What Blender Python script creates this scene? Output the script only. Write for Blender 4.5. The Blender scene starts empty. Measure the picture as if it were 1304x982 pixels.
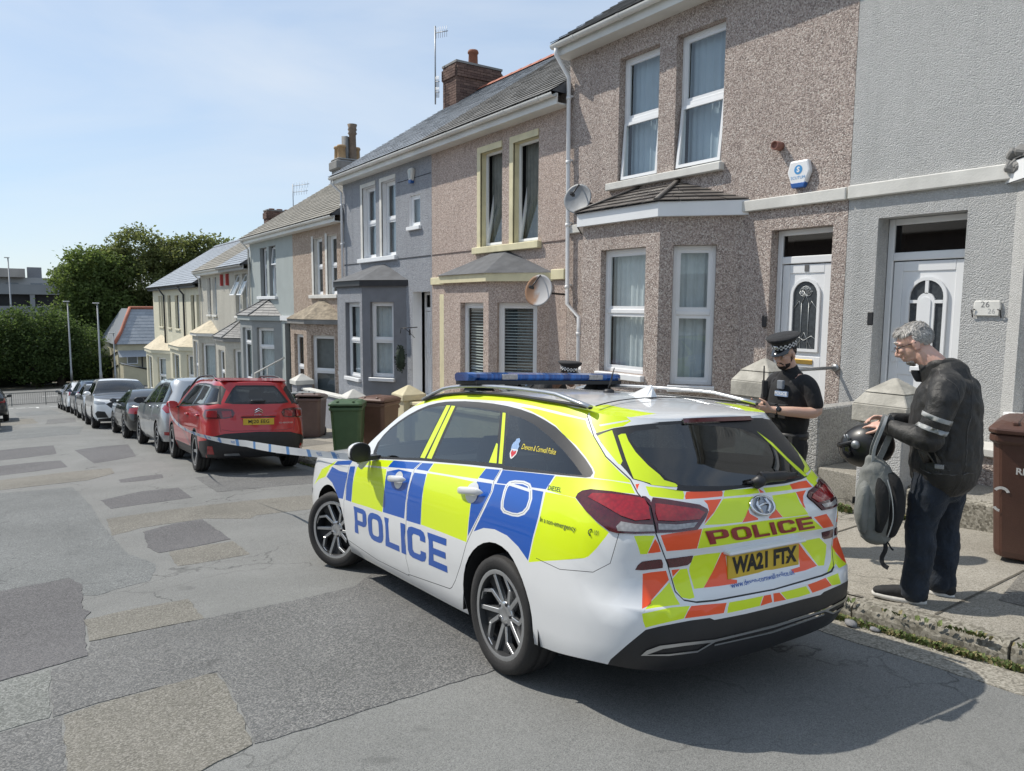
import bpy, bmesh, math, random
from mathutils import Vector, Matrix, Euler
from mathutils.geometry import delaunay_2d_cdt
random.seed(7)
R=math.radians
scene=bpy.context.scene
COL=scene.collection
# ---------------------------------------------------------------- camera, sky, sun, exposure
cd=bpy.data.cameras.new('camera'); cam=bpy.data.objects.new('camera',cd); COL.objects.link(cam)
CAMZ=1.66
cam.matrix_world=Matrix(((0.826014, 0.053893, -0.561067, 0), (-0.563607, 0.09123, -0.82099, 0), (0.006941, 0.99437, 0.105732, 1.66), (0, 0, 0, 1)))
cd.sensor_width=36; cd.lens=36*940/1304; cd.clip_start=.05; cd.clip_end=2000
scene.camera=cam
scene.view_settings.view_transform='Standard'; scene.view_settings.look='None'
scene.view_settings.exposure=0.25; scene.view_settings.gamma=1
SUN=Vector((-.80,1.20,1.74)).normalized()
sl=bpy.data.lights.new('sun','SUN'); sl.energy=3.7; sl.angle=R(.53); sl.color=(1,.94,.84)
so=bpy.data.objects.new('sun',sl); COL.objects.link(so)
so.rotation_euler=(-SUN).to_track_quat('-Z','Y').to_euler()
wd=bpy.data.worlds.new('World'); scene.world=wd; wd.use_nodes=True
nt=wd.node_tree; nt.nodes.clear()
o=nt.nodes.new('ShaderNodeOutputWorld'); bg=nt.nodes.new('ShaderNodeBackground'); sk=nt.nodes.new('ShaderNodeTexSky')
sk.sky_type='NISHITA'; sk.sun_disc=False
sk.sun_elevation=math.asin(SUN.z); sk.sun_rotation=math.atan2(SUN.x,SUN.y)
sk.altitude=50; sk.air_density=1.1; sk.dust_density=.15; sk.ozone_density=4.0
tc=nt.nodes.new('ShaderNodeTexCoord'); mp=nt.nodes.new('ShaderNodeMapping'); mp.inputs['Scale'].default_value=(1.0,1.0,3.6)
mp.inputs['Rotation'].default_value=(0,.15,.6)
nz=nt.nodes.new('ShaderNodeTexNoise'); nz.inputs['Scale'].default_value=1.5; nz.inputs['Detail'].default_value=7; nz.inputs['Roughness'].default_value=.52; nz.inputs['Distortion'].default_value=.5
rp=nt.nodes.new('ShaderNodeValToRGB'); rp.color_ramp.elements[0].position=.36; rp.color_ramp.elements[1].position=.82
rp.color_ramp.elements[0].color=(.05,.05,.05,1); rp.color_ramp.elements[1].color=(.85,.85,.85,1)
mx=nt.nodes.new('ShaderNodeMix'); mx.data_type='RGBA'
mx.inputs['B'].default_value=(5.0,5.25,5.5,1)
lk=nt.links.new
lk(tc.outputs['Generated'],mp.inputs['Vector']); lk(mp.outputs[0],nz.inputs['Vector']); lk(nz.outputs['Fac'],rp.inputs['Fac'])
sxyz=nt.nodes.new('ShaderNodeSeparateXYZ'); lk(tc.outputs['Generated'],sxyz.inputs[0]); mr=nt.nodes.new('ShaderNodeMapRange'); mr.inputs['From Min'].default_value=.0; mr.inputs['From Max'].default_value=.5; mr.inputs['To Min'].default_value=.62; lk(sxyz.outputs[2],mr.inputs['Value']); mm_=nt.nodes.new('ShaderNodeMath'); mm_.operation='MULTIPLY'; lk(rp.outputs['Color'],mm_.inputs[0]); lk(mr.outputs[0],mm_.inputs[1]); lk(mm_.outputs[0],mx.inputs['Factor']); mv=nt.nodes.new('ShaderNodeMix'); mv.data_type='RGBA'; mv.inputs['Factor'].default_value=.62; mv.inputs['B'].default_value=(2.7,3.45,4.4,1); lk(sk.outputs[0],mv.inputs['A']); lk(mv.outputs['Result'],mx.inputs['A']); lk(mx.outputs['Result'],bg.inputs['Color'])
bg.inputs['Strength'].default_value=.145; lk(bg.outputs[0],o.inputs['Surface'])
# ---------------------------------------------------------------- ground law: street falls along +Y, cambers to the gutter
def G(x,y):
    yy=min(y,62.0)
    z=-.0847*yy-.00006*yy*abs(yy)
    k=.0115 if x>.9 else .006
    dx=max(min(x,4.45),-4.5)-.9
    return z-k*dx*dx*(1 if y<55 else max(0,(62-y)/7))
def PV(x,y): return G(4.45,y)+.12+.012*(x-4.45)       # pavement top
# ---------------------------------------------------------------- mesh builder
class MB:
    def __init__(s): s.v=[];s.f=[];s.m=[];s.sm=[]
    def add(s,vs,fs,mi=0,smooth=False):
        b=len(s.v); s.v+= [tuple(p) for p in vs]
        for f in fs: s.f.append([b+i for i in f]); s.m.append(mi); s.sm.append(smooth)
        return s
    def quad(s,a,b,c,d,mi=0): return s.add([a,b,c,d],[[0,1,2,3]],mi)
    def hexa(s,p,mi=0): # p: 8 pts bottom 0-3 ccw, top 4-7
        return s.add(p,[[3,2,1,0],[4,5,6,7],[0,1,5,4],[1,2,6,5],[2,3,7,6],[3,0,4,7]],mi)
    def box(s,x0,x1,y0,y1,z0,z1,mi=0):
        return s.hexa([(x0,y0,z0),(x1,y0,z0),(x1,y1,z0),(x0,y1,z0),(x0,y0,z1),(x1,y0,z1),(x1,y1,z1),(x0,y1,z1)],mi)
    def fbox(s,F,u0,u1,z0,z1,n0,n1,mi=0):
        P=F.p
        return s.hexa([P(u0,z0,n1),P(u1,z0,n1),P(u1,z0,n0),P(u0,z0,n0),P(u0,z1,n1),P(u1,z1,n1),P(u1,z1,n0),P(u0,z1,n0)],mi)
    def obox(s,M,sx,sy,sz,mi=0):
        c=[(-1,-1,-1),(1,-1,-1),(1,1,-1),(-1,1,-1),(-1,-1,1),(1,-1,1),(1,1,1),(-1,1,1)]
        return s.hexa([M@Vector((a*sx/2,b*sy/2,c_*sz/2)) for a,b,c_ in c],mi)
    def prism(s,poly,fn,a,b,mi=0,smooth=False): # poly list of 2d; fn(p,q,t)->3d
        n=len(poly); v=[fn(p,q,a) for p,q in poly]+[fn(p,q,b) for p,q in poly]
        fs=[list(range(n))[::-1],[n+i for i in range(n)]]
        s.add(v,fs,mi)
        b0=len(s.v)-2*n
        for i in range(n):
            j=(i+1)%n; s.f.append([b0+i,b0+j,b0+n+j,b0+n+i]); s.m.append(mi); s.sm.append(smooth)
        return s
    def rings(s,rings,mi=0,smooth=True,closed=True,cap=True):
        n=len(rings[0]); b=len(s.v)
        for r in rings: s.v+=[tuple(p) for p in r]
        for i in range(len(rings)-1):
            for j in range(n if closed else n-1):
                k=(j+1)%n
                s.f.append([b+i*n+j,b+i*n+k,b+(i+1)*n+k,b+(i+1)*n+j]); s.m.append(mi); s.sm.append(smooth)
        if cap and closed:
            s.f.append([b+j for j in range(n)][::-1]); s.m.append(mi); s.sm.append(False)
            e=b+(len(rings)-1)*n
            s.f.append([e+j for j in range(n)]); s.m.append(mi); s.sm.append(False)
        return s
    def tube(s,pts,r,n=8,mi=0,flat=None,cap=True):
        pts=[Vector(p) for p in pts]; rs=[]
        up=None
        for i,p in enumerate(pts):
            d=(pts[min(i+1,len(pts)-1)]-pts[max(i-1,0)])
            if d.length<1e-9: d=Vector((0,0,1))
            d.normalize()
            if up is None: up=Vector((0,0,1)) if abs(d.z)<.9 else Vector((1,0,0))
            a=d.cross(up).normalized(); up=a.cross(d).normalized()
            rr=r[i] if isinstance(r,list) else r
            ra,rb=(rr if isinstance(rr,tuple) else (rr,rr))
            rs.append([p+a*math.cos(2*math.pi*k/n)*ra+up*math.sin(2*math.pi*k/n)*rb for k in range(n)])
        return s.rings(rs,mi,True,True,cap)
    def lathe(s,prof,M,n=24,mi=0,cap=False): # prof (r,h) along local z
        rs=[[M@Vector((r*math.cos(2*math.pi*k/n),r*math.sin(2*math.pi*k/n),h)) for k in range(n)] for r,h in prof]
        return s.rings(rs,mi,True,True,cap)
    def build(s,name,mats,parent=None,bevel=0,smooth=None,segs=1,auto=None,fix=False):
        me=bpy.data.meshes.new(name); me.from_pydata(s.v,[],s.f)
        if not isinstance(mats,(list,tuple)): mats=[mats]
        for m in mats: me.materials.append(m)
        me.polygons.foreach_set('material_index',s.m)
        me.polygons.foreach_set('use_smooth',[bool(smooth) if smooth is not None else q for q in s.sm])
        me.update()
        if fix:
            bm=bmesh.new(); bm.from_mesh(me); bmesh.ops.remove_doubles(bm,verts=bm.verts,dist=1e-5); bmesh.ops.recalc_face_normals(bm,faces=bm.faces); bm.to_mesh(me); bm.free()
        o=bpy.data.objects.new(name,me); COL.objects.link(o)
        if parent: o.parent=parent
        if bevel:
            b=o.modifiers.new('b','BEVEL'); b.width=bevel; b.segments=segs; b.limit_method='ANGLE'; b.angle_limit=R(35)
        return o
class Fr: # wall frame: origin, horizontal axis u, outward normal n
    def __init__(s,O,U,N): s.O=Vector(O);s.U=Vector(U).normalized();s.N=Vector(N).normalized()
    def p(s,u,z,n): return s.O+s.U*u+s.N*n+Vector((0,0,z))
def tag(o,label=None,cat=None,group=None,kind=None):
    if label: o['label']=label
    if cat: o['category']=cat
    if group: o['group']=group
    if kind: o['kind']=kind
    return o
def empty(name,loc=(0,0,0),rz=0):
    o=bpy.data.objects.new(name,None); COL.objects.link(o); o.location=loc; o.rotation_euler=(0,0,rz); o.empty_display_size=.2
    return o
def kids(o): return [c for c in bpy.data.objects if c.parent==o]
def copy_tree(o,parent=None):
    c=o.copy(); COL.objects.link(c)
    if parent: c.parent=parent
    for k in list(o.children): copy_tree(k,c)
    return c
def inpoly(x,y,P):
    c=False; n=len(P); j=n-1
    for i in range(n):
        xi,yi=P[i]; xj,yj=P[j]
        if (yi>y)!=(yj>y) and x<(xj-xi)*(y-yi)/(yj-yi)+xi: c=not c
        j=i
    return c
def cdt(polys,pts,extra_edges=()):
    vs=[];es=[]
    for P in polys:
        b=len(vs); n=len(P)
        vs+=[Vector((a,c)) for a,c in P]; es+=[(b+i,b+(i+1)%n) for i in range(n)]
    vs+=[Vector(p) for p in pts]
    r=delaunay_2d_cdt(vs,es,[],0,1e-5)
    return r[0],r[2]
# ---------------------------------------------------------------- materials
def nodes(name):
    m=bpy.data.materials.new(name); m.use_nodes=True; t=m.node_tree; p=t.nodes['Principled BSDF']
    return m,t,p
def N(t,kind,**kw):
    n=t.nodes.new('ShaderNode'+kind)
    for k,v in kw.items():
        if k in n.inputs: n.inputs[k].default_value=v
        else: setattr(n,k,v)
    return n
def coord(t,scale=(1,1,1),world=False):
    c=t.nodes.new('ShaderNodeTexCoord'); m=t.nodes.new('ShaderNodeMapping'); m.inputs['Scale'].default_value=scale
    if world:
        g=t.nodes.new('ShaderNodeNewGeometry'); t.links.new(g.outputs['Position'],m.inputs['Vector'])
    else: t.links.new(c.outputs['Object'],m.inputs['Vector'])
    return m.outputs[0]
def ramp(t,fac,stops,interp='LINEAR'):
    r=t.nodes.new('ShaderNodeValToRGB'); e=r.color_ramp.elements; r.color_ramp.interpolation=interp
    while len(e)<len(stops): e.new(.5)
    for i,(p,c) in enumerate(stops): e[i].position=p; e[i].color=(*c,1) if len(c)==3 else c
    t.links.new(fac,r.inputs['Fac']); return r.outputs['Color']
def mixc(t,f,a,b,mode='MIX'):
    m=t.nodes.new('ShaderNodeMix'); m.data_type='RGBA'; m.blend_type=mode
    for s,v in (('Factor',f),('A',a),('B',b)):
        if hasattr(v,'is_output') or hasattr(v,'links'): t.links.new(v,m.inputs[s])
        else: m.inputs[s].default_value=v if s=='Factor' else (*v,1)
    return m.outputs['Result']
def bump(t,p,h,strength=.3,dist=.01):
    b=t.nodes.new('ShaderNodeBump'); b.inputs['Strength'].default_value=strength; b.inputs['Distance'].default_value=dist
    t.links.new(h,b.inputs['Height']); t.links.new(b.outputs[0],p.inputs['Normal'])
def noise(t,vec,scale,detail=4,rough=.55,dist=0):
    n=N(t,'TexNoise'); n.inputs['Scale'].default_value=scale; n.inputs['Detail'].default_value=detail; n.inputs['Roughness'].default_value=rough; n.inputs['Distortion'].default_value=dist
    t.links.new(vec,n.inputs['Vector']); return n.outputs['Fac']
def voro(t,vec,scale,feat='F1',out='Color'):
    n=N(t,'TexVoronoi'); n.feature=feat; n.inputs['Scale'].default_value=scale; t.links.new(vec,n.inputs['Vector']); return n.outputs[out]
MC={}
def mat(name,c,rough=.6,var=.12,scale=6,bs=0,bd=.01,bscale=None,metal=0,coat=0,spec=None,dirt=0,world=True,sheen=0):
    if name in MC: return MC[name]
    m,t,p=nodes(name); v=coord(t,world=world)
    n=noise(t,v,scale)
    a=tuple(max(0,x*(1-var)) for x in c); b=tuple(min(1,x*(1+var)) for x in c)
    col=ramp(t,n,[(.3,a),(.7,b)])
    if dirt:
        n2=noise(t,v,scale*.23,6,.65); col=mixc(t,ramp(t,n2,[(.45,(0,0,0)),(.75,(dirt,dirt,dirt))]),col,tuple(x*.4 for x in c))
    t.links.new(col,p.inputs['Base Color']); p.inputs['Roughness'].default_value=rough; p.inputs['Metallic'].default_value=metal
    if coat: p.inputs['Coat Weight'].default_value=coat; p.inputs['Coat Roughness'].default_value=.05
    if spec is not None: p.inputs['Specular IOR Level'].default_value=spec
    if sheen: p.inputs['Sheen Weight'].default_value=sheen
    if bs: bump(t,p,noise(t,v,bscale or scale*6,5,.6),bs,bd)
    MC[name]=m; return m
def dash(name,cols,scale=38,bs=.9,bd=.012,stain=.25,tint=None,cell=True):
    """pebble dash / roughcast: a bed with single stones of mixed colours"""
    m,t,p=nodes(name); v=coord(t,world=True)
    c1=voro(t,v,scale,'F1','Color'); d1=voro(t,v,scale,'F1','Distance')
    s=N(t,'SeparateColor'); t.links.new(c1,s.inputs[0])
    k=len(cols); col=ramp(t,s.outputs[0],[(i/k,c) for i,c in enumerate(cols)],'CONSTANT')
    big=noise(t,v,.9,6,.6)
    col=mixc(t,ramp(t,big,[(.35,(0,0,0)),(.8,(stain,stain,stain))]),col,tuple(x*.5 for x in cols[0]))
    sv=coord(t,(2.6,2.6,.16),world=True); stv=noise(t,sv,1.0,5,.6,.3); col=mixc(t,ramp(t,stv,[(.52,(0,0,0)),(.75,(.38,.38,.38))]),col,tuple(x*.5 for x in cols[0]))
    mid=noise(t,v,9,3); col=mixc(t,ramp(t,mid,[(.35,(.0,.0,.0)),(.7,(.22,.22,.22))]),col,tuple(min(1,x*1.25) for x in cols[0]))
    t.links.new(col,p.inputs['Base Color']); p.inputs['Roughness'].default_value=.92; p.inputs['Specular IOR Level'].default_value=.2
    inv=N(t,'Math',operation='SUBTRACT'); inv.inputs[0].default_value=1; t.links.new(d1,inv.inputs[1])
    bump(t,p,inv.outputs[0],bs,bd); MC[name]=m; return m
def glass(name,tint=(.85,.9,.9),refl=1.0,rough=0.0,base=.05):
    if name in MC: return MC[name]
    m=bpy.data.materials.new(name); m.use_nodes=True; t=m.node_tree; t.nodes.clear()
    o=N(t,'OutputMaterial'); a=N(t,'BsdfTransparent'); a.inputs[0].default_value=(*tint,1)
    g=N(t,'BsdfGlossy'); g.inputs['Roughness'].default_value=rough; g.inputs[0].default_value=(refl,refl,refl,1)
    f=N(t,'LayerWeight'); f.inputs['Blend'].default_value=.5
    pw=N(t,'Math',operation='POWER'); pw.inputs[1].default_value=4.0; t.links.new(f.outputs['Facing'],pw.inputs[0])
    ad=N(t,'Math',operation='MULTIPLY_ADD'); ad.inputs[1].default_value=.9-base; ad.inputs[2].default_value=base; t.links.new(pw.outputs[0],ad.inputs[0])
    mx=N(t,'MixShader'); t.links.new(ad.outputs[0],mx.inputs[0]); t.links.new(a.outputs[0],mx.inputs[1]); t.links.new(g.outputs[0],mx.inputs[2])
    t.links.new(mx.outputs[0],o.inputs[0]); MC[name]=m; return m
# ================================================================ SETTING
def asphalt(name,a,b,chip,scale,bs,rough=.88,blot=.35,crack=0,wheel=False):
    m,t,p=nodes(name); v=coord(t,world=True)
    c=voro(t,v,scale,'F1','Color'); s=N(t,'SeparateColor'); t.links.new(c,s.inputs[0])
    col=ramp(t,s.outputs[0],[(0,tuple(x*.62 for x in a)),(.3,a),(.62,b),(.9,chip)])
    big=noise(t,v,1.1,7,.62,.4); col=mixc(t,ramp(t,big,[(.38,(0,0,0)),(.72,(blot,blot,blot))]),col,tuple(x*.55 for x in a))
    big2=noise(t,v,.45,5,.6,.8); col=mixc(t,ramp(t,big2,[(.45,(0,0,0)),(.7,(.35,.35,.35))]),col,tuple(min(1,x*1.3) for x in b))
    sp=noise(t,v,4.5,3,.5,.3); col=mixc(t,ramp(t,sp,[(.66,(0,0,0)),(.74,(.45,.45,.45))]),col,tuple(x*.5 for x in a))
    if crack:
        w=noise(t,v,1.7,5,.6); mx=N(t,'Mix',data_type='VECTOR') if False else None
        vm=N(t,'VectorMath',operation='SCALE'); nn=N(t,'TexNoise'); nn.inputs['Scale'].default_value=2.2; nn.inputs['Detail'].default_value=6; t.links.new(v,nn.inputs['Vector']); t.links.new(nn.outputs['Color'],vm.inputs[0]); vm.inputs['Scale'].default_value=.7
        va=N(t,'VectorMath',operation='ADD'); t.links.new(v,va.inputs[0]); t.links.new(vm.outputs[0],va.inputs[1])
        e=voro(t,va.outputs[0],.75,'DISTANCE_TO_EDGE','Distance')
        mk=noise(t,v,.5,2); mk=ramp(t,mk,[(.44,(0,0,0)),(.56,(crack,crack,crack))])
        ce=ramp(t,e,[(0.0,(1,1,1)),(.008,(0,0,0))])
        f=mixc(t,1.0,ce,mk,'MULTIPLY'); col=mixc(t,f,col,tuple(x*.25 for x in a))
    t.links.new(col,p.inputs['Base Color']); p.inputs['Roughness'].default_value=rough; p.inputs['Specular IOR Level'].default_value=.35
    fine=noise(t,v,scale*.9,4,.7); hh=mixc(t,.5,s.outputs[1],fine)
    bump(t,p,hh,bs,.008); MC[name]=m; return m
A_BASE=asphalt('road_grey',(.175,.178,.172),(.21,.212,.205),(.26,.26,.25),260,.25,blot=.3,crack=.85)
A_COARSE=asphalt('road_coarse',(.118,.12,.12),(.16,.16,.158),(.27,.265,.255),150,.7,blot=.35,crack=.3)
A_DARK=asphalt('road_dark',(.098,.096,.1),(.13,.127,.13),(.2,.195,.195),170,.55,blot=.25)
A_TAN=asphalt('road_tan',(.155,.147,.126),(.2,.19,.165),(.30,.285,.255),140,.65,blot=.4)
A_GREEN=asphalt('road_greenish',(.135,.142,.132),(.19,.197,.186),(.29,.295,.28),120,.65,blot=.35)
A_BLUE=asphalt('road_bluegrey',(.135,.142,.142),(.18,.188,.186),(.26,.265,.26),140,.5,blot=.4,crack=.5)
A_SAND=asphalt('gutter_sand',(.26,.24,.2),(.36,.335,.285),(.46,.43,.37),90,.5,blot=.5)
CONC=asphalt('pavement_concrete',(.275,.255,.215),(.335,.312,.268),(.40,.375,.33),150,.3,blot=.5,crack=.9)
KERB=asphalt('kerb_concrete',(.2,.185,.15),(.30,.28,.235),(.40,.375,.32),55,.8,blot=.6)
EARTH=mat('earth',(.12,.11,.085),.95,.3,3,bs=.4)
GRAVEL=asphalt('far_road',(.155,.155,.15),(.185,.185,.18),(.21,.21,.2),60,.2)
def sheet(name,x0,x1,y0,y1,fn,m,stepx=.5,stepy=.5,kind='structure',parent=None):
    b=MB(); nx=max(1,round((x1-x0)/stepx)); ny=max(1,round((y1-y0)/stepy))
    vs=[]
    for j in range(ny+1):
        y=y0+(y1-y0)*j/ny
        for i in range(nx+1):
            x=x0+(x1-x0)*i/nx; vs.append((x,y,fn(x,y)))
    fs=[[j*(nx+1)+i,j*(nx+1)+i+1,(j+1)*(nx+1)+i+1,(j+1)*(nx+1)+i] for j in range(ny) for i in range(nx)]
    b.add(vs,fs,0,True); o=b.build(name,m,parent)
    if kind: o['kind']=kind
    return o
# terrain far round everything, a little under road and gardens
def terr(x,y):
    return G(max(-4.5,min(4.4,x)),y)-.35-(0 if abs(x)<40 else .0)
def grid_coords(a,b,fine0,fine1,step):
    r=[];x=fine0
    while x<=fine1: r.append(x); x+=step
    return [a,(a+fine0)/2]+r+[(b+fine1)/2,b]
b=MB(); xs=grid_coords(-600,600,-30,40,5); ys=grid_coords(-120,1500,-30,110,4)
vs=[(x,y,terr(x,y)) for y in ys for x in xs]; nx=len(xs)
b.add(vs,[[j*nx+i,j*nx+i+1,(j+1)*nx+i+1,(j+1)*nx+i] for j in range(len(ys)-1) for i in range(nx-1)],0,True)
b.build('ground',EARTH)['kind']='structure'
sheet('road',-4.5,4.42,-14,61,lambda x,y:G(x,y),A_BASE,.45,.75)
def crossz(x,y): return -5.47
sheet('cross_road',-70,60,61.0,73,lambda x,y:G(0,61)-.02 if y<61.5 else -5.5,GRAVEL,5,1.5)
def patch(poly,m,lift):
    xs=[p[0] for p in poly]; ys=[p[1] for p in poly]
    # roughen the outline
    P=[]
    rnd=random.Random(len(poly)*7+int(abs(poly[0][0])*1000))
    for i in range(len(poly)):
        a=poly[i]; c=poly[(i+1)%len(poly)]; L=math.hypot(a[0]-c[0],a[1]-c[1]); k=max(1,int(L/.07))
        for q in range(k):
            t=q/k; j=.009
            P.append((a[0]+(c[0]-a[0])*t+rnd.uniform(-j,j),a[1]+(c[1]-a[1])*t+rnd.uniform(-j,j)))
    pts=[]
    x=min(xs)
    while x<max(xs):
        y=min(ys)
        while y<max(ys):
            if inpoly(x,y,P): pts.append((x,y))
            y+=.4
        x+=.4
    vs,fs=cdt([P],pts)
    b=MB(); ff=[]
    for f in fs:
        cx=sum(vs[i].x for i in f)/3; cy=sum(vs[i].y for i in f)/3
        if inpoly(cx,cy,P): ff.append(list(f))
    b.add([(v.x,v.y,G(v.x,v.y)+lift*.375) for v in vs],ff,0,True)
    n=len(P); b.add([(x,y,G(x,y)+lift*.375) for x,y in P]+[(x,y,G(x,y)-.004) for x,y in P],[[i,(i+1)%n,n+(i+1)%n,n+i] for i in range(n)])
    o=b.build('road_patch',m); o['kind']='structure'; return o
patch([(-1.6,5.6),(-1.6,13.6),(.41,12.81),(.69,12.74),(.77,10.69),(.76,9.0),(.79,8.16),(.81,7.45),(.92,7.05),(.96,6.81),(.83,6.34),(.58,6.27),(.46,6.19),(.37,6.28),(.37,6.63),(.32,6.92),(-.16,6.88)],A_BLUE,.004)
patch([(.32,5.11),(.61,5.09),(.97,5.08),(1.51,5.06),(2.06,5.11),(2.36,5.42),(3.4,5.3),(4.1,5.1),(4.1,3.0),(2.07,3.17),(1.07,3.16),(.81,3.17),(.86,3.84),(.86,4.1),(.29,4.1),(.085,4.075),(.1,4.78),(.29,4.86)],A_COARSE,.008)
patch([(.125,4.06),(.29,4.09),(.79,4.1),(.85,4.09),(.85,3.84),(.80,3.17),(.56,3.1),(.11,3.1)],A_TAN,.012)
patch([(-1.6,6.85),(.32,6.9),(.38,6.61),(.34,5.91),(.385,5.78),(.32,5.62),(.29,4.86),(-.14,4.79),(-1.6,4.75)],A_DARK,.012)
patch([(-1.6,4.74),(-.14,4.77),(.095,4.775),(.075,4.08),(-1.6,4.1)],A_GREEN,.008)
patch([(-1.6,4.09),(.115,4.06),(.1,3.0),(-1.6,3.0)],A_COARSE,.004)
patch([(.33,5.61),(.64,5.64),(.99,5.61),(.98,5.08),(.61,5.105),(.325,5.13)],A_TAN,.012)
patch([(1.07,8.41),(1.4,8.63),(1.7,8.67),(1.71,7.89),(1.71,7.4),(1.34,7.31),(1.04,7.29),(1.0,7.62)],A_DARK,.008)
patch([(1.13,7.27),(1.43,7.30),(1.71,7.31),(1.7,6.66),(1.35,6.64),(1.09,6.66)],A_TAN,.004)
patch([(.83,9.52),(1.7,9.59),(2.73,9.6),(3.9,9.5),(3.9,8.5),(2.92,8.5),(2.25,8.5),(2.14,8.34),(1.73,8.7),(1.08,8.65),(.78,8.45)],A_TAN,.004)
patch([(.91,11.03),(1.45,11.43),(1.94,11.43),(1.92,10.34),(1.42,10.26),(.95,10.22)],A_DARK,.004)
patch([(1.33,13.03),(1.69,13.2),(1.99,13.21),(1.95,12.75),(1.66,12.6),(1.33,12.65)],A_DARK,.004)
patch([(1.13,19.33),(1.7,19.8),(2.28,19.87),(2.06,16.72),(1.68,16.27),(1.24,15.95)],A_DARK,.004)
patch([(-1.6,21.08),(.25,21.4),(.8,21.27),(.75,18.81),(.2,18.59),(-1.6,18.3)],A_DARK,.004)
patch([(-1.6,17.25),(.3,17.31),(.75,17.17),(.79,15.75),(.26,15.59),(-1.6,15.3)],A_DARK,.004)
patch([(-1.6,14.6),(.74,14.89),(1.41,14.83),(1.38,13.99),(.94,13.39),(-1.6,13.4)],A_TAN,.008)
patch([(2.3,10.6),(4.2,10.7),(4.2,12.6),(2.35,12.4)],A_COARSE,.004)
patch([(-1.6,24.5),(1.6,25),(2.0,29),(1.0,30.5),(-1.6,30)],A_BLUE,.004)
patch([(1.0,32.0),(2.0,32.5),(2.2,36.5),(1.2,36)],A_COARSE,.004)
patch([(-1.0,33.0),(.8,33.3),(.7,38),(-1.0,37.6)],A_TAN,.004)
patch([(.2,41),(2.0,41.5),(1.8,48),(.1,47)],A_BLUE,.004)
patch([(4.02,-2),(4.4,-2),(4.4,11),(4.05,11),(4.08,3)],A_SAND,.012)
WHITEP=mat('road_paint',(.62,.62,.6),.7,.15,9)
def mark(x0,x1,y0,y1):
    b=MB(); z=.008
    b.quad((x0,y0,G(x0,y0)+z),(x1,y0,G(x1,y0)+z),(x1,y1,G(x1,y1)+z),(x0,y1,G(x0,y1)+z)); b.build('road_marking',WHITEP)['kind']='structure'
for x in (-1.0,-.4,.22,.87): mark(x,x+.46,54.9,55.4)
mark(1.24,1.38,53.0,55.35); mark(2.0,2.5,54.8,55.2)
for x in range(-40,40,6): 
    b=MB(); b.quad((x,67.4,-5.49),(x+3,67.4,-5.49),(x+3,67.6,-5.49),(x,67.6,-5.49)); b.build('road_marking',WHITEP)['kind']='structure'
# pavement and kerb stones
pav=sheet('pavement',4.60,8.6,-3,60.5,lambda x,y:PV(x,y),CONC,.45,.75)
SIDEP=sheet('pavement',-9,-4.55,-14,60.5,lambda x,y:G(-4.5,y)+.12,CONC,1.5,2)
sheet('pavement',-70,-8,73,75.2,lambda x,y:-5.38,CONC,6,1); 
def kerb_mesh(L,seed):
    rnd=random.Random(seed); b=MB(); n=7; rs=[]
    for i in range(n+1):
        y=L*i/n; e=lambda k=.008:rnd.uniform(-k,k)
        w=.012 if 0<i<n else 0
        rs.append([(.0+e(),y,-.2),(.0+e(),y,.055+e()),(.018+e(.012),y,.095+e(.012)),(.05+e(),y,.118+e(.006)),(.155,y,.122+e(.003)),(.155,y,-.2)])
    b.rings(rs,0,False); return b
protos=[]
y=-2.0;i=0
while y<44:
    L=.915
    if len(protos)<4:
        o=kerb_mesh(L-.012,i).build('kerb_stone',KERB,pav); protos.append(o)
    else:
        o=protos[i%4].copy(); COL.objects.link(o); o.parent=pav
    o.location=(4.445+random.uniform(-.006,.006),y,G(4.45,y)+random.uniform(-.008,.004)); o.rotation_euler=(math.atan2(G(4.45,y+L)-G(4.45,y),L),random.uniform(-.03,.03),random.uniform(-.008,.008))
    y+=L;i+=1

def slabpatch(poly,m,nm='pavement_patch'):
    b=MB(); vs,fs=cdt([poly],[]); b.add([(v.x,v.y,PV(v.x,v.y)+.003) for v in vs],[list(f) for f in fs if inpoly(sum(vs[i].x for i in f)/3,sum(vs[i].y for i in f)/3,poly)]); o=b.build(nm,m); o['kind']='structure'
PDK=asphalt('pavement_repair',(.16,.15,.132),(.215,.203,.18),(.29,.275,.25),120,.5,blot=.5)
slabpatch([(5.1,1.2),(6.7,1.1),(6.75,2.05),(5.9,2.15),(5.15,2.0)],PDK); slabpatch([(4.7,4.2),(5.6,4.15),(5.65,5.6),(4.75,5.5)],PDK); slabpatch([(5.7,8.0),(6.8,8.05),(6.8,9.5),(5.75,9.4)],PDK); slabpatch([(4.7,15.2),(5.8,15.3),(5.7,16.6),(4.7,16.4)],PDK)
JN=mat('joint_dirt',(.10,.09,.072),.95,.3,20)
for y in (.35,2.12,3.62,6.35,8.7,11.1,13.9):
    b=MB(); b.add([(4.62,y,PV(4.62,y)+.0035),(6.84,y+.03,PV(6.84,y)+.0035),(6.84,y+.045,PV(6.84,y)+.0035),(4.62,y+.018,PV(4.62,y)+.0035)],[[0,1,2,3]]); b.build('pavement_joint',JN)['kind']='structure'
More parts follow.
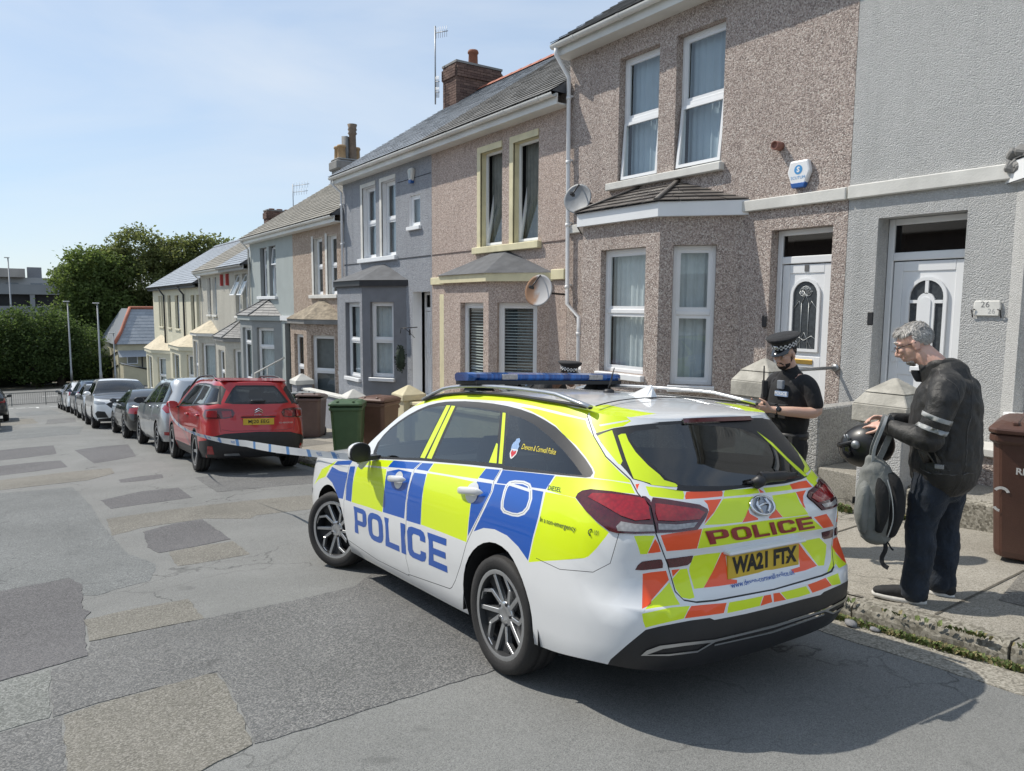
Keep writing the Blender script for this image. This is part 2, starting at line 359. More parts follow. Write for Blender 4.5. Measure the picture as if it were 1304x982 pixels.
# ================================================================ HOUSES
WHITE=mat('upvc_white',(.78,.79,.80),.35,.03,3)
CREAM=mat('cream_paint',(.70,.64,.42),.6,.08,5,bs=.15,bscale=60,dirt=.25)
STONEW=mat('painted_stone',(.66,.65,.61),.75,.1,4,bs=.25,bscale=50,dirt=.3)
GUT=mat('gutter_plastic',(.70,.70,.67),.45,.07,2,dirt=.3)
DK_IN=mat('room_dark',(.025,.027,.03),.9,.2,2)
CURT=mat('net_curtain',(.62,.66,.68),.9,.06,9)
CURTB=mat('sky_tint_blind',(.42,.50,.57),.9,.05,3)
BLIND=mat('blind_slats',(.55,.58,.56),.6,.05,9)
GLZ=glass('window_glass',(.86,.9,.9),.95,.005,.07)
GLD=glass('dark_glazing',(.10,.11,.12),.8,.03,.05)
SLATE=None
def slate(name,a,b,c,rough=.55):
    m,t,p=nodes(name); v=coord(t,world=True); oi=N(t,'NewGeometry')
    r=oi.outputs['Random Per Island']; col=ramp(t,r,[(0,a),(.5,b),(1,c)])
    n=noise(t,v,7,6,.65); col=mixc(t,ramp(t,n,[(.45,(0,0,0)),(.8,(.4,.4,.4))]),col,tuple(x*1.5 for x in b))
    t.links.new(col,p.inputs['Base Color']); p.inputs['Roughness'].default_value=rough; bump(t,p,noise(t,v,40,5),.25,.006); MC[name]=m; return m
SL_GREY=slate('slate_grey',(.15,.152,.155),(.185,.186,.186),(.225,.223,.22))
SL_BLUE=slate('slate_blue',(.24,.26,.285),(.275,.295,.32),(.31,.33,.355),.36)
SL_TAN=slate('slate_weathered',(.17,.16,.135),(.22,.205,.175),(.28,.262,.225),.8)
SL_BROWN=slate('slate_brown',(.075,.065,.06),(.11,.098,.09),(.16,.145,.13))
LEAD=mat('bitumen_grey',(.10,.105,.115),.75,.2,5,bs=.3,bscale=40,dirt=.3)
CEMT=mat('cement_render',(.25,.245,.235),.9,.15,5,bs=.5,bscale=60,dirt=.4)
MOSSR=mat('mossy_felt',(.28,.235,.175),.95,.45,8,bs=.6,bscale=40,dirt=.6)
TERRA=mat('terracotta',(.38,.13,.08),.75,.15,5)
BRICKM=slate('chimney_brick',(.085,.05,.042),(.125,.075,.06),(.18,.115,.09),.9)
MORT=mat('mortar',(.17,.155,.135),.95,.2,20)
BLACKP=mat('black_plastic',(.02,.02,.022),.45,.1,8)
GALV=mat('galvanised',(.32,.33,.34),.45,.12,12,metal=.7)
DISHM=mat('dish_grey',(.30,.31,.32),.55,.1,10,dirt=.2)
RUST=mat('rust',(.32,.13,.05),.85,.35,12)
GOLD=mat('brass',(.55,.36,.10),.35,.1,12,metal=.8)
def wallpanel(b,F,u0,u1,z0,z1,ops,depth,mi=0,ri=0):
    us=sorted({u0,u1,*[o[0] for o in ops],*[o[1] for o in ops]}); zs=sorted({z0,z1,*[o[2] for o in ops],*[o[3] for o in ops]})
    for i in range(len(us)-1):
        for j in range(len(zs)-1):
            cu=(us[i]+us[i+1])/2; cz=(zs[j]+zs[j+1])/2
            if any(o[0]<cu<o[1] and o[2]<cz<o[3] for o in ops): continue
            b.quad(F.p(us[i],zs[j],0),F.p(us[i+1],zs[j],0),F.p(us[i+1],zs[j+1],0),F.p(us[i],zs[j+1],0),mi)
    for o in ops:
        a,c,d,e=o[:4]; D=o[4] if len(o)>4 else depth
        for p,q,r,s in (((a,d),(a,e),0,0),((c,e),(c,d),0,0),((a,e),(c,e),0,0),((c,d),(a,d),0,0)):
            b.quad(F.p(*p,0),F.p(*q,0),F.p(*q,-D),F.p(*p,-D),ri)
def curtain(parent,F,u0,u1,z0,z1,n,m,waves=9,amp=.018,name='curtain'):
    b=MB(); k=waves*6; rs=[]
    for i in range(k+1):
        u=u0+(u1-u0)*i/k; a=n+amp*math.sin(i*math.pi/3+.8*math.sin(i*.9)); rs.append([F.p(u,z0,a),F.p(u,z1,a)])
    b.rings(rs,0,True,False,False); return b.build(name,m,parent)
def window(parent,F,u0,u1,z0,z1,depth=.11,trans=(.45,),fw=.06,open_=None,cur=CURT,curtype='net',fm=None,vert=False,gl=None,sillm=None,sillext=.06,sill=True,detail=True):
    """uPVC window set back in the wall: outer frame, transom bars, sash frames, panes, curtain"""
    fm=fm or WHITE; gl=gl or GLZ
    b=MB(); n0,n1=-depth-.05,-depth
    b.fbox(F,u0,u0+fw,z0,z1,n0,n1); b.fbox(F,u1-fw,u1,z0,z1,n0,n1)
    b.fbox(F,u0+fw,u1-fw,z0,z0+fw,n0,n1); b.fbox(F,u0+fw,u1-fw,z1-fw,z1,n0,n1)
    zs=[z0+fw]+[z0+(z1-z0)*t for t in trans]+[z1-fw]
    for t in zs[1:-1]: b.fbox(F,u0+fw,u1-fw,t-.03,t+.03,n0,n1+.004)
    w=b.build('window',fm,parent,bevel=.006 if detail else 0)
    for i in range(len(zs)-1):
        a=zs[i]+(.03 if i>0 else 0); c=zs[i+1]-(.03 if i<len(zs)-2 else 0)
        ang=0; hinge=None
        if open_ and i in open_: ang=open_[i]
        b=MB(); g=MB(); sf=.045
        def pt(u,z,n,a=a,c=c,ang=ang):
            if ang==0: return F.p(u,z,n)
            if ang>0: # top hung, swings out at the bottom
                h=z-c; return F.p(u,c+h*math.cos(ang)-(n-n1)*math.sin(ang)*0,n1+.01-h*math.sin(ang)+(n-n1))
            h=z-a; return F.p(u,a+h*math.cos(ang),n1-.01+(n-n1)+h*math.sin(ang)) # hinged at the sill, top leans into the room
        class FF: pass
        ff=FF(); ff.p=pt
        e=.012
        if ang: a2,c2,ua,ub=a-.02,c,u0+fw-.02,u1-fw+.02
        else: a2,c2,ua,ub=a,c,u0+fw,u1-fw
        na,nb=(n0+.005,n1-.012) if not ang else (n1-.03,n1+.02)
        b.fbox(ff,ua,ua+sf,a2,c2,na,nb); b.fbox(ff,ub-sf,ub,a2,c2,na,nb); b.fbox(ff,ua+sf,ub-sf,a2,a2+sf,na,nb); b.fbox(ff,ua+sf,ub-sf,c2-sf,c2,na,nb)
        b.build('sash',fm,w)
        nn=(na+nb)/2; g.quad(pt(ua+sf,a2+sf,nn),pt(ub-sf,a2+sf,nn),pt(ub-sf,c2-sf,nn),pt(ua+sf,c2-sf,nn)); g.build('pane',gl,w)
    nc=n0-.10
    if curtype=='net': curtain(w,F,u0+.02,u1-.02,z0,z1,nc,cur,max(3,int((u1-u0)*9)))
    elif curtype=='blind': b=MB(); b.quad(F.p(u0,z0,nc),F.p(u1,z0,nc),F.p(u1,z1,nc),F.p(u0,z1,nc)); b.build('blind',cur,w)
    elif curtype=='slats':
        k=int((z1-z0-.1)/.055)
        for i in range(k):
            z=z0+.06+i*.055; b=MB(); b.add([F.p(u0+.08,z,n0-.03),F.p(u1-.08,z,n0-.03),F.p(u1-.08,z+.022,n0-.065),F.p(u0+.08,z+.022,n0-.065)],[[0,1,2,3]]); b.build('blind_slat',BLIND,w)
    elif curtype=='half':
        curtain(w,F,u0+.02,u0+(u1-u0)*.42,z0,z1,nc,cur,4)
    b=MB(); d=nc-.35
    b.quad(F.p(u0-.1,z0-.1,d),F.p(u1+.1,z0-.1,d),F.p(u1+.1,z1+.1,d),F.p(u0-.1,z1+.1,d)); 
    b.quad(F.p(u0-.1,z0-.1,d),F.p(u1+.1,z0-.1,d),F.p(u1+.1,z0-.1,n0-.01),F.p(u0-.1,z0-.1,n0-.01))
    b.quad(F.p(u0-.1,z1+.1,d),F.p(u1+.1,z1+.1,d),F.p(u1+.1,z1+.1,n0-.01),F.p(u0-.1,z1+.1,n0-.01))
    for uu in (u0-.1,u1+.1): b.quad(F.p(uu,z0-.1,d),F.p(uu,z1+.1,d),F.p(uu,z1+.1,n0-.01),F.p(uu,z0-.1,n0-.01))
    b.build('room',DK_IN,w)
    if sill:
        b=MB(); b.fbox(F,u0-sillext,u1+sillext,z0-.09,z0-.002,-depth,.07); b.build('sill',sillm or WHITE,w,bevel=.008)
    return w
def slates(parent,e0,e1,t0,t1,gauge,width,m,name='roof_slates',thick=.012,ridge=False,jit=.006):
    """courses of separate slates between eave edge e0-e1 and top edge t0-t1"""
    e0,e1,t0,t1=map(Vector,(e0,e1,t0,t1)); H=((t0+t1)/2-(e0+e1)/2).length
    rows=max(1,round(H/gauge)); b=MB(); nrm=(e1-e0).cross(t0-e0).normalized()
    if nrm.z<0: nrm=-nrm
    rnd=random.Random(int(H*1000))
    for r in range(rows):
        f0,f1=r/rows,min(1,(r+1.25)/rows)
        a0=e0.lerp(t0,f0);a1=e1.lerp(t1,f0);b0=e0.lerp(t0,f1);b1=e1.lerp(t1,f1)
        W=(a1-a0).length; k=max(1,round(W/width)); off=.5 if r%2 else 0
        cs=[0]+[(i+off)/k for i in range(0 if off else 1,k)]+[1]
        for i in range(len(cs)-1):
            u0,u1=cs[i]+.004/max(W,.1),cs[i+1]-.004/max(W,.1)
            if u1-u0<.002: continue
            lift=nrm*(.022+rnd.uniform(0,jit)); lo=nrm*.004
            A=a0.lerp(a1,u0)+lift;B=a0.lerp(a1,u1)+lift;C=b0.lerp(b1,u1)+lo;D=b0.lerp(b1,u0)+lo
            dn=nrm*-thick
            b.add([A,B,C,D,A+dn,B+dn],[[0,1,2,3],[4,5,1,0]])
    o=b.build(name,m,parent); o['kind']='stuff'; return o
def gutter(parent,y0,y1,z,x=7.66,m=None,fas=True,over=.34):
    b=MB(); m=m or GUT
    n=8; prof=[(x-.06*math.cos(math.pi*k/n),z-.065*math.sin(math.pi*k/n)) for k in range(n+1)]
    inner=[(x-.05*math.cos(math.pi*k/n),z-.055*math.sin(math.pi*k/n)) for k in range(n,-1,-1)]
    loop=prof+inner
    b.rings([[(p,y0,q) for p,q in loop],[(p,y1,q) for p,q in loop]],0,False,True,True)
    y=y0+.4
    while y<y1-.2:
        pr=[(x-.068*math.cos(math.pi*k/n),z-.073*math.sin(math.pi*k/n)) for k in range(n+1)]
        lp=pr+[(p,q) for p,q in reversed(prof)]
        b.rings([[(p,y-.03,q) for p,q in lp],[(p,y+.03,q) for p,q in lp]],0,False); y+=1.05
    b.build('gutter',m,parent)
    b=MB(); b.box(x+.065,x+.09,y0,y1,z-.17,z+.0); b.box(x+.09,8.0,y0,y1,z-.17,z-.145); b.build('fascia',m,parent)
def downpipe(parent,pts,m=None,r=.036,clips=True):
    b=MB(); b.tube(pts,r,10)
    for i in range(len(pts)-1):
        a,c=Vector(pts[i]),Vector(pts[i+1]); L=(c-a).length
        if L>1.2 and clips:
            k=int(L/1.1)
            for j in range(k+1):
                p=a.lerp(c,(j+.3)/(k+.6)); q=p+(c-a).normalized()*.05; b.tube([p,q],r*1.25,10)
                b.box(p.x,8.0,p.y-.02,p.y+.02,p.z,p.z+.03)
    b.build('downpipe',m or WHITE,parent)
def bay(parent,yr,yfr,yfl,yl,zb,zt,wins,m,proj=.7,fmat=None,roofm=None,apex=None,fas=.17,fascm=None,rooftype='slate',ins=None,over=.09,sill=True,curt=('net',CURT),fw=.055,sm=None,apexz=None):
    """canted bay. wins=dict(front=(ymin,ymax,z0,z1,trans),right=(f0,f1,z0,z1,trans),left=..)"""
    X=8.0; c=[Vector((X,yr,0)),Vector((X-proj,yfr,0)),Vector((X-proj,yfl,0)),Vector((X,yl,0))]
    b=MB(); specs={}
    for k,(p,q) in dict(right=(c[0],c[1]),front=(c[1],c[2]),left=(c[2],c[3])).items():
        U=(q-p).normalized(); Nn=Vector((-U.y,U.x,0))
        if Nn.x>0 : Nn=-Nn
        F=Fr(p,U,Nn); L=(q-p).length; specs[k]=(F,L)
        ops=[]
        if k in wins:
            w=wins[k]; ops=[(w[0],w[1],w[2],w[3])]
        wallpanel(b,F,0,L,zb,zt,ops,.11,0,1)
    b.add([tuple(v)[:2]+(zt,) for v in c],[[0,1,2,3]])
    bo=b.build('bay',[m,ins or m],parent)
    for k,w in wins.items():
        F,L=specs[k]
        window(bo,F,w[0],w[1],w[2],w[3],.10,w[4],fw,None,curt[1],w[5] if len(w)>5 else curt[0],fmat,sillm=sm,sill=sill,sillext=.03)
    # fascia + roof
    o=over
    e=[Vector((X,yr-o*1.2,zt)),Vector((X-proj-o,yfr-o*.45,zt)),Vector((X-proj-o,yfl+o*.45,zt)),Vector((X,yl+o*1.2,zt))]
    b=MB()
    for p,q in zip(e[:-1],e[1:]):
        i=Vector((.03,0,0)); up=Vector((0,0,fas))
        b.hexa([p,p+i,q+i,q,p+up,p+i+up,q+i+up,q+up])
    b.add([tuple(v) for v in e],[[0,1,2,3]])
    b.build('bay_fascia',fascm or WHITE,bo)
    up=Vector((0,0,fas)); ez=[v+up+Vector(((-.04 if 0<i<3 else 0),0,.0)) for i,v in enumerate(e)]
    ya,yb=apex; az=apexz or zt+fas+.42; T0=Vector((X,ya,az)); T1=Vector((X,yb,az))
    b=MB(); b.add([ez[0],ez[1],ez[2],ez[3],T1,T0],[[0,1,5],[1,2,4,5],[2,3,4]]); b.build('bay_roof',roofm if rooftype!='slate' else LEAD,bo)
    if rooftype=='slate':
        slates(bo,ez[1],ez[2],T0,T1,.17,.3,roofm,'bay_slates'); slates(bo,ez[0],ez[1],T0+Vector((0,-.001,0)),T0,.17,.3,roofm,'bay_slates'); slates(bo,ez[2],ez[3],T1,T1+Vector((0,.001,0)),.17,.3,roofm,'bay_slates')
        b=MB()
        for p,q in ((ez[1],T0),(ez[2],T1)): b.tube([p+Vector((0,0,.03)),q+Vector((0,0,.035))],(.045,.02),6)
        b.build('bay_hip',roofm,bo)
    return bo,specs
def door(parent,F,u0,u1,z0,z1,zt,depth=.2,style='arch',fm=None):
    """door frame with top light; z0 floor, zt top of leaf, z1 head"""
    b=MB(); f=.07; n0,n1=-depth-.06,-depth
    b.fbox(F,u0,u0+f,z0,z1,n0,n1);b.fbox(F,u1-f,u1,z0,z1,n0,n1);b.fbox(F,u0+f,u1-f,z1-f,z1,n0,n1);b.fbox(F,u0+f,u1-f,zt,zt+.09,n0,n1+.004)
    b.fbox(F,u0,u1,z0-.06,z0,n0,n1+.06)
    d=b.build('front_door',fm or WHITE,parent,bevel=.008)
    g=MB(); nn=n0+.03; g.quad(F.p(u0+f,zt+.09,nn),F.p(u1-f,zt+.09,nn),F.p(u1-f,z1-f,nn),F.p(u0+f,z1-f,nn)); g.build('top_light',GLD,d)
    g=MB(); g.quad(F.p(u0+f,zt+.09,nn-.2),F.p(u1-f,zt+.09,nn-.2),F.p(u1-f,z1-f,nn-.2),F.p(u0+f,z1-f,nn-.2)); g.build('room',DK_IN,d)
    ua,ub=u0+f+.012,u1-f-.012; ln=n1-.025; b=MB()
    b.fbox(F,ua,ub,z0+.01,zt-.012,ln-.04,ln)
    w=ub-ua; cu=(ua+ub)/2; bars=MB()
    lo,hi=z0+.95,zt-.22
    st=.1
    # stiles and rails standing proud
    for a,c,e,h in ((ua,ua+st,z0+.01,zt-.012),(ub-st,ub,z0+.01,zt-.012),(ua+st,ub-st,zt-.12,zt-.012),(ua+st,ub-st,z0+.01,z0+.2),(ua+st,ub-st,z0+.72,z0+.86)): b.fbox(F,a,c,e,h,ln,ln+.012)
    lf=b.build('door_leaf',fm or WHITE,d,bevel=.006)
    rw=w/2-.2 if style=='arch' else w/2-.17
    def archpts(r,off=0,k=12):
        return [(cu-r,lo-off)]+[(cu-r*math.cos(math.pi*i/k),hi-rw+r*math.sin(math.pi*i/k)) for i in range(k+1)]+[(cu+r,lo-off)]
    outer=archpts(rw+.035,.035); inner=archpts(rw)
    b=MB(); n=len(outer)
    rs=[[F.p(u,z,ln+.004) for u,z in outer],[F.p(u,z,ln+.03) for u,z in outer],[F.p(u,z,ln+.03) for u,z in inner],[F.p(u,z,ln+.008) for u,z in inner]]
    b.rings(rs,0,False,True,False); b.build('glazing_bead',fm or WHITE,lf)
    g=MB(); g.add([F.p(u,z,ln+.009) for u,z in inner],[list(range(n))]); g.build('door_glass',mat('leaded_glass',(.05,.058,.065),.25,.3,30,spec=.6),lf)
    b=MB()
    if style=='arch': # inner raised white arch panel with spokes
        r2=rw*.52; P=[(cu-r2,lo)]+[(cu-r2*math.cos(math.pi*i/10),hi-rw-.05+r2*math.sin(math.pi*i/10)) for i in range(11)]+[(cu+r2,lo)]
        b.prism(P,lambda u,z,t:F.p(u,z,t),ln+.01,ln+.03)
        r3=r2*.6; P=[(cu-r3,lo+.05)]+[(cu-r3*math.cos(math.pi*i/10),hi-rw-.06+r3*math.sin(math.pi*i/10)) for i in range(11)]+[(cu+r3,lo+.05)]
        b.prism(P,lambda u,z,t:F.p(u,z,t),ln+.03,ln+.04)
        b.fbox(F,cu-.018,cu+.018,hi-rw+r2-.06,hi-.004,ln+.01,ln+.03)
        b.fbox(F,cu-rw+.004,cu-r2,hi-rw-.07,hi-rw-.035,ln+.01,ln+.03); b.fbox(F,cu+r2,cu+rw-.004,hi-rw-.07,hi-rw-.035,ln+.01,ln+.03)
        b.build('arch_panel',fm or WHITE,lf)
    else: # lead cames
        L=lambda pts: b.tube([F.p(u,z,ln+.013) for u,z in pts],.005,4)
        zc=hi-rw*.85
        for k in range(5):
            a=math.pi*(k+.5)/5; L([(cu+.03*math.cos(a+t*.6)*1+math.cos(a)*rw*.42*math.sin(math.pi*t/2)**1,zc+rw*.42*math.sin(a)*math.sin(math.pi*t/2)+.0) for t in (0,.4,.8,1)])
            L([(cu+rw*.42*math.cos(a)*.5+.05*math.cos(t),zc+rw*.42*math.sin(a)*.5+.05*math.sin(t)) for t in [q*math.pi/4 for q in range(9)]])
        L([(cu-.05,lo),(cu-.05,zc-.12)]);L([(cu+.05,lo),(cu+.05,zc-.12)]);L([(cu-.05,zc-.12),(cu,zc-.02),(cu+.05,zc-.12)])
        L([(cu-rw,zc-.2),(cu-rw*.5,zc-.1),(cu-.05,zc-.2)]);L([(cu+rw,zc-.2),(cu+rw*.5,zc-.1),(cu+.05,zc-.2)])
        L([(cu-rw,lo+.12),(cu-.1,lo+.16),(cu,lo+.1),(cu+.1,lo+.16),(cu+rw,lo+.12)]);L([(cu-.1,lo+.02),(cu,lo+.2),(cu+.1,lo+.02)])
        b.build('lead_came',mat('lead_came',(.4,.42,.43),.4,.1,20,metal=.5),lf)
        b=MB(); b.fbox(F,cu-.028,cu+.028,zt-.1,zt-.02,ln+.012,ln+.02); b.build('number_tile',mat('grey_tile',(.12,.12,.12),.5),lf)
    b=MB(); b.fbox(F,cu-.14,cu+.14,z0+.76,z0+.82,ln+.012,ln+.026); b.build('letterbox',GOLD if style!='arch' else WHITE,lf,bevel=.005)
    b=MB(); b.tube([F.p(ub-.055,z0+.98,ln+.05),F.p(ub-.17,z0+.98,ln+.05)],.011,6); b.fbox(F,ub-.08,ub-.035,z0+.86,z0+1.08,ln+.012,ln+.03); b.build('handle',WHITE,lf)
    return d
def chimney(parent,x0,x1,y0,y1,z0,z1,kind,pots):
    c=MB(); m={'brick':MORT,'cement':CEMT,'grey':CEMT}[kind]
    c.box(x0,x1,y0,y1,z0,z1); ch=c.build('chimney',m,parent)
    if kind=='brick':
        b=MB(); rnd=random.Random(3); z=z0+.02; r=0
        while z<z1-.03:
            ov=.05 if z>z1-.42 and z<z1-.12 else 0
            for face in range(4):
                L=(x1-x0) if face%2==0 else (y1-y0); k=max(1,round(L/.225)); off=(r%2)*.5
                cs=[0]+[(i+off)/k for i in range(0 if off else 1,k)]+[1]
                for i in range(len(cs)-1):
                    a,d=cs[i]*L+.005,cs[i+1]*L-.005
                    if d-a<.02: continue
                    t=.012+ov+rnd.uniform(0,.004)
                    if face==0: b.box(x0+a,x0+d,y0-t,y0,z,z+.065)
                    elif face==2: b.box(x0+a,x0+d,y1,y1+t,z,z+.065)
                    elif face==1: b.box(x0-t,x0,y0+a,y0+d,z,z+.065)
                    else: b.box(x1,x1+t,y0+a,y0+d,z,z+.065)
            z+=.075; r+=1
        o=b.build('brickwork',BRICKM,ch); o['kind']='stuff'
        b=MB(); b.box(x0-.03,x1+.03,y0-.03,y1+.03,z1-.02,z1+.04); b.build('capping',CEMT,ch)
    else:
        b=MB(); b.box(x0-.1,x1+.1,y0-.1,y1+.1,z1-.45,z1-.08); b.box(x0-.04,x1+.04,y0-.04,y1+.04,z1-.08,z1+.02); b.build('capping',CEMT,ch,bevel=.05)
    for (px,py,h,r,k) in pots:
        b=MB(); M=Matrix.Translation((px,py,z1))
        pr={'pot':[(r*1.05,0),(r,.06),(r*.9,h*.8),(r*1.1,h*.84),(r*1.1,h*.92),(r*.95,h),(r*.75,h),(r*.75,h*.7)],
            'tall':[(r*1.1,0),(r*.8,.1),(r*.7,h*.7),(r*.95,h*.75),(r*.75,h*.8),(r*.95,h*.86),(r*.8,h*.9),(r*1.0,h),(r*.6,h)],
            'square':[(r,0),(r,h),(r*.8,h)]}[k]
        b.lathe(pr,M,4 if k=='square' else 14); b.build('chimney_pot',{'pot':mat('buff_pot',(.42,.28,.15),.8,.15,6,dirt=.4),'tall':mat('dark_pot',(.2,.15,.11),.85,.2,6,dirt=.5),'square':CEMT}[k] if kind!='brick' else mat('red_pot',(.25,.10,.06),.8,.2,6),ch)
    return ch
def roof(parent,y0,y1,ze,m,m2=None,split=None,ridge=TERRA,xr=12.0,pitch=.654,gauge=.22,w=.32,x0=7.62):
    zr=ze+(xr-x0)*pitch; zs=ze
    b=MB(); b.add([(x0,y0,zs),(x0,y1,zs),(xr,y1,zr),(xr,y0,zr),(2*xr-x0,y0,zs),(2*xr-x0,y1,zs)],[[0,1,2,3],[3,2,5,4],[0,3,4],[1,5,2]]); ro=b.build('roof',LEAD,parent)
    segs=[(y0,y1,m)] if not split else [(y0,split,m),(split,y1,m2)]
    for a,c,mm in segs: slates(ro,(x0,a,zs),(x0,c,zs),(xr,a,zr),(xr,c,zr),gauge,w,mm)
    b=MB(); y=y0
    while y<y1-.1:
        e=min(y1,y+.45); b.add([(xr-.13,y+.006,zr-.03),(xr,y+.006,zr+.09),(xr+.13,y+.006,zr-.03),(xr-.13,e-.006,zr-.03),(xr,e-.006,zr+.08),(xr+.13,e-.006,zr-.03)],[[0,3,4,1],[1,4,5,2],[0,1,2],[5,4,3]]); y=e
    o=b.build('ridge_tiles',ridge,ro); o['kind']='stuff'
    return zr
DA=dash('pebbledash_brown',[(.45,.375,.335),(.28,.228,.205),(.53,.455,.41),(.37,.305,.272),(.64,.585,.535),(.42,.35,.312),(.20,.165,.15)],72,.8,.010)
DA2=dash('roughcast_grey',[(.47,.47,.462),(.43,.43,.423),(.52,.52,.51),(.46,.46,.452)],85,.75,.010,.18)
DB1=dash('pebbledash_pink',[(.51,.41,.355),(.35,.275,.24),(.59,.49,.43),(.43,.345,.30),(.68,.60,.545),(.48,.385,.335),(.28,.22,.195)],72,.8,.010)
DB2=dash('roughcast_bluegrey',[(.33,.345,.375),(.26,.275,.305),(.40,.415,.445),(.34,.355,.385)],60,1.0,.014,.25)
DB2S=mat('bluegrey_paint',(.185,.193,.21),.75,.08,4,bs=.12,bscale=60)
DC1=dash('pebbledash_tan',[(.42,.33,.265),(.23,.175,.14),(.52,.42,.345),(.33,.26,.21),(.60,.51,.43)],46)
DC2=mat('pale_green_render',(.36,.395,.385),.8,.05,2,bs=.1,bscale=40,dirt=.15)
DC2S=mat('grey_green_paint',(.27,.285,.285),.75,.05,3)
DD=dash('roughcast_cream',[(.50,.48,.42),(.44,.42,.37),(.54,.52,.455)],45,.7,.012,.25)
DE=mat('cream_render',(.60,.57,.44),.8,.06,2,bs=.1,bscale=30,dirt=.15)
FW=lambda:Fr((8,0,0),(0,1,0),(-1,0,0))
def house(name,label,y0,y1,zb,ze,m,ops,sidem=None):
    h=empty(name,(8,(y0+y1)/2,zb)); tag(h,label,'house','terraced houses stepping down the street'); h.matrix_world=Matrix.Translation((8,(y0+y1)/2,zb))
    h['_']=0; del h['_']
    b=MB(); wallpanel(b,FW(),y0+.003,y1-.003,zb-.6,ze+.2,ops,.13,0,1)
    x1=16
    b.quad((8,y0+.003,zb-.6),(x1,y0+.003,zb-.6),(x1,y0+.003,ze+.2),(8,y0+.003,ze+.2)); b.quad((8,y1-.003,zb-.6),(x1,y1-.003,zb-.6),(x1,y1-.003,ze+.2),(8,y1-.003,ze+.2)); b.quad((x1,y0,zb-.6),(x1,y1,zb-.6),(x1,y1,ze+.2),(x1,y0,ze+.2))
    # gable triangles up to the ridge, set under the slates
    for y in (y0+.003,y1-.003): b.add([(8,y,ze+.2),(x1,y,ze+.2),(12,y,ze+2.75)],[[0,1,2]])
    b.add([(8.02,y0,ze-.1),(x1,y0,ze-.1),(x1,y1,ze-.1),(8.02,y1,ze-.1)],[[0,1,2,3]])
    return h,b
def finish(h,b,mats):
    o=b.build('wall',mats,h); 
    for c in [x for x in bpy.data.objects if x.parent==h and x is not None]:
        c.matrix_parent_inverse=h.matrix_world.inverted()
def tri_light(h): pass
F=FW()
# ---------- A1
h,b=house('terraced_house','brown pebbledashed house with a slate bay roof, alarm box and oval-glazed white door',4.93,10.05,.2,5.8,DA,[(6.79,7.65,3.60,5.46),(7.98,8.83,3.60,5.46),(5.11,5.95,.22,2.64,.2)])
b.build('wall',[DA,DA],h)
window(h,F,6.79,7.65,3.60,5.46,.12,(.5,),.055,{0:.10},CURTB,'net',sill=False); window(h,F,7.98,8.83,3.60,5.46,.12,(.5,),.055,{0:.07},CURTB,'net',sill=False)
q=MB(); q.fbox(F,6.74,9.02,3.49,3.60,-.12,.09); q.build('window_sill',STONEW,h,bevel=.01)
door(h,F,5.11,5.95,.22,2.64,2.22,.14,'oval')
bay(h,6.42,7.19,8.80,9.58,-.9,2.87,dict(front=(.26,1.19,.72,2.50,(.5,)),right=(.30,.86,.62,2.5,(.52,)),left=(.2,.75,.7,2.5,(.5,))),DA,.7,None,SL_BROWN,(7.56,8.35),.19,curt=('net',CURT),apexz=3.44)
gutter(h,4.93,10.1,5.93)
roof(h,4.93,10.1,5.95,SL_GREY,ridge=TERRA)
q=MB(); q.fbox(F,4.94,6.40,2.90,3.04,0,.06); q.fbox(F,9.62,10.03,2.90,3.04,0,.06); q.build('string_course',STONEW,h,bevel=.01)
downpipe(h,[(7.66,10.0,5.88),(7.66,10.0,5.78),(7.92,9.98,5.45),(7.92,9.94,1.72),(7.92,9.62,1.50),(7.92,9.62,-.7)],WHITE)
# ---------- A2
h2,b=house('terraced_house','grey roughcast house with house number 26 and white arched door panel',-.3,4.93,.2,5.8,DA2,[(3.65,4.57,.22,2.66,.22)])
b.build('wall',[DA2,DA2],h2)
door(h2,F,3.65,4.57,.22,2.66,2.20,.22,'arch')
bay(h2,.0,.75,2.45,3.22,-.5,2.87,dict(front=(.3,1.4,.72,2.5,(.5,)),left=(.22,.82,.7,2.5,(.5,))),DA2,.7,None,SL_GREY,(1.2,2.0),.19,apexz=3.5)
q=MB(); q.fbox(F,3.24,4.92,2.90,3.05,0,.06); q.build('string_course',STONEW,h2,bevel=.01)
q=MB(); rnd=random.Random(5); 
for k in range(9): q.obox(Matrix.Translation((7.93-.02*k*.3,3.22-.02*k+rnd.uniform(-.05,.05),3.08+rnd.uniform(-.08,.08)))@Euler((rnd.random()*3,rnd.random()*3,rnd.random()*3)).to_matrix().to_4x4(),.13,.1,.08)
q.build('broken_mortar',CEMT,h2,bevel=.015)
gutter(h2,-.3,4.93,5.93); roof(h2,-.3,4.93,5.95,SL_GREY)
q=MB(); q.box(7.62,8,2.55,3.4,-.45,.28); q.build('bay_plinth',DA,h2); q=MB(); q.box(7.58,8,2.5,3.44,.28,.36); q.build('plinth_coping',STONEW,h2,bevel=.01)
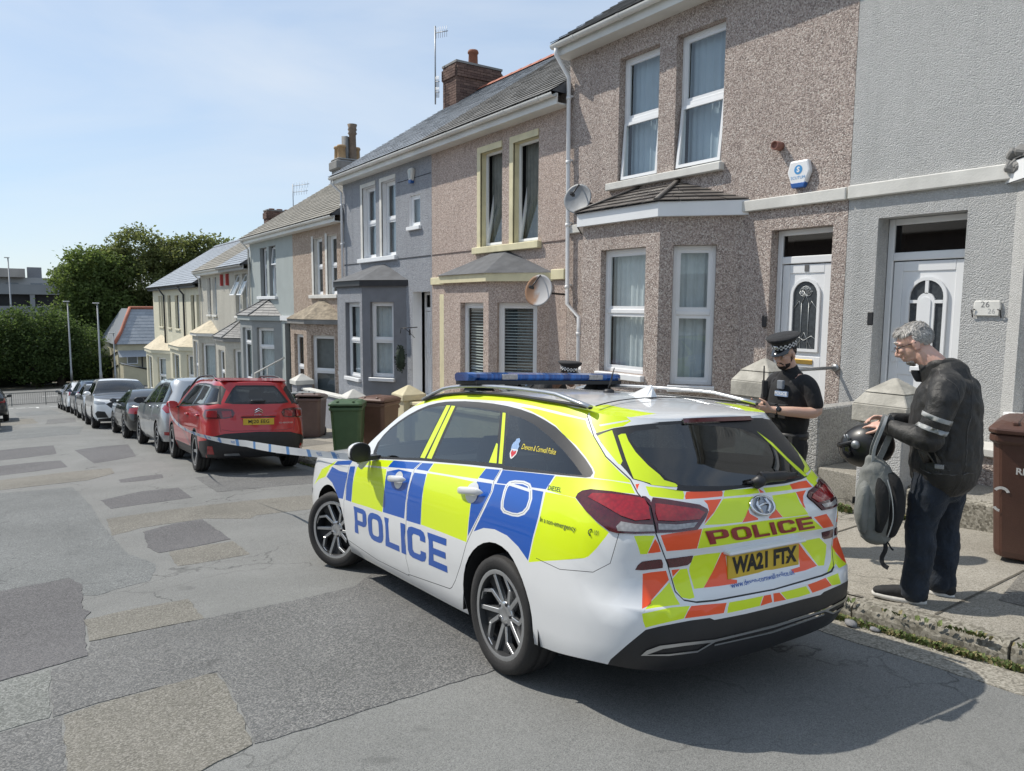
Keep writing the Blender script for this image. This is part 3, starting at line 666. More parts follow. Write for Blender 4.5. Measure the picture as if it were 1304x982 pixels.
# ---------- B1
h3,b=house('terraced_house','pink pebbledashed house with cream painted window surrounds and a grey bitumen bay roof',10.05,14.94,-.45,5.06,DB1,[(10.91,11.70,2.86,4.70),(12.09,12.86,2.86,4.70)])
b.build('wall',[DB1,CREAM],h3)
for a,c in ((10.91,11.70),(12.09,12.86)):
    q=MB(); q.fbox(F,c,c+.12,2.84,4.82,-.02,.02); q.fbox(F,a,c,4.70,4.82,-.02,.02); q.build('window_surround',CREAM,h3)
    window(h3,F,a,c,2.86,4.70,.12,(),.05,{0:-.17},mat('dim_room_grey',(.17,.18,.165),.9,.2,6),'net',sill=False)  # dark grey sheet stands in for the dim room seen through the panes
q=MB(); q.fbox(F,10.8,13.08,2.72,2.85,-.12,.09); q.build('window_sill',CREAM,h3,bevel=.01)
bay(h3,10.55,11.46,13.14,13.95,-1.6,2.12,dict(front=(.18,1.02,-.1,1.74,(),'slats'),right=(.22,.98,-.05,1.74,(),'slats'),left=(.2,.7,-.1,1.7,())),DB1,.7,None,LEAD,(11.9,12.3),.15,CREAM,'flat',sm=CREAM,apexz=2.74,curt=('slats',BLIND),fw=.06)
q=MB(); q.fbox(F,14.28,14.56,-.6,1.93,0,.015); q.build('door_surround',CREAM,h3); 
q=MB(); q.fbox(F,14.0,14.93,2.14,2.30,0,.05); q.fbox(F,10.08,10.46,2.14,2.32,0,.05); q.build('string_course',CREAM,h3,bevel=.01)
q=MB(); q.fbox(F,10.08,10.78,2.80,2.818,0,.012); q.fbox(F,13.1,14.92,2.80,2.818,0,.012); q.build('drip_line',mat('crack_brown',(.12,.09,.08),.9),h3)  # thin dark strips follow the crack line either side of the sill
gutter(h3,10.05,14.94,5.19); roof(h3,10.05,14.94,5.21,slate('slate_old',(.125,.12,.11),(.165,.158,.146),(.21,.2,.185)))
# ---------- B2
h4,b=house('terraced_house','blue grey roughcast house with a dark painted bay and a small upstairs window',14.94,20.2,-.45,5.06,DB2,[(16.80,17.60,2.92,4.76),(17.98,18.82,2.92,4.76),(15.50,16.05,3.52,4.24),(15.02,15.93,-.45,2.0,.25)])
b.build('wall',[DB2,WHITE],h4)
for a,c in ((16.80,17.60),(17.98,18.82)): window(h4,F,a,c,2.92,4.76,.13,(.5,),.05,None,CURTB,'net',sill=False)  # full bluish curtain stands in for blue sky reflected in these panes
for a,c in ((16.80,17.60),(17.98,18.82)):
    q=MB(); q.fbox(F,c,c+.12,2.92,4.86,-.02,.015); q.fbox(F,a,c,4.76,4.86,-.02,.015); q.build('window_surround',STONEW,h4)
window(h4,F,15.50,16.05,3.52,4.24,.05,(),.05,None,CURTB,'blind')
q=MB(); q.fbox(F,16.7,19.05,2.80,2.91,-.13,.09); q.build('window_sill',WHITE,h4,bevel=.01)
door(h4,F,15.02,15.93,-.45,2.0,1.55,.32,'arch')
bay(h4,16.25,17.27,18.95,19.85,-1.9,2.15,dict(front=(.18,1.1,-.16,1.74,(.5,)),right=(.36,1.02,-.1,1.76,(.5,)),left=(.2,.7,-.1,1.7,())),DB2S,.7,None,LEAD,(17.45,18.0),.14,mat('black_fascia',(.03,.03,.033),.5),'flat',curt=('net',CURT),apexz=2.72)
q=MB(); q.quad(*[Vector((7.295,17.28,z)) if k==0 else Vector((7.295,18.94,z)) for k,z in ((0,1.76),(1,1.76),(1,2.1),(0,2.1))]); q.quad((7.295,17.28,-1.6),(7.295,17.43,-1.6),(7.295,17.43,1.76),(7.295,17.28,1.76)); q.quad((7.295,18.39,-1.6),(7.295,18.94,-1.6),(7.295,18.94,1.76),(7.295,18.39,1.76)); q.quad((7.295,17.43,-1.6),(7.295,18.39,-1.6),(7.295,18.39,-.27),(7.295,17.43,-.27)); q.build('bay_front_render',DB2,h4)
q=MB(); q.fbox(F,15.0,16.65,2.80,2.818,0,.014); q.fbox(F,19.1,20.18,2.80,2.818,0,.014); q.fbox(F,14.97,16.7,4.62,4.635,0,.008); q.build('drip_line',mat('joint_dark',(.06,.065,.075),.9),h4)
gutter(h4,14.94,20.28,5.19); roof(h4,14.94,20.3,5.21,SL_BLUE)
downpipe(h4,[(7.66,20.2,5.14),(7.66,20.2,5.05),(7.92,20.12,4.8),(7.92,20.12,-1.2)],WHITE,.034)
chimney(h4,11.2,12.75,19.35,20.15,6.9,8.75,'brick',[(12.0,19.75,.55,.15,'pot')])
# ---------- C1
h5,b=house('terraced_house','tan pebbledashed house with a mossy worn bay roof and cream window surrounds',20.2,24.72,-1.4,4.05,DC1,[(20.74,21.50,2.0,3.72),(21.92,22.70,2.0,3.72)])
b.build('wall',[DC1,STONEW],h5)
for a,c in ((20.74,21.50),(21.92,22.70)):
    window(h5,F,a,c,2.0,3.72,.12,(.5,),.05,None,CURTB,'blind',sill=False)
    q=MB(); q.fbox(F,c,c+.16,1.98,3.8,-.02,.015); q.build('window_surround',STONEW,h5)
q=MB(); q.fbox(F,20.6,23.0,1.88,1.99,-.12,.09); q.build('window_sill',STONEW,h5,bevel=.01)
bay(h5,20.28,21.45,22.95,23.8,-2.6,1.12,dict(front=(.3,1.15,-1.0,.80,(.45,)),right=(.35,1.2,-1.1,.80,(.45,),'blind'),left=(.2,.7,-1,.8,())),DC1,.7,None,MOSSR,(21.7,22.2),.14,CEMT,'flat',apexz=1.82,curt=('blind',mat('dim_blind',(.16,.18,.19),.9)))
gutter(h5,20.2,24.72,4.18); roof(h5,20.2,24.72,4.20,SL_TAN)
# ---------- C2
h6,b=house('terraced_house','pale green grey rendered house with a slate bay roof trimmed in white',24.72,29.95,-1.4,4.05,DC2,[(26.62,27.42,2.0,3.78),(27.70,28.55,2.0,3.78),(25.0,25.75,-1.4,1.05,.2)])
b.build('wall',[DC2,DC2S],h6)
for a,c in ((26.62,27.42),(27.70,28.55)): window(h6,F,a,c,2.0,3.78,.16,(.62,),.05,{1:.12} if a<27 else None,CURTB,'blind',sill=False)
q=MB(); q.fbox(F,26.5,28.85,1.88,1.99,-.12,.09); q.build('window_sill',WHITE,h6,bevel=.01)
q=MB(); q.fbox(F,24.95,25.8,-1.4,1.15,-.2,-.16); q.build('front_door',mat('dark_green_door',(.03,.05,.045),.5),h6)
bay(h6,26.15,27.33,28.95,29.7,-2.9,1.12,dict(front=(.14,1.3,-1.1,.84,(.72,)),right=(.35,1.15,-1.4,.86,(.7,)),left=(.2,.6,-1,.8,())),DC2S,.7,None,SL_GREY,(27.5,28.1),.16,DC2,'slate',apexz=1.86)
q=MB(); q.fbox(F,24.75,26.1,1.14,1.3,0,.06); q.build('string_course',WHITE,h6)
gutter(h6,24.72,30.0,4.18); roof(h6,24.72,30.0,4.20,SL_TAN)
downpipe(h6,[(7.66,29.9,4.12),(7.92,29.85,3.8),(7.92,29.85,-2)],STONEW,.034,False)
chimney(h6,11.4,12.5,29.2,29.95,5.9,7.6,'cement',[(11.62,29.4,.55,.17,'pot'),(11.88,29.6,.95,.17,'square'),(12.14,29.5,1.45,.2,'tall'),(12.4,29.75,.6,.16,'pot'),(11.62,29.78,.55,.16,'pot')])
# ---------- D1 D2
h7,b=house('terraced_house','cream grey roughcast house with red vent tubes and two tilted upstairs windows',29.95,34.05,-2.4,3.1,DD,[(30.45,31.2,1.2,2.93),(31.6,32.35,1.2,2.93)])
b.build('wall',[DD,DD],h7)
for a,c in ((30.45,31.2),(31.6,32.35)): window(h7,F,a,c,1.2,2.93,.14,(.45,),.045,{1:.42},CURTB,'blind',detail=False,sillm=STONEW)
bay(h7,30.2,31.4,33.0,33.7,-4,.18,dict(front=(.2,1.2,-2.0,-.2,(.5,)),right=(.3,.95,-2.2,-.12,(.4,))),DD,.7,None,SL_GREY,(31.8,32.3),.15,CEMT,'slate',apexz=.95)
gutter(h7,29.95,34.05,3.23,m=mat('grey_gutter',(.35,.35,.34),.6)); roof(h7,29.95,34.05,3.25,SL_BLUE)
q=MB()
for y in (33.35,34.35): q.box(7.88,8,y,y+.12,2.5,3.0)
q.build('vent_tube',mat('red_paint',(.38,.05,.045),.6),h7)
h8,b=house('terraced_house','cream roughcast house with a painted cream bay roof beside the downpipe',34.05,39.0,-2.4,3.1,DD,[(35.7,36.45,1.2,2.93),(36.85,37.6,1.2,2.93)])
b.build('wall',[DD,STONEW],h8)
for a,c in ((35.7,36.45),(36.85,37.6)): window(h8,F,a,c,1.2,2.93,.16,(.5,),.045,None,CURTB,'blind',detail=False,sillm=STONEW)
bay(h8,35.4,36.5,37.8,38.6,-4.2,.22,dict(front=(.2,1.1,-1.9,-.05,(.4,)),right=(.3,1.1,-2.2,-.1,())),DD,.7,None,mat('cream_bay_roof',(.56,.49,.36),.8,.15,6,dirt=.3),(36.9,37.3),.14,STONEW,'flat',apexz=.92)
gutter(h8,34.05,39.1,3.23); roof(h8,34.05,39.1,3.25,SL_TAN)
downpipe(h8,[(7.66,38.95,3.15),(7.92,38.9,2.9),(7.92,38.9,-3.2)],STONEW,.034,False)
chimney(h8,11.2,12.6,38.4,39.05,5.2,6.45,'brick',[(11.5,38.7,.12,.14,'pot'),(11.9,38.7,.12,.14,'pot'),(12.3,38.7,.12,.14,'pot')])
# ---------- E
h9,b=house('terraced_house','long cream rendered house with black downpipes at the foot of the terrace',39.0,53.4,-3.6,2.58,DE,[(39.3,40.1,.3,2.15),(40.6,41.5,.3,2.15),(44.6,45.9,.3,2.18),(47.2,48.2,.3,2.2),(49.85,50.5,.3,2.2),(50.7,51.3,.3,2.2),(43.9,44.8,-4.1,-1.6)])
b.build('wall',[DE,DE],h9)
for a,c in ((39.3,40.1),(40.6,41.5),(44.6,45.9),(47.2,48.2),(49.85,50.5),(50.7,51.3)): window(h9,F,a,c,.3,2.17,.18,(.5,),.045,None,CURTB,'blind',detail=False,sillm=DE,sillext=.08)
bay(h9,47.3,49.2,51.6,52.8,-5,-1.25,dict(front=(.3,2.0,-3.6,-1.5,()),right=(.7,1.55,-3.9,-1.5,(.55,))),DE,.8,None,mat('cream_bay_roof',(.6,.54,.4),.8,.15,6),(50.2,51.2),.2,DE,'flat',apexz=-.25)
bay(h9,39.1,40.4,43.2,44.0,-4.6,-.65,dict(front=(.4,2.2,-3.0,-.9,()),right=(.5,1.1,-3.0,-.85,(.5,))),DE,.8,None,mat('cream_bay_roof',(.6,.54,.4),.8,.15,6),(41.5,42.2),.2,DE,'flat',apexz=.1)
gutter(h9,39.0,53.6,2.7,m=BLACKP); roof(h9,39.0,53.6,2.72,SL_BLUE,ridge=SL_BLUE,gauge=.25,w=.35)
for y in (43.3,49.3): downpipe(h9,[(7.66,y,2.63),(7.92,y-.35,2.2),(7.92,y-.4,-4)],BLACKP,.05,False)
for hh in (h,h2,h3,h4,h5,h6,h7,h8,h9): 
    bpy.context.view_layer.update()
    for c in bpy.data.objects:
        if c.parent==hh: c.matrix_parent_inverse=hh.matrix_world.inverted()
# children built in world coordinates hang below their house empties; sub-parts inherit identity

# ---------- the other side of the street, seen in glass and paint
for lab,ya,yb,m_ in (('cream rendered house across the street, mirrored in the car windows',-4,3.5,DE),('grey roughcast house across the street with white windows',3.5,11,DA2),('pebbledashed house across the street further down the hill',11,19,DB1)):
    zb=G(-5,ya)-.2; e=empty('facing_house',(-9.5,(ya+yb)/2,zb)); tag(e,lab,'house','houses on the other side of the street')
    bpy.context.view_layer.update(); FO=Fr((0,0,0),(0,1,0),(1,0,0)); w2=(yb-ya)/2; ops=[(-w2+.8,-w2+1.9,.9,2.4),(w2-2.4,w2-1.4,.1,2.3),(-w2+.8,-w2+1.7,3.5,5.0),(w2-1.9,w2-1.0,3.5,5.0)]
    b=MB(); wallpanel(b,FO,-w2,w2,-.5,5.7,ops,.14,0,0); b.quad((-7,-w2,-.5),(0,-w2,-.5),(0,-w2,5.7),(-7,-w2,5.7)); b.quad((-7,w2,-.5),(0,w2,-.5),(0,w2,5.7),(-7,w2,5.7)); b.quad((-7,-w2,-.5),(-7,w2,-.5),(-7,w2,5.7),(-7,-w2,5.7)); b.build('wall',m_,e)
    b=MB(); b.add([(.3,-w2,5.6),(.3,w2,5.6),(-3.6,w2,8.2),(-3.6,-w2,8.2),(-7.4,-w2,5.6),(-7.4,w2,5.6)],[[0,1,2,3],[3,2,5,4],[0,3,4],[1,5,2]]); b.build('roof',SL_GREY,e)
    for k,o_ in enumerate(ops):
        if k==1: b=MB(); b.fbox(FO,o_[0],o_[1],o_[2],o_[3],-.16,-.12); b.build('front_door',WHITE,e)
        else: window(e,FO,o_[0],o_[1],o_[2],o_[3],.1,(.5,),.06,None,CURTB,'blind',detail=False)
# ================================================================ STREET FURNITURE, GARDENS, BINS
def text_mesh(s,size,bold=0,spacing=1.0,align='CENTER'):
    c=bpy.data.curves.new('text','FONT'); c.body=s; c.size=size; c.align_x=align; c.align_y='CENTER'; c.offset=bold; c.resolution_u=2; c.space_character=spacing
    o=bpy.data.objects.new('text',c); COL.objects.link(o); dg=bpy.context.evaluated_depsgraph_get(); dg.update()
    me=bpy.data.meshes.new_from_object(o.evaluated_get(dg)); v=[tuple(p.co) for p in me.vertices]; f=[list(p.vertices) for p in me.polygons]
    bpy.data.objects.remove(o); bpy.data.curves.remove(c); bpy.data.meshes.remove(me); return v,f
def text_on(name,s,size,fn,m,parent,bold=0,spacing=1.0,align='CENTER'):
    v,f=text_mesh(s,size,bold,spacing,align); b=MB(); b.add([fn(p[0],p[1]) for p in v],f); return b.build(name,m,parent)
PIERW=mat('pier_white',(.62,.61,.57),.85,.1,6,bs=.3,bscale=40,dirt=.35)
PIERC=mat('pier_cream',(.62,.56,.38),.85,.1,6,bs=.3,bscale=40,dirt=.3)
PIERS=mat('pier_stone',(.42,.40,.35),.92,.25,7,bs=.6,bscale=30,dirt=.6)
PIERG=mat('pier_grey',(.27,.28,.31),.85,.08,6,bs=.3,bscale=40)
def pier(label,x,y,w,ztop,zb,shaft,cap,big=False):
    e=empty('gate_pier',(x,y,zb)); tag(e,label,'gate pier','gate piers along the pavement')
    b=MB(); b.box(-w/2,w/2,-w/2,w/2,-.15,ztop-zb-.3-(.12 if big else 0)); b.build('shaft',shaft,e,bevel=.01)
    h=ztop-zb; k=w/2+.05; b=MB()
    if big:
        z0=h-.42; b.box(-k,k,-k,k,z0,z0+.17)
        def fr(a,za,c,zc): b.hexa([(-a,-a,za),(a,-a,za),(a,a,za),(-a,a,za),(-c,-c,zc),(c,-c,zc),(c,c,zc),(-c,c,zc)])
        fr(k,z0+.17,k*.72,z0+.28); fr(k*.75,z0+.285,.02,h)
    else:
        z0=h-.3; b.box(-k,k,-k,k,z0,z0+.12); b.hexa([(-k,-k,z0+.12),(k,-k,z0+.12),(k,k,z0+.12),(-k,k,z0+.12),(-.03,-.03,h),(.03,-.03,h),(.03,.03,h),(-.03,.03,h)])
    b.build('cap',cap,e,bevel=.008); return e
def gz(y): return PV(6.8,y)
pier('rendered gate pier with a two tone pyramid cap behind the police officer',7.08,5.28,.42,1.1,gz(5.28),DA2,PIERS,True)
pier('roughcast gate pier with a large weathered stone cap beside the man in leather',7.08,3.78,.44,1.0,gz(3.8),DA2,PIERS,True)
pier('cream pier with a pointed cap behind the brown bin beside the police car bonnet',7.08,14.3,.46,-.03,gz(14.3),PIERC,PIERC)
pier('grey pier with a white pointed cap just behind the green bin',7.08,17.4,.46,-.42,gz(17.4),PIERG,PIERW)
pier('blue grey pier with a white cap beside the red car and back bins',7.08,21.3,.46,-.33,gz(21.3),PIERG,PIERW)
pier('cream stone pier with a rounded cap above the silver car roof',7.08,38.3,.5,-2.3,gz(38.3),PIERC,PIERC)
pier('cream gate pier nearest the long cream house',7.08,46.0,.55,-3.2,gz(46),PIERC,PIERC)
def gwall(name,label,cat,x0,x1,y0,y1,zt0,zt1,m,cop=None,group=None):
    e=empty(name,((x0+x1)/2,(y0+y1)/2,gz(y0))); tag(e,label,cat,group); off=Vector(e.location)
    z0=min(gz(y0),gz(y1))-.3
    b=MB(); P=[(x0,y0,z0),(x1,y0,z0),(x1,y1,z0),(x0,y1,z0),(x0,y0,zt0),(x1,y0,zt0),(x1,y1,zt1),(x0,y1,zt1)]
    b.hexa([Vector(p)-off for p in P]); b.build('wall_body',m,e,bevel=.015)
    if cop:
        k=.04; b=MB(); P=[(x0-k,y0,zt0),(x1+k,y0,zt0),(x1+k,y1,zt1),(x0-k,y1,zt1),(x0-k,y0,zt0+.07),(x1+k,y0,zt0+.07),(x1+k,y1,zt1+.07),(x0-k,y1,zt1+.07)]
        b.hexa([Vector(p)-off for p in P]); b.build('coping',cop,e,bevel=.012)
    return e
ROUGH=dash('rough_render',[(.36,.355,.34),(.30,.295,.28),(.42,.41,.39)],60,.9,.012,.5)
gwall('garden_wall','grey roughcast dividing wall with a rounded top between two front doors','wall',7.0,7.99,4.52,4.72,.62,.62,ROUGH)
gwall('garden_wall','low stained concrete plinth wall along the pavement behind the man','wall',6.86,7.0,-.5,3.5,.0,.0,KERB)
gwall('garden_wall','low cream wall running from the cream pier behind the police car','wall',7.0,7.16,10.6,14.05,-.28,-.42,PIERC,PIERC)
gwall('garden_wall','grey wall with a sloping pale coping behind the brown wheelie bins','wall',7.0,7.16,17.7,21.05,-.72,-.78,PIERG,STONEW)
gwall('garden_wall','cream wall stepping down outside the long cream house','wall',7.0,7.16,38.7,45.7,-2.75,-3.3,PIERC,PIERC)
gwall('garden_wall','low cream wall at the foot of the terrace beside the lamp post','wall',7.0,7.2,46.4,52.5,-3.6,-4.0,PIERC,PIERC)
gwall('garden_wall','low grey wall outside the pale green house','wall',7.0,7.16,22,29,-1.1,-1.6,PIERG,STONEW)
b=MB(); b.box(7.02,8.0,4.74,5.96,-.6,-.06); o=b.build('doorstep',CONC,bevel=.015); tag(o,'dark concrete step leading to the oval-glazed white door','step')
b=MB(); b.box(7.55,7.995,5.0,5.96,-.06,.15); o=b.build('doorstep',CONC,bevel=.012); tag(o,'upper step directly under the oval-glazed white door','step')
b=MB(); b.box(7.0,8.0,-.5,4.5,-.5,.0); o=b.build('garden_terrace',CONC,bevel=.01); o['kind']='structure'
b=MB(); b.box(7.5,7.995,3.5,4.5,.0,.17); o=b.build('doorstep',STONEW,bevel=.012); tag(o,'pale step under the white door of number 26','step')
e=empty('handrail',(7.98,4.98,.98)); tag(e,'short grey metal handrail beside the oval-glazed white door','handrail')
b=MB(); b.tube([(0,0,0),(-.42,.1,-.01),(-.62,.14,-.02)],.02,8); b.build('rail',GALV,e); b=MB(); b.lathe([(.045,0),(.045,.02),(0,.02)],Matrix.Translation((.01,0,0))@Matrix.Rotation(-math.pi/2,4,'Y'),12); b.build('wall_flange',GALV,e)
b=MB(); b.tube([(7.2,26.8,-1.25),(7.2,26.75,-.75),(7.9,25.6,-.15)],.03,6); b.tube([(7.5,26.25,-1.4),(7.5,26.25,-.52)],.025,6); o=b.build('handrail',STONEW); tag(o,'white sloping handrail beside the pale green house','handrail')
# ---- wheelie bins
def bin_mats(c): return mat('bin_%02d%02d'%(c[0]*100,c[1]*100),c,.42,.12,5,bs=.15,bscale=80,dirt=.25)
def wheelie(label,x,y,z,rz,c,open_=0,mark=False,debris=False,scale=1.0):
    e=empty('wheelie_bin',(x,y,z),rz); tag(e,label,'wheelie bin','wheelie bins on the pavement')
    m=bin_mats(c)
    def ring(w,d0,d1,zz,k=.05):
        P=[(-w+k,-d0),(w-k,-d0),(w,-d0+k),(w,d1-k),(w-k,d1),(-w+k,d1),(-w,d1-k),(-w,-d0+k)]
        return [(p*scale,q*scale,zz*scale) for p,q in P]
    b=MB(); b.rings([ring(.225,.24,.27,.03),ring(.235,.25,.275,.08),ring(.275,.325,.33,.86),ring(.278,.33,.335,.90),ring(.30,.36,.36,.905),ring(.30,.36,.36,.965),ring(.275,.33,.33,.965),ring(.22,.24,.27,.10)],0,False)
    b.box(-.26*scale,.26*scale,.30*scale,.355*scale,.80*scale,.86*scale); b.build('body',m,e,bevel=.012)
    L=MB(); L.rings([ring(.305,.375,.37,.0),ring(.308,.38,.37,.035),ring(.28,.34,.34,.062),ring(.24,.28,.28,.085),ring(.1,.1,.1,.09)],0,False)
    for k in (-1,1): L.box(k*.14-.02,k*.14+.02,-.34,.30,.06,.092)
    lid=L.build('lid',m,e,bevel=.008); lid.location=(0,0,.97*scale); lid.rotation_euler=(-open_,0,0)
    b=MB(); b.tube([(-.22,.40,.93),(.22,.40,.93)],.016,8)
    for k in (-.2,0,.2): b.box(k-.015,k+.015,.34,.41,.915,.945)
    b.build('handle',m,e)
    for k in (-1,1):
        b=MB(); b.lathe([(.03,-.03),(.1,-.03),(.105,-.01),(.105,.02),(.09,.03),(.03,.03)],Matrix.Translation((k*.205,.29,.1))@Matrix.Rotation(math.pi/2,4,'Y'),14); b.build('wheel',BLACKP,e)
    if mark:
        W=mat('bin_print',(.62,.6,.57),.7,.2,30)
        fy=lambda z:-(.25+(.325-.25)*(z-.08)/.78)-.004
        text_on('lettering','RE',.068,lambda a,c2:(-.085+a,fy(.70+c2),.70+c2),W,e,.002)
        b=MB()
        for k,(cx,cz,r,a0,a1) in enumerate(((-.2,.52,.055,.3,2.6),(-.2,.43,.05,3.5,4.6))):
            P=[(cx+r*math.cos(a0+(a1-a0)*i/8),cz+r*math.sin(a0+(a1-a0)*i/8)) for i in range(9)]; Q=[(cx+r*.62*math.cos(a0+(a1-a0)*i/8),cz+r*.62*math.sin(a0+(a1-a0)*i/8)) for i in range(9)]
            b.add([(p,fy(q),q) for p,q in P+Q],[[i,i+1,10+i,9+i] for i in range(8)])
        b.build('recycling_mark',W,e)
    return e
BR=(.14,.075,.053); GR=(.06,.115,.05)
def bz(y,x=6): return PV(x,y)
wheelie('brown wheelie bin with white lettering beside the man in leather',6.30,2.24,bz(2.24),R(-74),(.095,.045,.032),0,True)
wheelie('green wheelie bin standing in front on the kerb side',5.08,12.75,bz(12.75,5),R(-30),GR,.05)
wheelie('brown wheelie bin beside the green one, nearest the cream pier',5.9,13.2,bz(13.2),R(-55),BR,.03)
wheelie('dusty brown wheelie bin in the back pair beside the red car',5.95,17.2,bz(17.2),R(-35),(.16,.11,.095),.12)
wheelie('dark green wheelie bin half hidden behind the dusty brown one',5.35,17.75,bz(17.75,5.4),R(-30),(.055,.095,.05),.15)
wheelie('pale grey lidded bin behind the dusty brown bin by the wall',6.1,18.1,bz(18.1),R(-30),(.26,.27,.27),.2)
# weeds and grit at the kerb
WEED=[mat('weed_leaf',(.10,.135,.035),.7,.5,30),mat('weed_dry',(.22,.19,.09),.8,.4,30)]
def weeds(label,area,n,h):
    b=MB(); rnd=random.Random(n)
    for i in range(n):
        x,y=area(rnd); z=(G(x,y) if x<4.44 else PV(x,y)); a=rnd.uniform(0,6.28); L=h*rnd.uniform(.4,1); w=L*.28; dx,dy=math.cos(a),math.sin(a); l=rnd.uniform(.2,.9)
        p=Vector((x,y,z)); q=p+Vector((dx*L*l,dy*L*l,L*.8)); s=Vector((-dy,dx,0))*w
        b.add([p,(p+q)/2+s+Vector((0,0,.01)),q,(p+q)/2-s],[[0,1,2,3]],0 if rnd.random()<.66 else 1)
    o=b.build('weeds',WEED); o['kind']='stuff'; return o
CL=[(random.Random(3).uniform(0,1),0)]
_r=random.Random(21); CL=[(4.405+_r.gauss(0,.012),_r.choice([_r.uniform(.6,2.0),_r.uniform(1.2,2.05),_r.uniform(2.0,3.2)]),_r.uniform(.03,.11)) for _ in range(34)]
def gut(r):
    c=r.choice(CL); return min(4.44,c[0]+r.gauss(0,.018)),c[1]+r.gauss(0,c[2])
weeds('',gut,3200,.05)
_r=random.Random(5); CB=[(6.84+_r.gauss(0,.03),_r.uniform(3.5,4.6),.05) for _ in range(9)]
weeds('',lambda r:(lambda c:(c[0]+r.gauss(0,.03),c[1]+r.gauss(0,c[2])))(r.choice(CB)),600,.08)
weeds('',lambda r:(4.42+r.gauss(0,.015),r.uniform(11,13.5)),500,.06)
weeds('',lambda r:(6.95+r.gauss(0,.04),r.uniform(16.2,16.8)),150,.35)
STN=mat('pebble',(.2,.2,.21),.8,.3,20,bs=.4)
def stone(label,x,y,z,r,seed):
    bm=bmesh.new(); bmesh.ops.create_icosphere(bm,subdivisions=2,radius=r); rnd=random.Random(seed)
    for v in bm.verts: v.co=v.co*rnd.uniform(.85,1.1); v.co.z*=.55; v.co.x*=1.4
    me=bpy.data.meshes.new('stone'); bm.to_mesh(me); bm.free(); me.materials.append(STN); me.polygons.foreach_set('use_smooth',[True]*len(me.polygons))
    o=bpy.data.objects.new('stone',me); COL.objects.link(o); o.location=(x,y,z+r*.3); o.rotation_euler=(0,0,seed); tag(o,label,'stone'); return o
stone('dark pebble in the gutter below the man\'s shoe',4.33,2.5,G(4.33,2.5)+.012,.038,1); stone('small grey stone beside the dark pebble in the gutter',4.36,2.36,G(4.36,2.36)+.012,.024,5)
# ---- fixtures on the houses that are things of their own: alarms, dishes, aerials, cameras
def dish(label,x,y,z,r,yaw,rust):
    e=empty('satellite_dish',(x,y,z)); tag(e,label,'satellite dish')
    M=Matrix.Rotation(yaw,4,'Z')@Matrix.Rotation(R(78),4,'Y')
    b=MB(); rs=[]
    prof=[(r*k/8,.22*r*(k/8)**2) for k in range(0,9)]
    b.lathe([(.001,0)]+prof[1:]+[(r,.22*r-.012)]+[(a,c-.012) for a,c in prof[:0:-1]]+[(.001,-.012)],M,24)
    b.build('reflector',rust or DISHM,e)
    b=MB(); f=M@Vector((0,0,r*1.0)); l=M@Vector((-r*.95,0,.2*r)); 
    b.tube([l,f],.012,6); b.tube([M@Vector((0,0,-.01)),M@Vector((0,0,-.12)),Vector((8-x,0,-.05))],.018,6); b.build('arm',BLACKP,e)
    b=MB(); b.obox(Matrix.Translation(f)@M,.05,.05,.11); b.build('receiver',BLACKP,e,bevel=.01)
mm,t,p=nodes('dish_rusty'); v=coord(t); sx=N(t,'SeparateXYZ'); t.links.new(v,sx.inputs[0]); n=noise(t,v,5,5); ad=N(t,'Math',operation='MULTIPLY_ADD'); t.links.new(n,ad.inputs[0]); ad.inputs[1].default_value=.3; t.links.new(sx.outputs[1],ad.inputs[2])
col=ramp(t,ad.outputs[0],[(.16,(.42,.42,.43)),(.26,(.30,.17,.10))]); t.links.new(col,p.inputs['Base Color']); p.inputs['Roughness'].default_value=.7
dish('grey satellite dish beside the slate bay roof on the brown pebbledash',7.68,9.38,3.38,.24,R(205),None)
dish('rust streaked satellite dish on the pink pebbledashed bay',7.45,10.08,1.93,.27,R(200),mm)
def alarm(label,F,u,z,kind):
    e=empty('alarm_box',F.p(u,z,.0)); tag(e,label,'alarm box'); O=Vector(e.location)
    if kind=='hex':
        P=[(-.12,.16),(.12,.16),(.155,.02),(.08,-.16),(-.08,-.16),(-.155,.02)]
        b=MB(); b.prism(P,lambda a,c,t:F.p(u+a,z+c,t)-O,.0,.07); b.build('case',WHITE,e,bevel=.02,segs=2)
        BL=mat('alarm_blue',(.02,.10,.34),.4)
        b=MB(); b.prism([(-.105,-.10),(.105,-.10),(.082,-.163),(-.082,-.163)],lambda a,c,t:F.p(u+a,z+c,t)-O,.01,.074); b.build('strobe_lens',BL,e,bevel=.008)
        LB=mat('alarm_logo',(.05,.28,.6),.5)
        b=MB(); P=[(.055*math.cos(i*math.pi/10),.05+.055*math.sin(i*math.pi/10)) for i in range(20)]; b.add([F.p(u+a,z+c,.0725)-O for a,c in P],[list(range(20))]); b.build('logo_disc',LB,e)
        text_on('logo_letter','S',.085,lambda a,c:F.p(u-a,z+.048+c,.074)-O,WHITE,e,.004); text_on('lettering','SCUTUM',.05,lambda a,c:F.p(u-a,z-.045+c,.0725)-O,LB,e)
    else:
        P=[(-.1,.17),(.1,.17),(.13,.1),(.05,-.17),(-.05,-.17),(-.13,.1)]
        b=MB(); b.prism(P,lambda a,c,t:F.p(u+a,z+c,t)-O,.0,.09); b.build('case',STONEW,e,bevel=.02)
        b=MB(); b.prism([(-.07,-.1),(.07,-.1),(.052,-.172),(-.052,-.172)],lambda a,c,t:F.p(u+a,z+c,t)-O,.01,.094); b.build('strobe_lens',mat('alarm_blue',(.02,.10,.34),.4),e)
        b=MB(); b.prism([(-.05,.12),(.05,.12),(.03,-.06),(-.03,-.06)],lambda a,c,t:F.p(u+a,z+c,t)-O,.09,.1); b.build('badge_panel',mat('pale_print',(.45,.5,.5),.5),e)
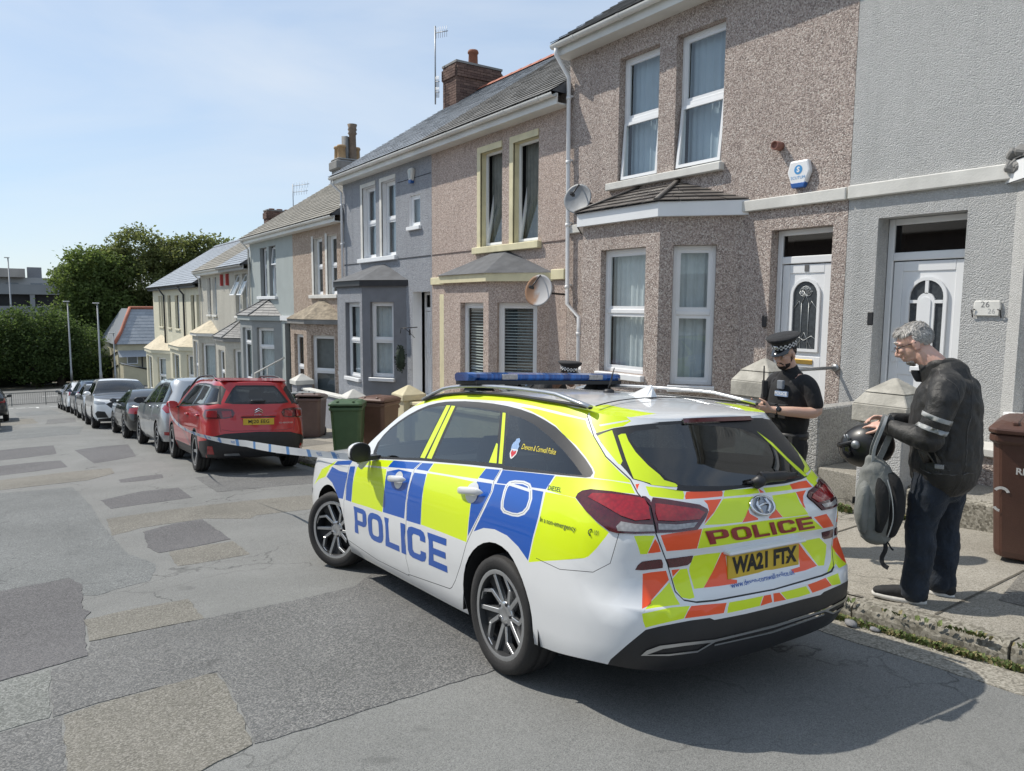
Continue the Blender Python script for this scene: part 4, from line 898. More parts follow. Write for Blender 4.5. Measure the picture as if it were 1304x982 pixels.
alarm('white hexagonal alarm box with blue disc on the brown pebbledash',FW(),5.56,3.27,'hex')
alarm('slim pale alarm box under the eaves of the blue grey house',FW(),15.85,4.68,'slim')
b=MB(); b.lathe([(.0,0),(.054,0),(.054,.13),(.044,.13),(.042,.1),(0,.1)],Matrix.Translation((8,5.87,3.65))@Matrix.Rotation(-math.pi/2,4,'Y'),16); tag(b.build('vent_pipe',mat('vent_clay',(.27,.13,.10),.8,.15,8)),'short terracotta vent pipe above the alarm box','vent')
def plate_obj():
    e=empty('house_number',(7.985,3.40,1.68)); tag(e,'white house number plate reading 26 on grey roughcast','number plate')
    F2=Fr((0,0,0),(0,1,0),(-1,0,0)); b=MB(); b.prism([(-.115,.075),(.115,.075),(.125,.02),(.11,-.075),(-.11,-.075),(-.125,.02)],lambda a,c,t:F2.p(a,c,t),-.012,.012); b.build('plate',mat('ceramic_white',(.75,.74,.7),.3),e,bevel=.008)
    text_on('number','26',.085,lambda a,c:F2.p(-a+.015,c+.035,.0135),mat('grey_print',(.2,.2,.2),.6),e); text_on('number','26',.07,lambda a,c:F2.p(-a-.045,c-.03,.0135),mat('pale_grey_print',(.42,.42,.41),.6),e)
    b=MB(); 
    for k in (-1,1): b.tube([F2.p(k*.128,-.09,.0),F2.p(k*.128,-.02,.03),F2.p(k*.1,-.01,.02)],.006,5); 
    b.build('bracket',BLACKP,e)
plate_obj()
for lab,y,z,x in (('small black doorbell beside the oval-glazed white door',5.99,1.50,7.99),('black doorbell camera on the left frame of number 26',4.535,1.56,7.9),('black doorbell on the white reveal of the blue grey house',15.86,1.05,7.9)):
    b=MB(); b.box(-.02,.0,-.035,.035,-.075,.075); o=b.build('doorbell',BLACKP,bevel=.01); o.location=(x,y,z); tag(o,lab,'doorbell')
e=empty('hanging_basket',(7.72,16.02,.42)); tag(e,'dark hanging basket on a scrolled bracket beside the grey bay window','hanging basket')
b=MB(); b.tube([(.3,-.3,.75),(.02,0,.72),(0,0,.6)],.012,5); b.tube([(.25,-.25,.5),(.12,-.12,.68),(.05,-.05,.72)],.008,5); b.build('bracket',BLACKP,e)
b=MB(); rnd=random.Random(2)
for i in range(160):
    a=rnd.uniform(0,6.28); zz=rnd.uniform(-.32,.32); r=.13*math.sqrt(max(0,1-(zz/.34)**2))*rnd.uniform(.7,1.1); p=Vector((r*math.cos(a),r*math.sin(a),zz)); s=.045; q=[Vector((rnd.uniform(-s,s),rnd.uniform(-s,s),rnd.uniform(-s,s))) for _ in range(3)]
    b.add([p+q[0],p+q[1],p+q[2]],[[0,1,2]])
b.lathe([(.0,-.3),(.09,-.2),(.11,0),(.09,.2),(0,.3)],Matrix(),10); b.build('foliage',mat('dark_ivy',(.02,.035,.022),.8,.4,20),e)
def aerial(label,x,y,z0,z1,bars):
    e=empty('tv_aerial',(x,y,z0)); tag(e,label,'aerial'); b=MB(); b.tube([(0,0,0),(0,0,z1-z0)],.022,6); b.build('mast',GALV,e)
    for zz,L,dx in bars:
        b=MB(); b.tube([(0,0,zz),(dx,-L,zz-.05)],.014,5)
        for k in range(6):
            t=(k+.5)/6; b.tube([(dx*t,-L*t,zz-.05*t-.16),(dx*t,-L*t,zz-.05*t+.16)],.006,4)
        b.build('boom',GALV,e)
aerial('tall thin tv aerial strapped to the brick chimney',11.0,20.28,7.7,9.95,[(2.05,.5,.15),(.35,.25,0),(.65,.25,0)])
aerial('small tv aerial above the far brick chimney',12.0,36.8,5.7,7.6,[(1.8,1.5,.3),(1.5,1.3,.3)])
# ---- lamp posts, railing
def lamp(label,x,y,z0,z1,w=.09):
    e=empty('street_lamp',(x,y,z0)); tag(e,label,'street lamp','street lamps at the bottom of the hill')
    b=MB(); b.tube([(0,0,0),(0,0,1.2),(0,0,1.25),(0,0,z1-z0)],[w*1.3,w*1.3,w,w*.6],8); b.build('column',GALV,e)
    b=MB(); b.obox(Matrix.Translation((-.1,0,z1-z0+.02)),.5,.22,.10); b.build('lantern',mat('lamp_head',(.5,.5,.48),.5),e,bevel=.03)
lamp('tall pale street lamp in front of the cream end building',6.45,72,-5.4,1.72)
lamp('slim street lamp against the dark trees',4.5,75.6,-5.4,1.85,.08)
lamp('very tall street lamp beside the multi storey car park',.5,98,-5.4,6.6,.1)
lamp('short post beside the cream end building',7.5,71.5,-5.4,-.8,.06)
rg=empty('guard_railing',(0,61.25,-5.42)); tag(rg,'grey pedestrian guard railing across the foot of the street','railing')
RM=mat('railing_grey',(.2,.2,.19),.6,.1,10)
for i in range(7):
    x=-6+i*2.0; b=MB(); b.box(x-.03,x+.03,-.03,.03,0,.95); b.build('post',RM,rg)
    if i<6:
        b=MB(); b.box(x+.03,x+1.97,-.025,.025,.88,.94); b.box(x+.03,x+1.97,-.02,.02,.1,.14); b.build('rail',RM,rg)
        for k in range(1,16): 
            xx=x+k*.125; b=MB(); b.box(xx-.008,xx+.008,-.008,.008,.14,.88); b.build('bar',RM,rg)
# ---- building at the foot of the hill
fb=empty('end_building',(8.15,75,-5.5)); tag(fb,'cream building with a grey hipped roof edged in red tiles across the junction','building')
CRW=mat('end_cream',(.50,.46,.33),.85,.08,1.5,dirt=.25)
b=MB(); b.box(0,9,0,12,0,3.55); b.build('wall',CRW,fb)
x0,x1,y0,y1,ze,zr=-.25,9.2,-.25,12.2,3.55,6.75
a=(1.65,6,zr); c=(7.3,6,zr)
b=MB(); b.add([(x0,y0,ze),(x1,y0,ze),(x1,y1,ze),(x0,y1,ze),(1.5,1.65+1.2,zr),(7.3,2.85,zr),(1.5,9,zr),(7.3,9,zr)],[[0,1,5,4],[1,2,7,5],[2,3,6,7],[3,0,4,6],[4,5,7,6]]); rf=b.build('roof',SL_BLUE,fb)
slates(fb,(x0,y0,ze+.02),(x1,y0,ze+.02),(1.5,2.85,zr+.02),(7.3,2.85,zr+.02),.4,.6,SL_BLUE)
b=MB(); b.tube([(x0,y0,ze+.1),(.4,.7,ze+1.1),(1.0,1.9,zr-.9),(1.5,2.85,zr+.1)],.16,6); b.build('hip_tiles',TERRA,rf); b=MB(); b.tube([(1.5,2.85,zr+.1),(7.3,2.85,zr+.1)],.15,6); b.build('ridge_tiles',TERRA,rf)
b=MB(); b.add([(.0,-.0,3.0),(6,0,3.0),(6,-.9,2.45),(0,-.9,2.45)],[[0,1,2,3]]); b.build('lean_to_roof',SL_BLUE,fb)
b=MB(); b.box(.7,1.6,-.03,.02,1.75,2.75); w=b.build('window_frame',WHITE,fb); b=MB(); b.box(.78,1.52,-.035,-.03,1.83,2.67); b.build('pane',mat('dim_glass',(.2,.22,.23),.2),w)
b=MB(); b.box(.1,3.6,-2.6,-.02,-.1,1.2); b.hexa([(.1,-2.6,1.2),(3.6,-2.6,1.2),(3.6,-.02,1.2),(.1,-.02,1.2),(.1,-2.6,1.9),(3.6,-2.6,.9),(3.6,-.02,.9),(.1,-.02,1.9)]); b.build('outhouse',CRW,fb)
b=MB(); b.add([(0,-2.7,1.98),(3.7,-2.7,.98),(3.7,0,.98),(0,0,1.98)],[[0,1,2,3]]); b.build('outhouse_roof',SL_BLUE,fb)
for z in (1.4,2.6): b=MB(); b.tube([(-.06,0,z+.3),(-.06,6,z-.5)],.05,6); b.build('waste_pipe',BLACKP,fb)
b=MB(); b.tube([(1.95,-.05,2.5),(1.95,-.05,1.0)],.05,6); b.build('downpipe',BLACKP,fb)
# ---- car park and far blocks
cp=empty('car_park',(-8,128,-5.5)); tag(cp,'grey multi storey car park with dark open decks behind the trees','car park')
CP1=mat('deck_concrete',(.27,.28,.29),.85,.1,.4,dirt=.2); CPD=mat('deck_dark',(.03,.03,.032),.9)
px=128/120
for z0,z1 in ((9.6,11.2),(6.2,7.7),(2.8,4.2)): 
    b=MB(); b.box(-40,15.5,0,.5,z0*px*.83,z1*px*.83); b.build('deck_parapet',CP1,cp)
b=MB(); b.box(-40,15.5,.8,30,0,9.2); b.build('deck_interior',CPD,cp)
for x in range(-38,16,7): b=MB(); b.box(x,x+.6,.1,.7,0,9.5); b.build('column',CP1,cp)
fk=empty('far_block',(1,170,-5)); tag(fk,'pale flat roofed buildings with rooftop plant beyond the car park','building')
b=MB(); b.box(-30,12,0,10,0,11.6); b.build('wall',mat('far_grey',(.42,.42,.42),.9,.1,.3),fk); b=MB(); b.box(-30,2.4,-2,8,11.6,13.2); b.build('roof_plant',mat('far_tan',(.42,.38,.34),.9,.15,.4),fk)
for i in range(9): b=MB(); b.box(-28+i*4.4,-27+i*4.4+random.uniform(0,1.5),1,3,11.6,13.0+random.uniform(0,.8)); b.build('vent_stack',mat('far_dark',(.25,.25,.26),.9),fk)
for i in range(10): b=MB(); b.box(-28+i*3.9,-26+i*3.9,-.05,0,8.6,10.6); b.build('window',mat('far_window',(.22,.24,.26),.3),fk)
# ================================================================ TREES beyond the cross road
def leafmat(name,a,b,c):
    m,t,p=nodes(name); g=N(t,'NewGeometry'); col=ramp(t,g.outputs['Random Per Island'],[(0,a),(.55,b),(1,c)]); t.links.new(col,p.inputs['Base Color'])
    p.inputs['Roughness'].default_value=.65; p.inputs['Specular IOR Level'].default_value=.25
    tr=N(t,'BsdfTranslucent'); tcol=mixc(t,1.0,col,(1.2,1.22,.95),'MULTIPLY'); t.links.new(tcol,tr.inputs[0]); mx=N(t,'MixShader'); mx.inputs[0].default_value=.55; t.links.new(p.outputs[0],mx.inputs[1]); t.links.new(tr.outputs[0],mx.inputs[2]); t.links.new(mx.outputs[0],t.nodes['Material Output'].inputs[0]); MC[name]=m; return m
LF=[leafmat('leaf_mid',(.09,.125,.04),(.13,.18,.055),(.18,.23,.08)),leafmat('leaf_olive',(.11,.13,.045),(.155,.18,.07),(.21,.225,.10)),leafmat('leaf_dark',(.06,.09,.032),(.085,.13,.045),(.13,.18,.065))]
BARK=mat('bark',(.09,.075,.06),.95,.3,3,bs=.6)
def tree(label,x,y,z,blobs,m,n,leaf=.34,seed=1,trunk=True):
    e=empty('tree',(x,y,z)); tag(e,label,'tree','trees across the foot of the street')
    rnd=random.Random(seed); b=MB()
    # blobs: (dx,dy,dz,rx,rz); leaves gather in clumps over each blob's shell
    tot=sum(bl[3]**2 for bl in blobs)
    for dx,dy,dz,rx,rz in blobs:
        k=int(n*rx*rx/tot/14)
        for c in range(k):
            u=rnd.uniform(-1,1); a=rnd.uniform(0,6.283); s=math.sqrt(1-u*u); rr=rnd.uniform(.62,1.08)
            cx,cy,cz=dx+rx*rr*s*math.cos(a),dy+rx*rr*s*math.sin(a),dz+rz*rr*u
            cr=rnd.uniform(.35,.85)
            for i in range(14):
                p=Vector((cx+rnd.gauss(0,cr*.5),cy+rnd.gauss(0,cr*.5),cz+rnd.gauss(0,cr*.42))); L=leaf*rnd.uniform(.5,1.15)
                d=Vector((rnd.gauss(0,1),rnd.gauss(0,1),rnd.gauss(0,.7))).normalized(); q=d.orthogonal().normalized(); q=q@Matrix.Rotation(rnd.uniform(0,6.28),3,d)
                b.add([p-d*L*.5,p+q*L*.28,p+d*L*.5,p-q*L*.28],[[0,1,2,3]])
    b.build('crown',m,e)
    if trunk:
        t=MB(); h=max(bl[2] for bl in blobs); t.tube([(0,0,-.3),(.1,0,h*.3),(-.1,.1,h*.65),(0,0,h*.95)],[.38,.3,.2,.06],8)
        for dx,dy,dz,rx,rz in blobs[:8]: t.tube([(0,0,h*.3),(dx*.5,dy*.5,dz*.75),(dx,dy,dz+rz*.4)],[.17,.1,.03],6)
        t.build('trunk',BARK,e)
    return e
rnd=random.Random(11)
def bl(n,w,d,z0,z1,r): return [(rnd.uniform(-w,w),rnd.uniform(-d,d),rnd.uniform(z0,z1),rnd.uniform(r*.6,r*1.15),rnd.uniform(r*.5,r*.95)) for _ in range(n)]
tree('tallest full crowned tree in the middle of the tree line',12.5,92,-5.5,[(0,0,13.2,2.6,2.3),(-2.6,0,11.6,2.5,2.1),(2.8,0,12,2.5,2.2),(-4.6,0,9.6,2.2,1.9),(4.8,.5,10.6,2.3,2),(0,-1.5,9.5,3,2.4),(-3,-1,7.2,2.6,2.2),(3.4,-1,7.6,2.8,2.2),(0,-1,5,3,2.4)],LF[1],34000,.42,1)
tree('broad tree on the left side of the tree line above the car park',7.4,90,-5.5,[(0,0,11,2.3,2),(-1.6,0,9.4,1.9,1.7),(2.2,0,10.6,2.3,1.9),(0,-1,7.6,2.4,2),(-2.0,-1,6.0,2,1.8),(2.2,-1,6.6,2.4,2),(0,-1,4,2.6,2)],LF[0],22000,.40,2)
tree('tall tree behind the cream terrace roofs',19.5,90,-5.5,[(0,0,13,2.6,2.0),(-3,0,12.6,2.4,2.1),(3.2,0,12.2,2.5,2.0),(6,0,11,2.4,2),(0,-1,9.6,3,2.2),(-3,-1,8.6,2.6,2),(4,0,8.6,3,2)],LF[1],26000,.42,3)
tree('lower leafy tree reaching down behind the red edged roof',9.5,91,-5.5,[(0,0,7.4,2.2,1.8),(-2.2,0,6.6,2,1.7),(2.2,0,6.9,2.2,1.8),(0,-.6,4.6,2.4,2),(-2.6,-.6,3.6,2.2,1.9),(2.8,0,4.2,2.4,2),(0,-1,2,2.6,1.8)],LF[0],18000,.38,4)
tree('rounded bushy tree nearest the car park',1.9,79.5,-5.5,[(0,0,5.4,1.9,1.6),(-1.8,0,5.0,1.8,1.5),(1.8,0,5.0,1.8,1.5),(0,-.5,3.4,2.1,1.7),(-2.2,-.5,3.0,1.9,1.6),(2.3,-.4,3.2,1.9,1.6),(0,-.8,1.6,2.2,1.4)],LF[2],14000,.3,5)
tree('dark bush at the far left edge of the junction',-3.2,79,-5.5,[(0,0,4.8,2,1.6),(-2,0,4.4,2,1.6),(2,0,4.6,1.9,1.6),(0,-.5,2.6,2.2,1.7),(-2,-.5,2.0,2,1.6),(2,-.5,2.2,2,1.6)],LF[2],11000,.3,6)
tree('dark bush between the lamp post and the end building',3.9,79.5,-5.5,[(0,0,4.2,2,1.6),(-2,0,3.6,2,1.6),(1.8,0,3.8,1.9,1.6),(0,-.5,2.0,2.2,1.7),(-2,-.5,1.6,2,1.4),(2,-.5,1.6,2,1.5)],LF[2],11000,.3,7)
tree('distant tree beside the pale far blocks',9,110,-5,[(0,0,11.5,2.6,2),(-2.4,0,10.2,2,1.6),(2,0,10,2.2,1.8),(0,0,8,3,2.2)],LF[0],4500,.4,8)
b=MB(); 
for k in range(60):
    x=-30+k*.85
    b.tube([(x,81.5+random.uniform(-1,1),-5.5),(x+.2,81.5,-3.8),(x,81.8,-2.6)],[1.1,1.0,.3],6)
o=b.build('hedge_bank',mat('hedge_shade',(.03,.045,.02),.95,.5,2,bs=.8)); o['kind']='stuff'
# ================================================================ CARS: one continuous skin in (s,z): s runs round the plan outline from the tail centre
def spline(tab):
    xs=[a for a,b in tab]; ys=[b for a,b in tab]; n=len(xs); h=[xs[i+1]-xs[i] for i in range(n-1)]; d=[(ys[i+1]-ys[i])/h[i] for i in range(n-1)]
    m=[0]*n; m[0]=d[0]; m[-1]=d[-1]
    for i in range(1,n-1):
        if d[i-1]*d[i]>0:
            w1=2*h[i]+h[i-1];w2=h[i]+2*h[i-1]; m[i]=(w1+w2)/(w1/d[i-1]+w2/d[i])
    def f(x):
        if x<=xs[0]: return ys[0]
        if x>=xs[-1]: return ys[-1]
        i=0
        while xs[i+1]<x: i+=1
        t=(x-xs[i])/h[i]
        return (2*t**3-3*t*t+1)*ys[i]+(t**3-2*t*t+t)*h[i]*m[i]+(-2*t**3+3*t*t)*ys[i+1]+(t**3-t*t)*h[i]*m[i+1]
    return f
class Body:
    def __init__(s,W,Rr,F,NB,xf=2.9,nf=3.0,xr=-.1,L=1.7): s.W=spline(W);s.R=spline(Rr);s.F=spline(F);s.NB=spline(NB);s.xf=xf;s.nf=nf;s.xr=xr;s.L=L;s.smax=(xf+L)-(xr-L)
    def S(s,q,z):
        sg=1 if q>=0 else -1; u=abs(q)+s.xr-s.L; b=s.W(z)
        if u<s.xr: a=s.R(z)-s.xr; th=(s.xr-u)/s.L*math.pi/2; n=s.NB(z); x0=s.xr
        elif u>s.xf: a=s.F(z)-s.xf; th=(u-s.xf)/s.L*math.pi/2; n=s.nf; x0=s.xf
        else: return Vector((u,sg*b,z))
        sn,cs=math.sin(th),max(0,math.cos(th)); r=(abs(sn)**n+cs**n)**(-1/n)
        return Vector((x0+a*r*sn,sg*b*r*cs,z))
    def nrm(s,q,z):
        e=.004; a=s.S(q+e,z)-s.S(q-e,z); b=s.S(q,z+e)-s.S(q,z-e); n=-a.cross(b)
        return n.normalized() if n.length>1e-12 else Vector((0,0,1))
def meshpart(name,vs,fs,ns,mats,mi,parent):
    me=bpy.data.meshes.new(name); me.from_pydata(vs,[],fs)
    for m in mats: me.materials.append(m)
    me.polygons.foreach_set('material_index',mi); me.polygons.foreach_set('use_smooth',[True]*len(fs)); me.update()
    if ns: me.normals_split_custom_set_from_vertices(ns)
    o=bpy.data.objects.new(name,me); COL.objects.link(o); o.parent=parent; return o
def carshell(B,zt,zb,regions,mats,parts,parent,grid=.09,edge=.05):
    sm=B.smax; outer=[]
    k=int(2*sm/edge)
    bot=[-sm+2*sm*i/k for i in range(k+1)]
    outer=[(q,zb(abs(q))) for q in bot]+[(q,zt(abs(q))) for q in reversed(bot)]
    polys=[outer]+[p for p,_ in regions]; pts=[]
    nq=int(2*sm/grid)
    for i in range(nq+1):
        q=-sm+2*sm*i/nq; lo,hi=zb(abs(q)),zt(abs(q)); nz=max(3,int((hi-lo)/grid))
        for j in range(1,nz): pts.append((q,lo+(hi-lo)*j/nz+.003*math.sin(i*5.1+j*3.3)))
    vs,fs=cdt(polys,pts)
    bb=[(min(p[0] for p in P),max(p[0] for p in P),min(p[1] for p in P),max(p[1] for p in P)) for P,_ in regions]
    out={}
    for f in fs:
        cq=sum(vs[i].x for i in f)/3; cz=sum(vs[i].y for i in f)/3
        if not (zb(abs(cq))-.002<cz<zt(abs(cq))+.002): continue
        key=0
        for (P,kk),(a,b,c,d) in zip(regions,bb):
            if a<=cq<=b and c<=cz<=d and inpoly(cq,cz,P): key=kk
        if key=='hole': continue
        pk='body' if isinstance(key,int) else key
        out.setdefault(pk,[]).append((f,key))
    objs={}
    for pk,lst in out.items():
        mp={};V=[];NS=[];FS=[];MI=[]
        off=parts[pk][1] if pk in parts else 0
        for f,key in lst:
            t=[]
            for i in f:
                if i not in mp:
                    q,z=vs[i].x,vs[i].y; n=B.nrm(q,z); mp[i]=len(V); V.append(B.S(q,z)+n*off); NS.append(n)
                t.append(mp[i])
            a,b,c=(V[i] for i in t)
            if (b-a).cross(c-a).dot(NS[t[0]])<0: t.reverse()
            FS.append(t); MI.append(key if isinstance(key,int) else 0)
        if pk=='body': objs[pk]=meshpart('body',V,FS,NS,mats,MI,parent)
        else:
            nm=pk.split('.')[0]; par=objs.get('body') if parts[pk][2] else parent
            root=list(range(len(V)))
            def fd(i):
                while root[i]!=i: root[i]=root[root[i]]; i=root[i]
                return i
            for t in FS:
                for i in t[1:]: root[fd(i)]=fd(t[0])
            comps={}
            for fi,t in enumerate(FS): comps.setdefault(fd(t[0]),[]).append(fi)
            objs[pk+'#']=[]
            for c in comps.values():
                if len(c)<3 and len(comps)>2: continue
                mp2={};V2=[];N2=[];F2=[]
                for fi in c:
                    t2=[]
                    for i in FS[fi]:
                        if i not in mp2: mp2[i]=len(V2); V2.append(V[i]); N2.append(NS[i])
                        t2.append(mp2[i])
                    F2.append(t2)
                o_=meshpart(nm,V2,F2,N2,[parts[pk][0]],[0]*len(F2),par or parent); objs[pk+'#'].append((o_,sum(V2,Vector())/len(V2)))
            objs[pk]=objs[pk+'#'][0][0]
    return objs
def nearpart(objs,pk,p): return min(objs[pk+'#'],key=lambda a:(a[1]-p).length)[0]
def topstrip(B,zt,s0,s1,crown,bow,n=14,ns=20):
    rows=[]
    for i in range(ns+1):
        s=s0+(s1-s0)*i/ns; p=B.S(max(s,.002),zt(s)); r=[]
        for j in range(n+1):
            t=-1+2*j/n; k=1-t*t
            r.append(Vector((p.x+bow(s)*k,p.y*t,p.z+crown(s)*k)))
        rows.append(r)
    V=[v for r in rows for v in r]; F=[]
    for i in range(ns):
        for j in range(n): a=i*(n+1)+j; F.append([a,a+1,a+n+2,a+n+1])
    return V,F
def paint(name,c,coat=1,rough=.35,flake=0,dirt=.12,two=True):
    if name in MC: return MC[name]
    m,t,p=nodes(name); v=coord(t); g=N(t,'NewGeometry'); n=noise(t,v,3.5,6,.6)
    col=mixc(t,ramp(t,n,[(.45,(0,0,0)),(.8,(dirt,dirt,dirt))]),c,tuple(x*.55+.02 for x in c))
    if two: col=mixc(t,g.outputs['Backfacing'],col,(.03,.03,.032))
    t.links.new(col,p.inputs['Base Color']); p.inputs['Roughness'].default_value=rough; p.inputs['Metallic'].default_value=flake
    p.inputs['Coat Weight'].default_value=coat; p.inputs['Coat Roughness'].default_value=.04; MC[name]=m; return m
CARGL=glass('car_glass',(.36,.41,.42),.95,0,.10)
CARGLC=glass('car_glass_clear',(.50,.55,.55),.95,0,.07)
PRIV=glass('privacy_glass',(.07,.077,.083),.9,0,.08)
TRIM=mat('black_trim',(.018,.018,.02),.45,.15,10,bs=.1,bscale=300)
GLOSSB=mat('gloss_black',(.012,.012,.014),.12,.05,5,coat=.6)
INT=mat('car_interior',(.022,.022,.025),.8,.2,5)
TYRE=mat('tyre_rubber',(.022,.021,.021),.75,.25,8,bs=.3,bscale=90)
ALLOY=mat('machined_alloy',(.62,.63,.64),.28,.06,20,metal=.9)
ALLOYD=mat('dark_alloy',(.02,.021,.023),.55,.1,10)
CHROME=mat('chrome',(.75,.76,.78),.1,.03,10,metal=1)
SATIN=mat('satin_silver',(.55,.56,.57),.3,.05,10,metal=.9)
def lampm(name,c,e=0):
    m,t,p=nodes(name); v=coord(t,(60,60,60)); n=voro(t,v,1.0,'F1','Distance'); col=mixc(t,n,c,tuple(x*.55 for x in c)); t.links.new(col,p.inputs['Base Color']); p.inputs['Roughness'].default_value=.12; p.inputs['Coat Weight'].default_value=1; p.inputs['Coat Roughness'].default_value=.02; MC[name]=m; return m
LRED=lampm('lamp_red',(.38,.005,.012)); LDRK=lampm('lamp_dark_red',(.10,.008,.014)); LCLR=lampm('lamp_clear',(.45,.43,.42)); LHEAD=lampm('lamp_head',(.40,.43,.46))
PLY=mat('plate_yellow',(.62,.42,.035),.4,.05,10,dirt=.15); PLW=mat('plate_white',(.7,.7,.68),.4,.04,10); INK=mat('plate_ink',(.008,.008,.009),.5)
def wheel(parent,x,y,z,r,w,side,steer=0,style=0,rimr=.225,n=28):
    """tyre with tread blocks, rim with spokes, brake disc; side=+1 left"""
    e=empty('wheel',(x,y,z)); e.parent=parent; e.rotation_euler=(0,0,steer)
    M=Matrix.Rotation(-math.pi/2*side,4,'X')  # local z -> outward
    h=w/2
    t=MB(); t.lathe([(rimr+.005,-h*.9),(rimr+.02,-h),(r*.86,-h*1.02),(r-.012,-h*.86),(r-.002,-h*.6),(r-.002,-h*.33),(r-.009,-h*.30),(r-.009,-h*.26),(r,-h*.22),(r,h*.22),(r-.009,h*.26),(r-.009,h*.30),(r-.002,h*.33),(r-.002,h*.6),(r-.012,h*.86),(r*.955,h*.97),(r*.86,h*1.03),(rimr+.03,h*1.0),(rimr+.012,h*.95),(rimr+.005,h*.85)],M,40)
    t.build('tyre',TYRE,e)
    b=MB(); b.lathe([(rimr+.012,h*.94),(rimr+.002,h*.97),(rimr-.012,h*.93)],M,40); b.lathe([(rimr-.012,h*.93),(rimr-.018,h*.7),(rimr-.02,-h*.8)],M,40,1); rim=b.build('rim',[ALLOY if style!=3 else SATIN,ALLOYD],e)
    b=MB(); b.lathe([(.0,h*.2),(rimr-.03,h*.15),(rimr-.02,-h*.2)],M,24); b.lathe([(.0,h*.28),(.15,h*.28),(.155,h*.2)],M,24); b.build('brake_disc',mat('brake_dark',(.009,.009,.0095),.8,.3,8),e)
    s=MB(); d=MB(); top=h*.93
    def plank(a0,r0,w0,a1,r1,w1,t0,t1,mb,th=.03):
        p=Vector((r0*math.cos(a0),r0*math.sin(a0),t0)); q=Vector((r1*math.cos(a1),r1*math.sin(a1),t1)); dd=(q-p).normalized(); sd=Vector((-dd.y,dd.x,0)).normalized(); dn=Vector((0,0,-th))
        P=[p-sd*w0,p+sd*w0,q+sd*w1,q-sd*w1]; mb.hexa([M@(v+dn) for v in P]+[M@v for v in P])
    if style==0: # five twin spokes, machined faces over dark pockets
        for k in range(5):
            a=2*math.pi*k/5+.25; 
            plank(a-.22,.05,.013,a-.20,rimr-.003,.012,top-.035,top-.010,s); plank(a+.16,.05,.012,a+.30,rimr-.07,.011,top-.035,top-.022,s); plank(a+.30,rimr-.073,.010,a+.62,rimr-.008,.010,top-.022,top-.012,s); plank(a+.62,rimr-.010,.008,a+.95,rimr-.004,.008,top-.012,top-.010,s)
            plank(a-.05,.045,.035,a+.02,rimr-.012,.055,top-.055,top-.032,d,.025)
        n5=5
    elif style==1:
        for k in range(5):
            a=2*math.pi*k/5; plank(a,.05,.03,a,rimr-.004,.022,top-.03,top-.012,s); n5=5
    elif style==2:
        for k in range(10): a=2*math.pi*k/10; plank(a,.05,.012,a,rimr-.004,.012,top-.03,top-.012,s)
        n5=5
    else:
        for k in range(7): a=2*math.pi*k/7; plank(a,.05,.022,a,rimr-.004,.03,top-.03,top-.012,s)
        n5=5
    s.lathe([(.068,top-.05),(.066,top-.034),(.035,top-.026),(.033,top-.03),(0,top-.03)],M,20)
    s.build('spokes',ALLOY if style<2 else SATIN,e,bevel=.004)
    if d.v: d.build('spoke_pocket',ALLOYD,e)
    b=MB()
    for k in range(n5): a=2*math.pi*k/n5+.6; b.lathe([(.011,top-.05),(.011,top-.028),(0,top-.026)],M@Matrix.Translation((.056*math.cos(a),.056*math.sin(a),0)),8)
    b.build('wheel_nuts',mat('nut_dark',(.06,.06,.065),.4,metal=.6),e); 
    return e
def arch(parent,x,y,z,r,side):
    b=MB(); k=14; P=[(x+r*math.cos(math.pi*i/k),z+r*math.sin(math.pi*i/k)) for i in range(k+1)]; P=[(x+r,z-.085)]+P+[(x-r,z-.085)]
    for i in range(len(P)-1):
        (a,c),(d,e)=P[i],P[i+1]; b.quad((a,y*side,c),(d,y*side,e),(d,(y-.34)*side,e),(a,(y-.34)*side,c))
    b.add([(a,(y-.34)*side,c) for a,c in P],[list(range(len(P)))]); b.build('wheel_liner',mat('arch_liner',(.012,.012,.012),.95,.2,5),parent)
def carpart(name,mb,m,parent,**kw): return mb.build(name,m,parent,**kw)
def seats(parent,xf,xr,zs,w=.37,zt=.62):
    b=MB()
    for y in (-w,w):
        s=MB(); s.hexa([(xf-.1,y-.24,zs),(xf+.42,y-.24,zs),(xf+.42,y+.24,zs),(xf-.1,y+.24,zs),(xf-.12,y-.23,zs+.2),(xf+.45,y-.23,zs+.24),(xf+.45,y+.23,zs+.24),(xf-.12,y+.23,zs+.2)])
        s.hexa([(xf-.12,y-.24,zs+.15),(xf+.06,y-.24,zs+.15),(xf+.06,y+.24,zs+.15),(xf-.12,y+.24,zs+.15),(xf-.36,y-.2,zs+zt),(xf-.24,y-.2,zs+zt),(xf-.24,y+.2,zs+zt),(xf-.36,y+.2,zs+zt)])
        s.hexa([(xf-.37,y-.12,zs+zt+.04),(xf-.28,y-.12,zs+zt+.04),(xf-.28,y+.12,zs+zt+.04),(xf-.37,y+.12,zs+zt+.04),(xf-.41,y-.11,zs+zt+.22),(xf-.33,y-.11,zs+zt+.22),(xf-.33,y+.11,zs+zt+.22),(xf-.41,y+.11,zs+zt+.22)])
        s.build('seat',INT,parent,bevel=.03)
    s=MB(); s.box(xr-.1,xr+.4,-.6,.6,zs,zs+.22); s.hexa([(xr-.12,-.6,zs+.15),(xr+.03,-.6,zs+.15),(xr+.03,.6,zs+.15),(xr-.12,.6,zs+.15),(xr-.32,-.55,zs+zt),(xr-.22,-.55,zs+zt),(xr-.22,.55,zs+zt),(xr-.32,.55,zs+zt)])
    for y in (-.38,.38): s.box(xr-.36,xr-.27,y-.12,y+.12,zs+zt+.03,zs+zt+.17)
    s.build('rear_bench',INT,parent,bevel=.025)
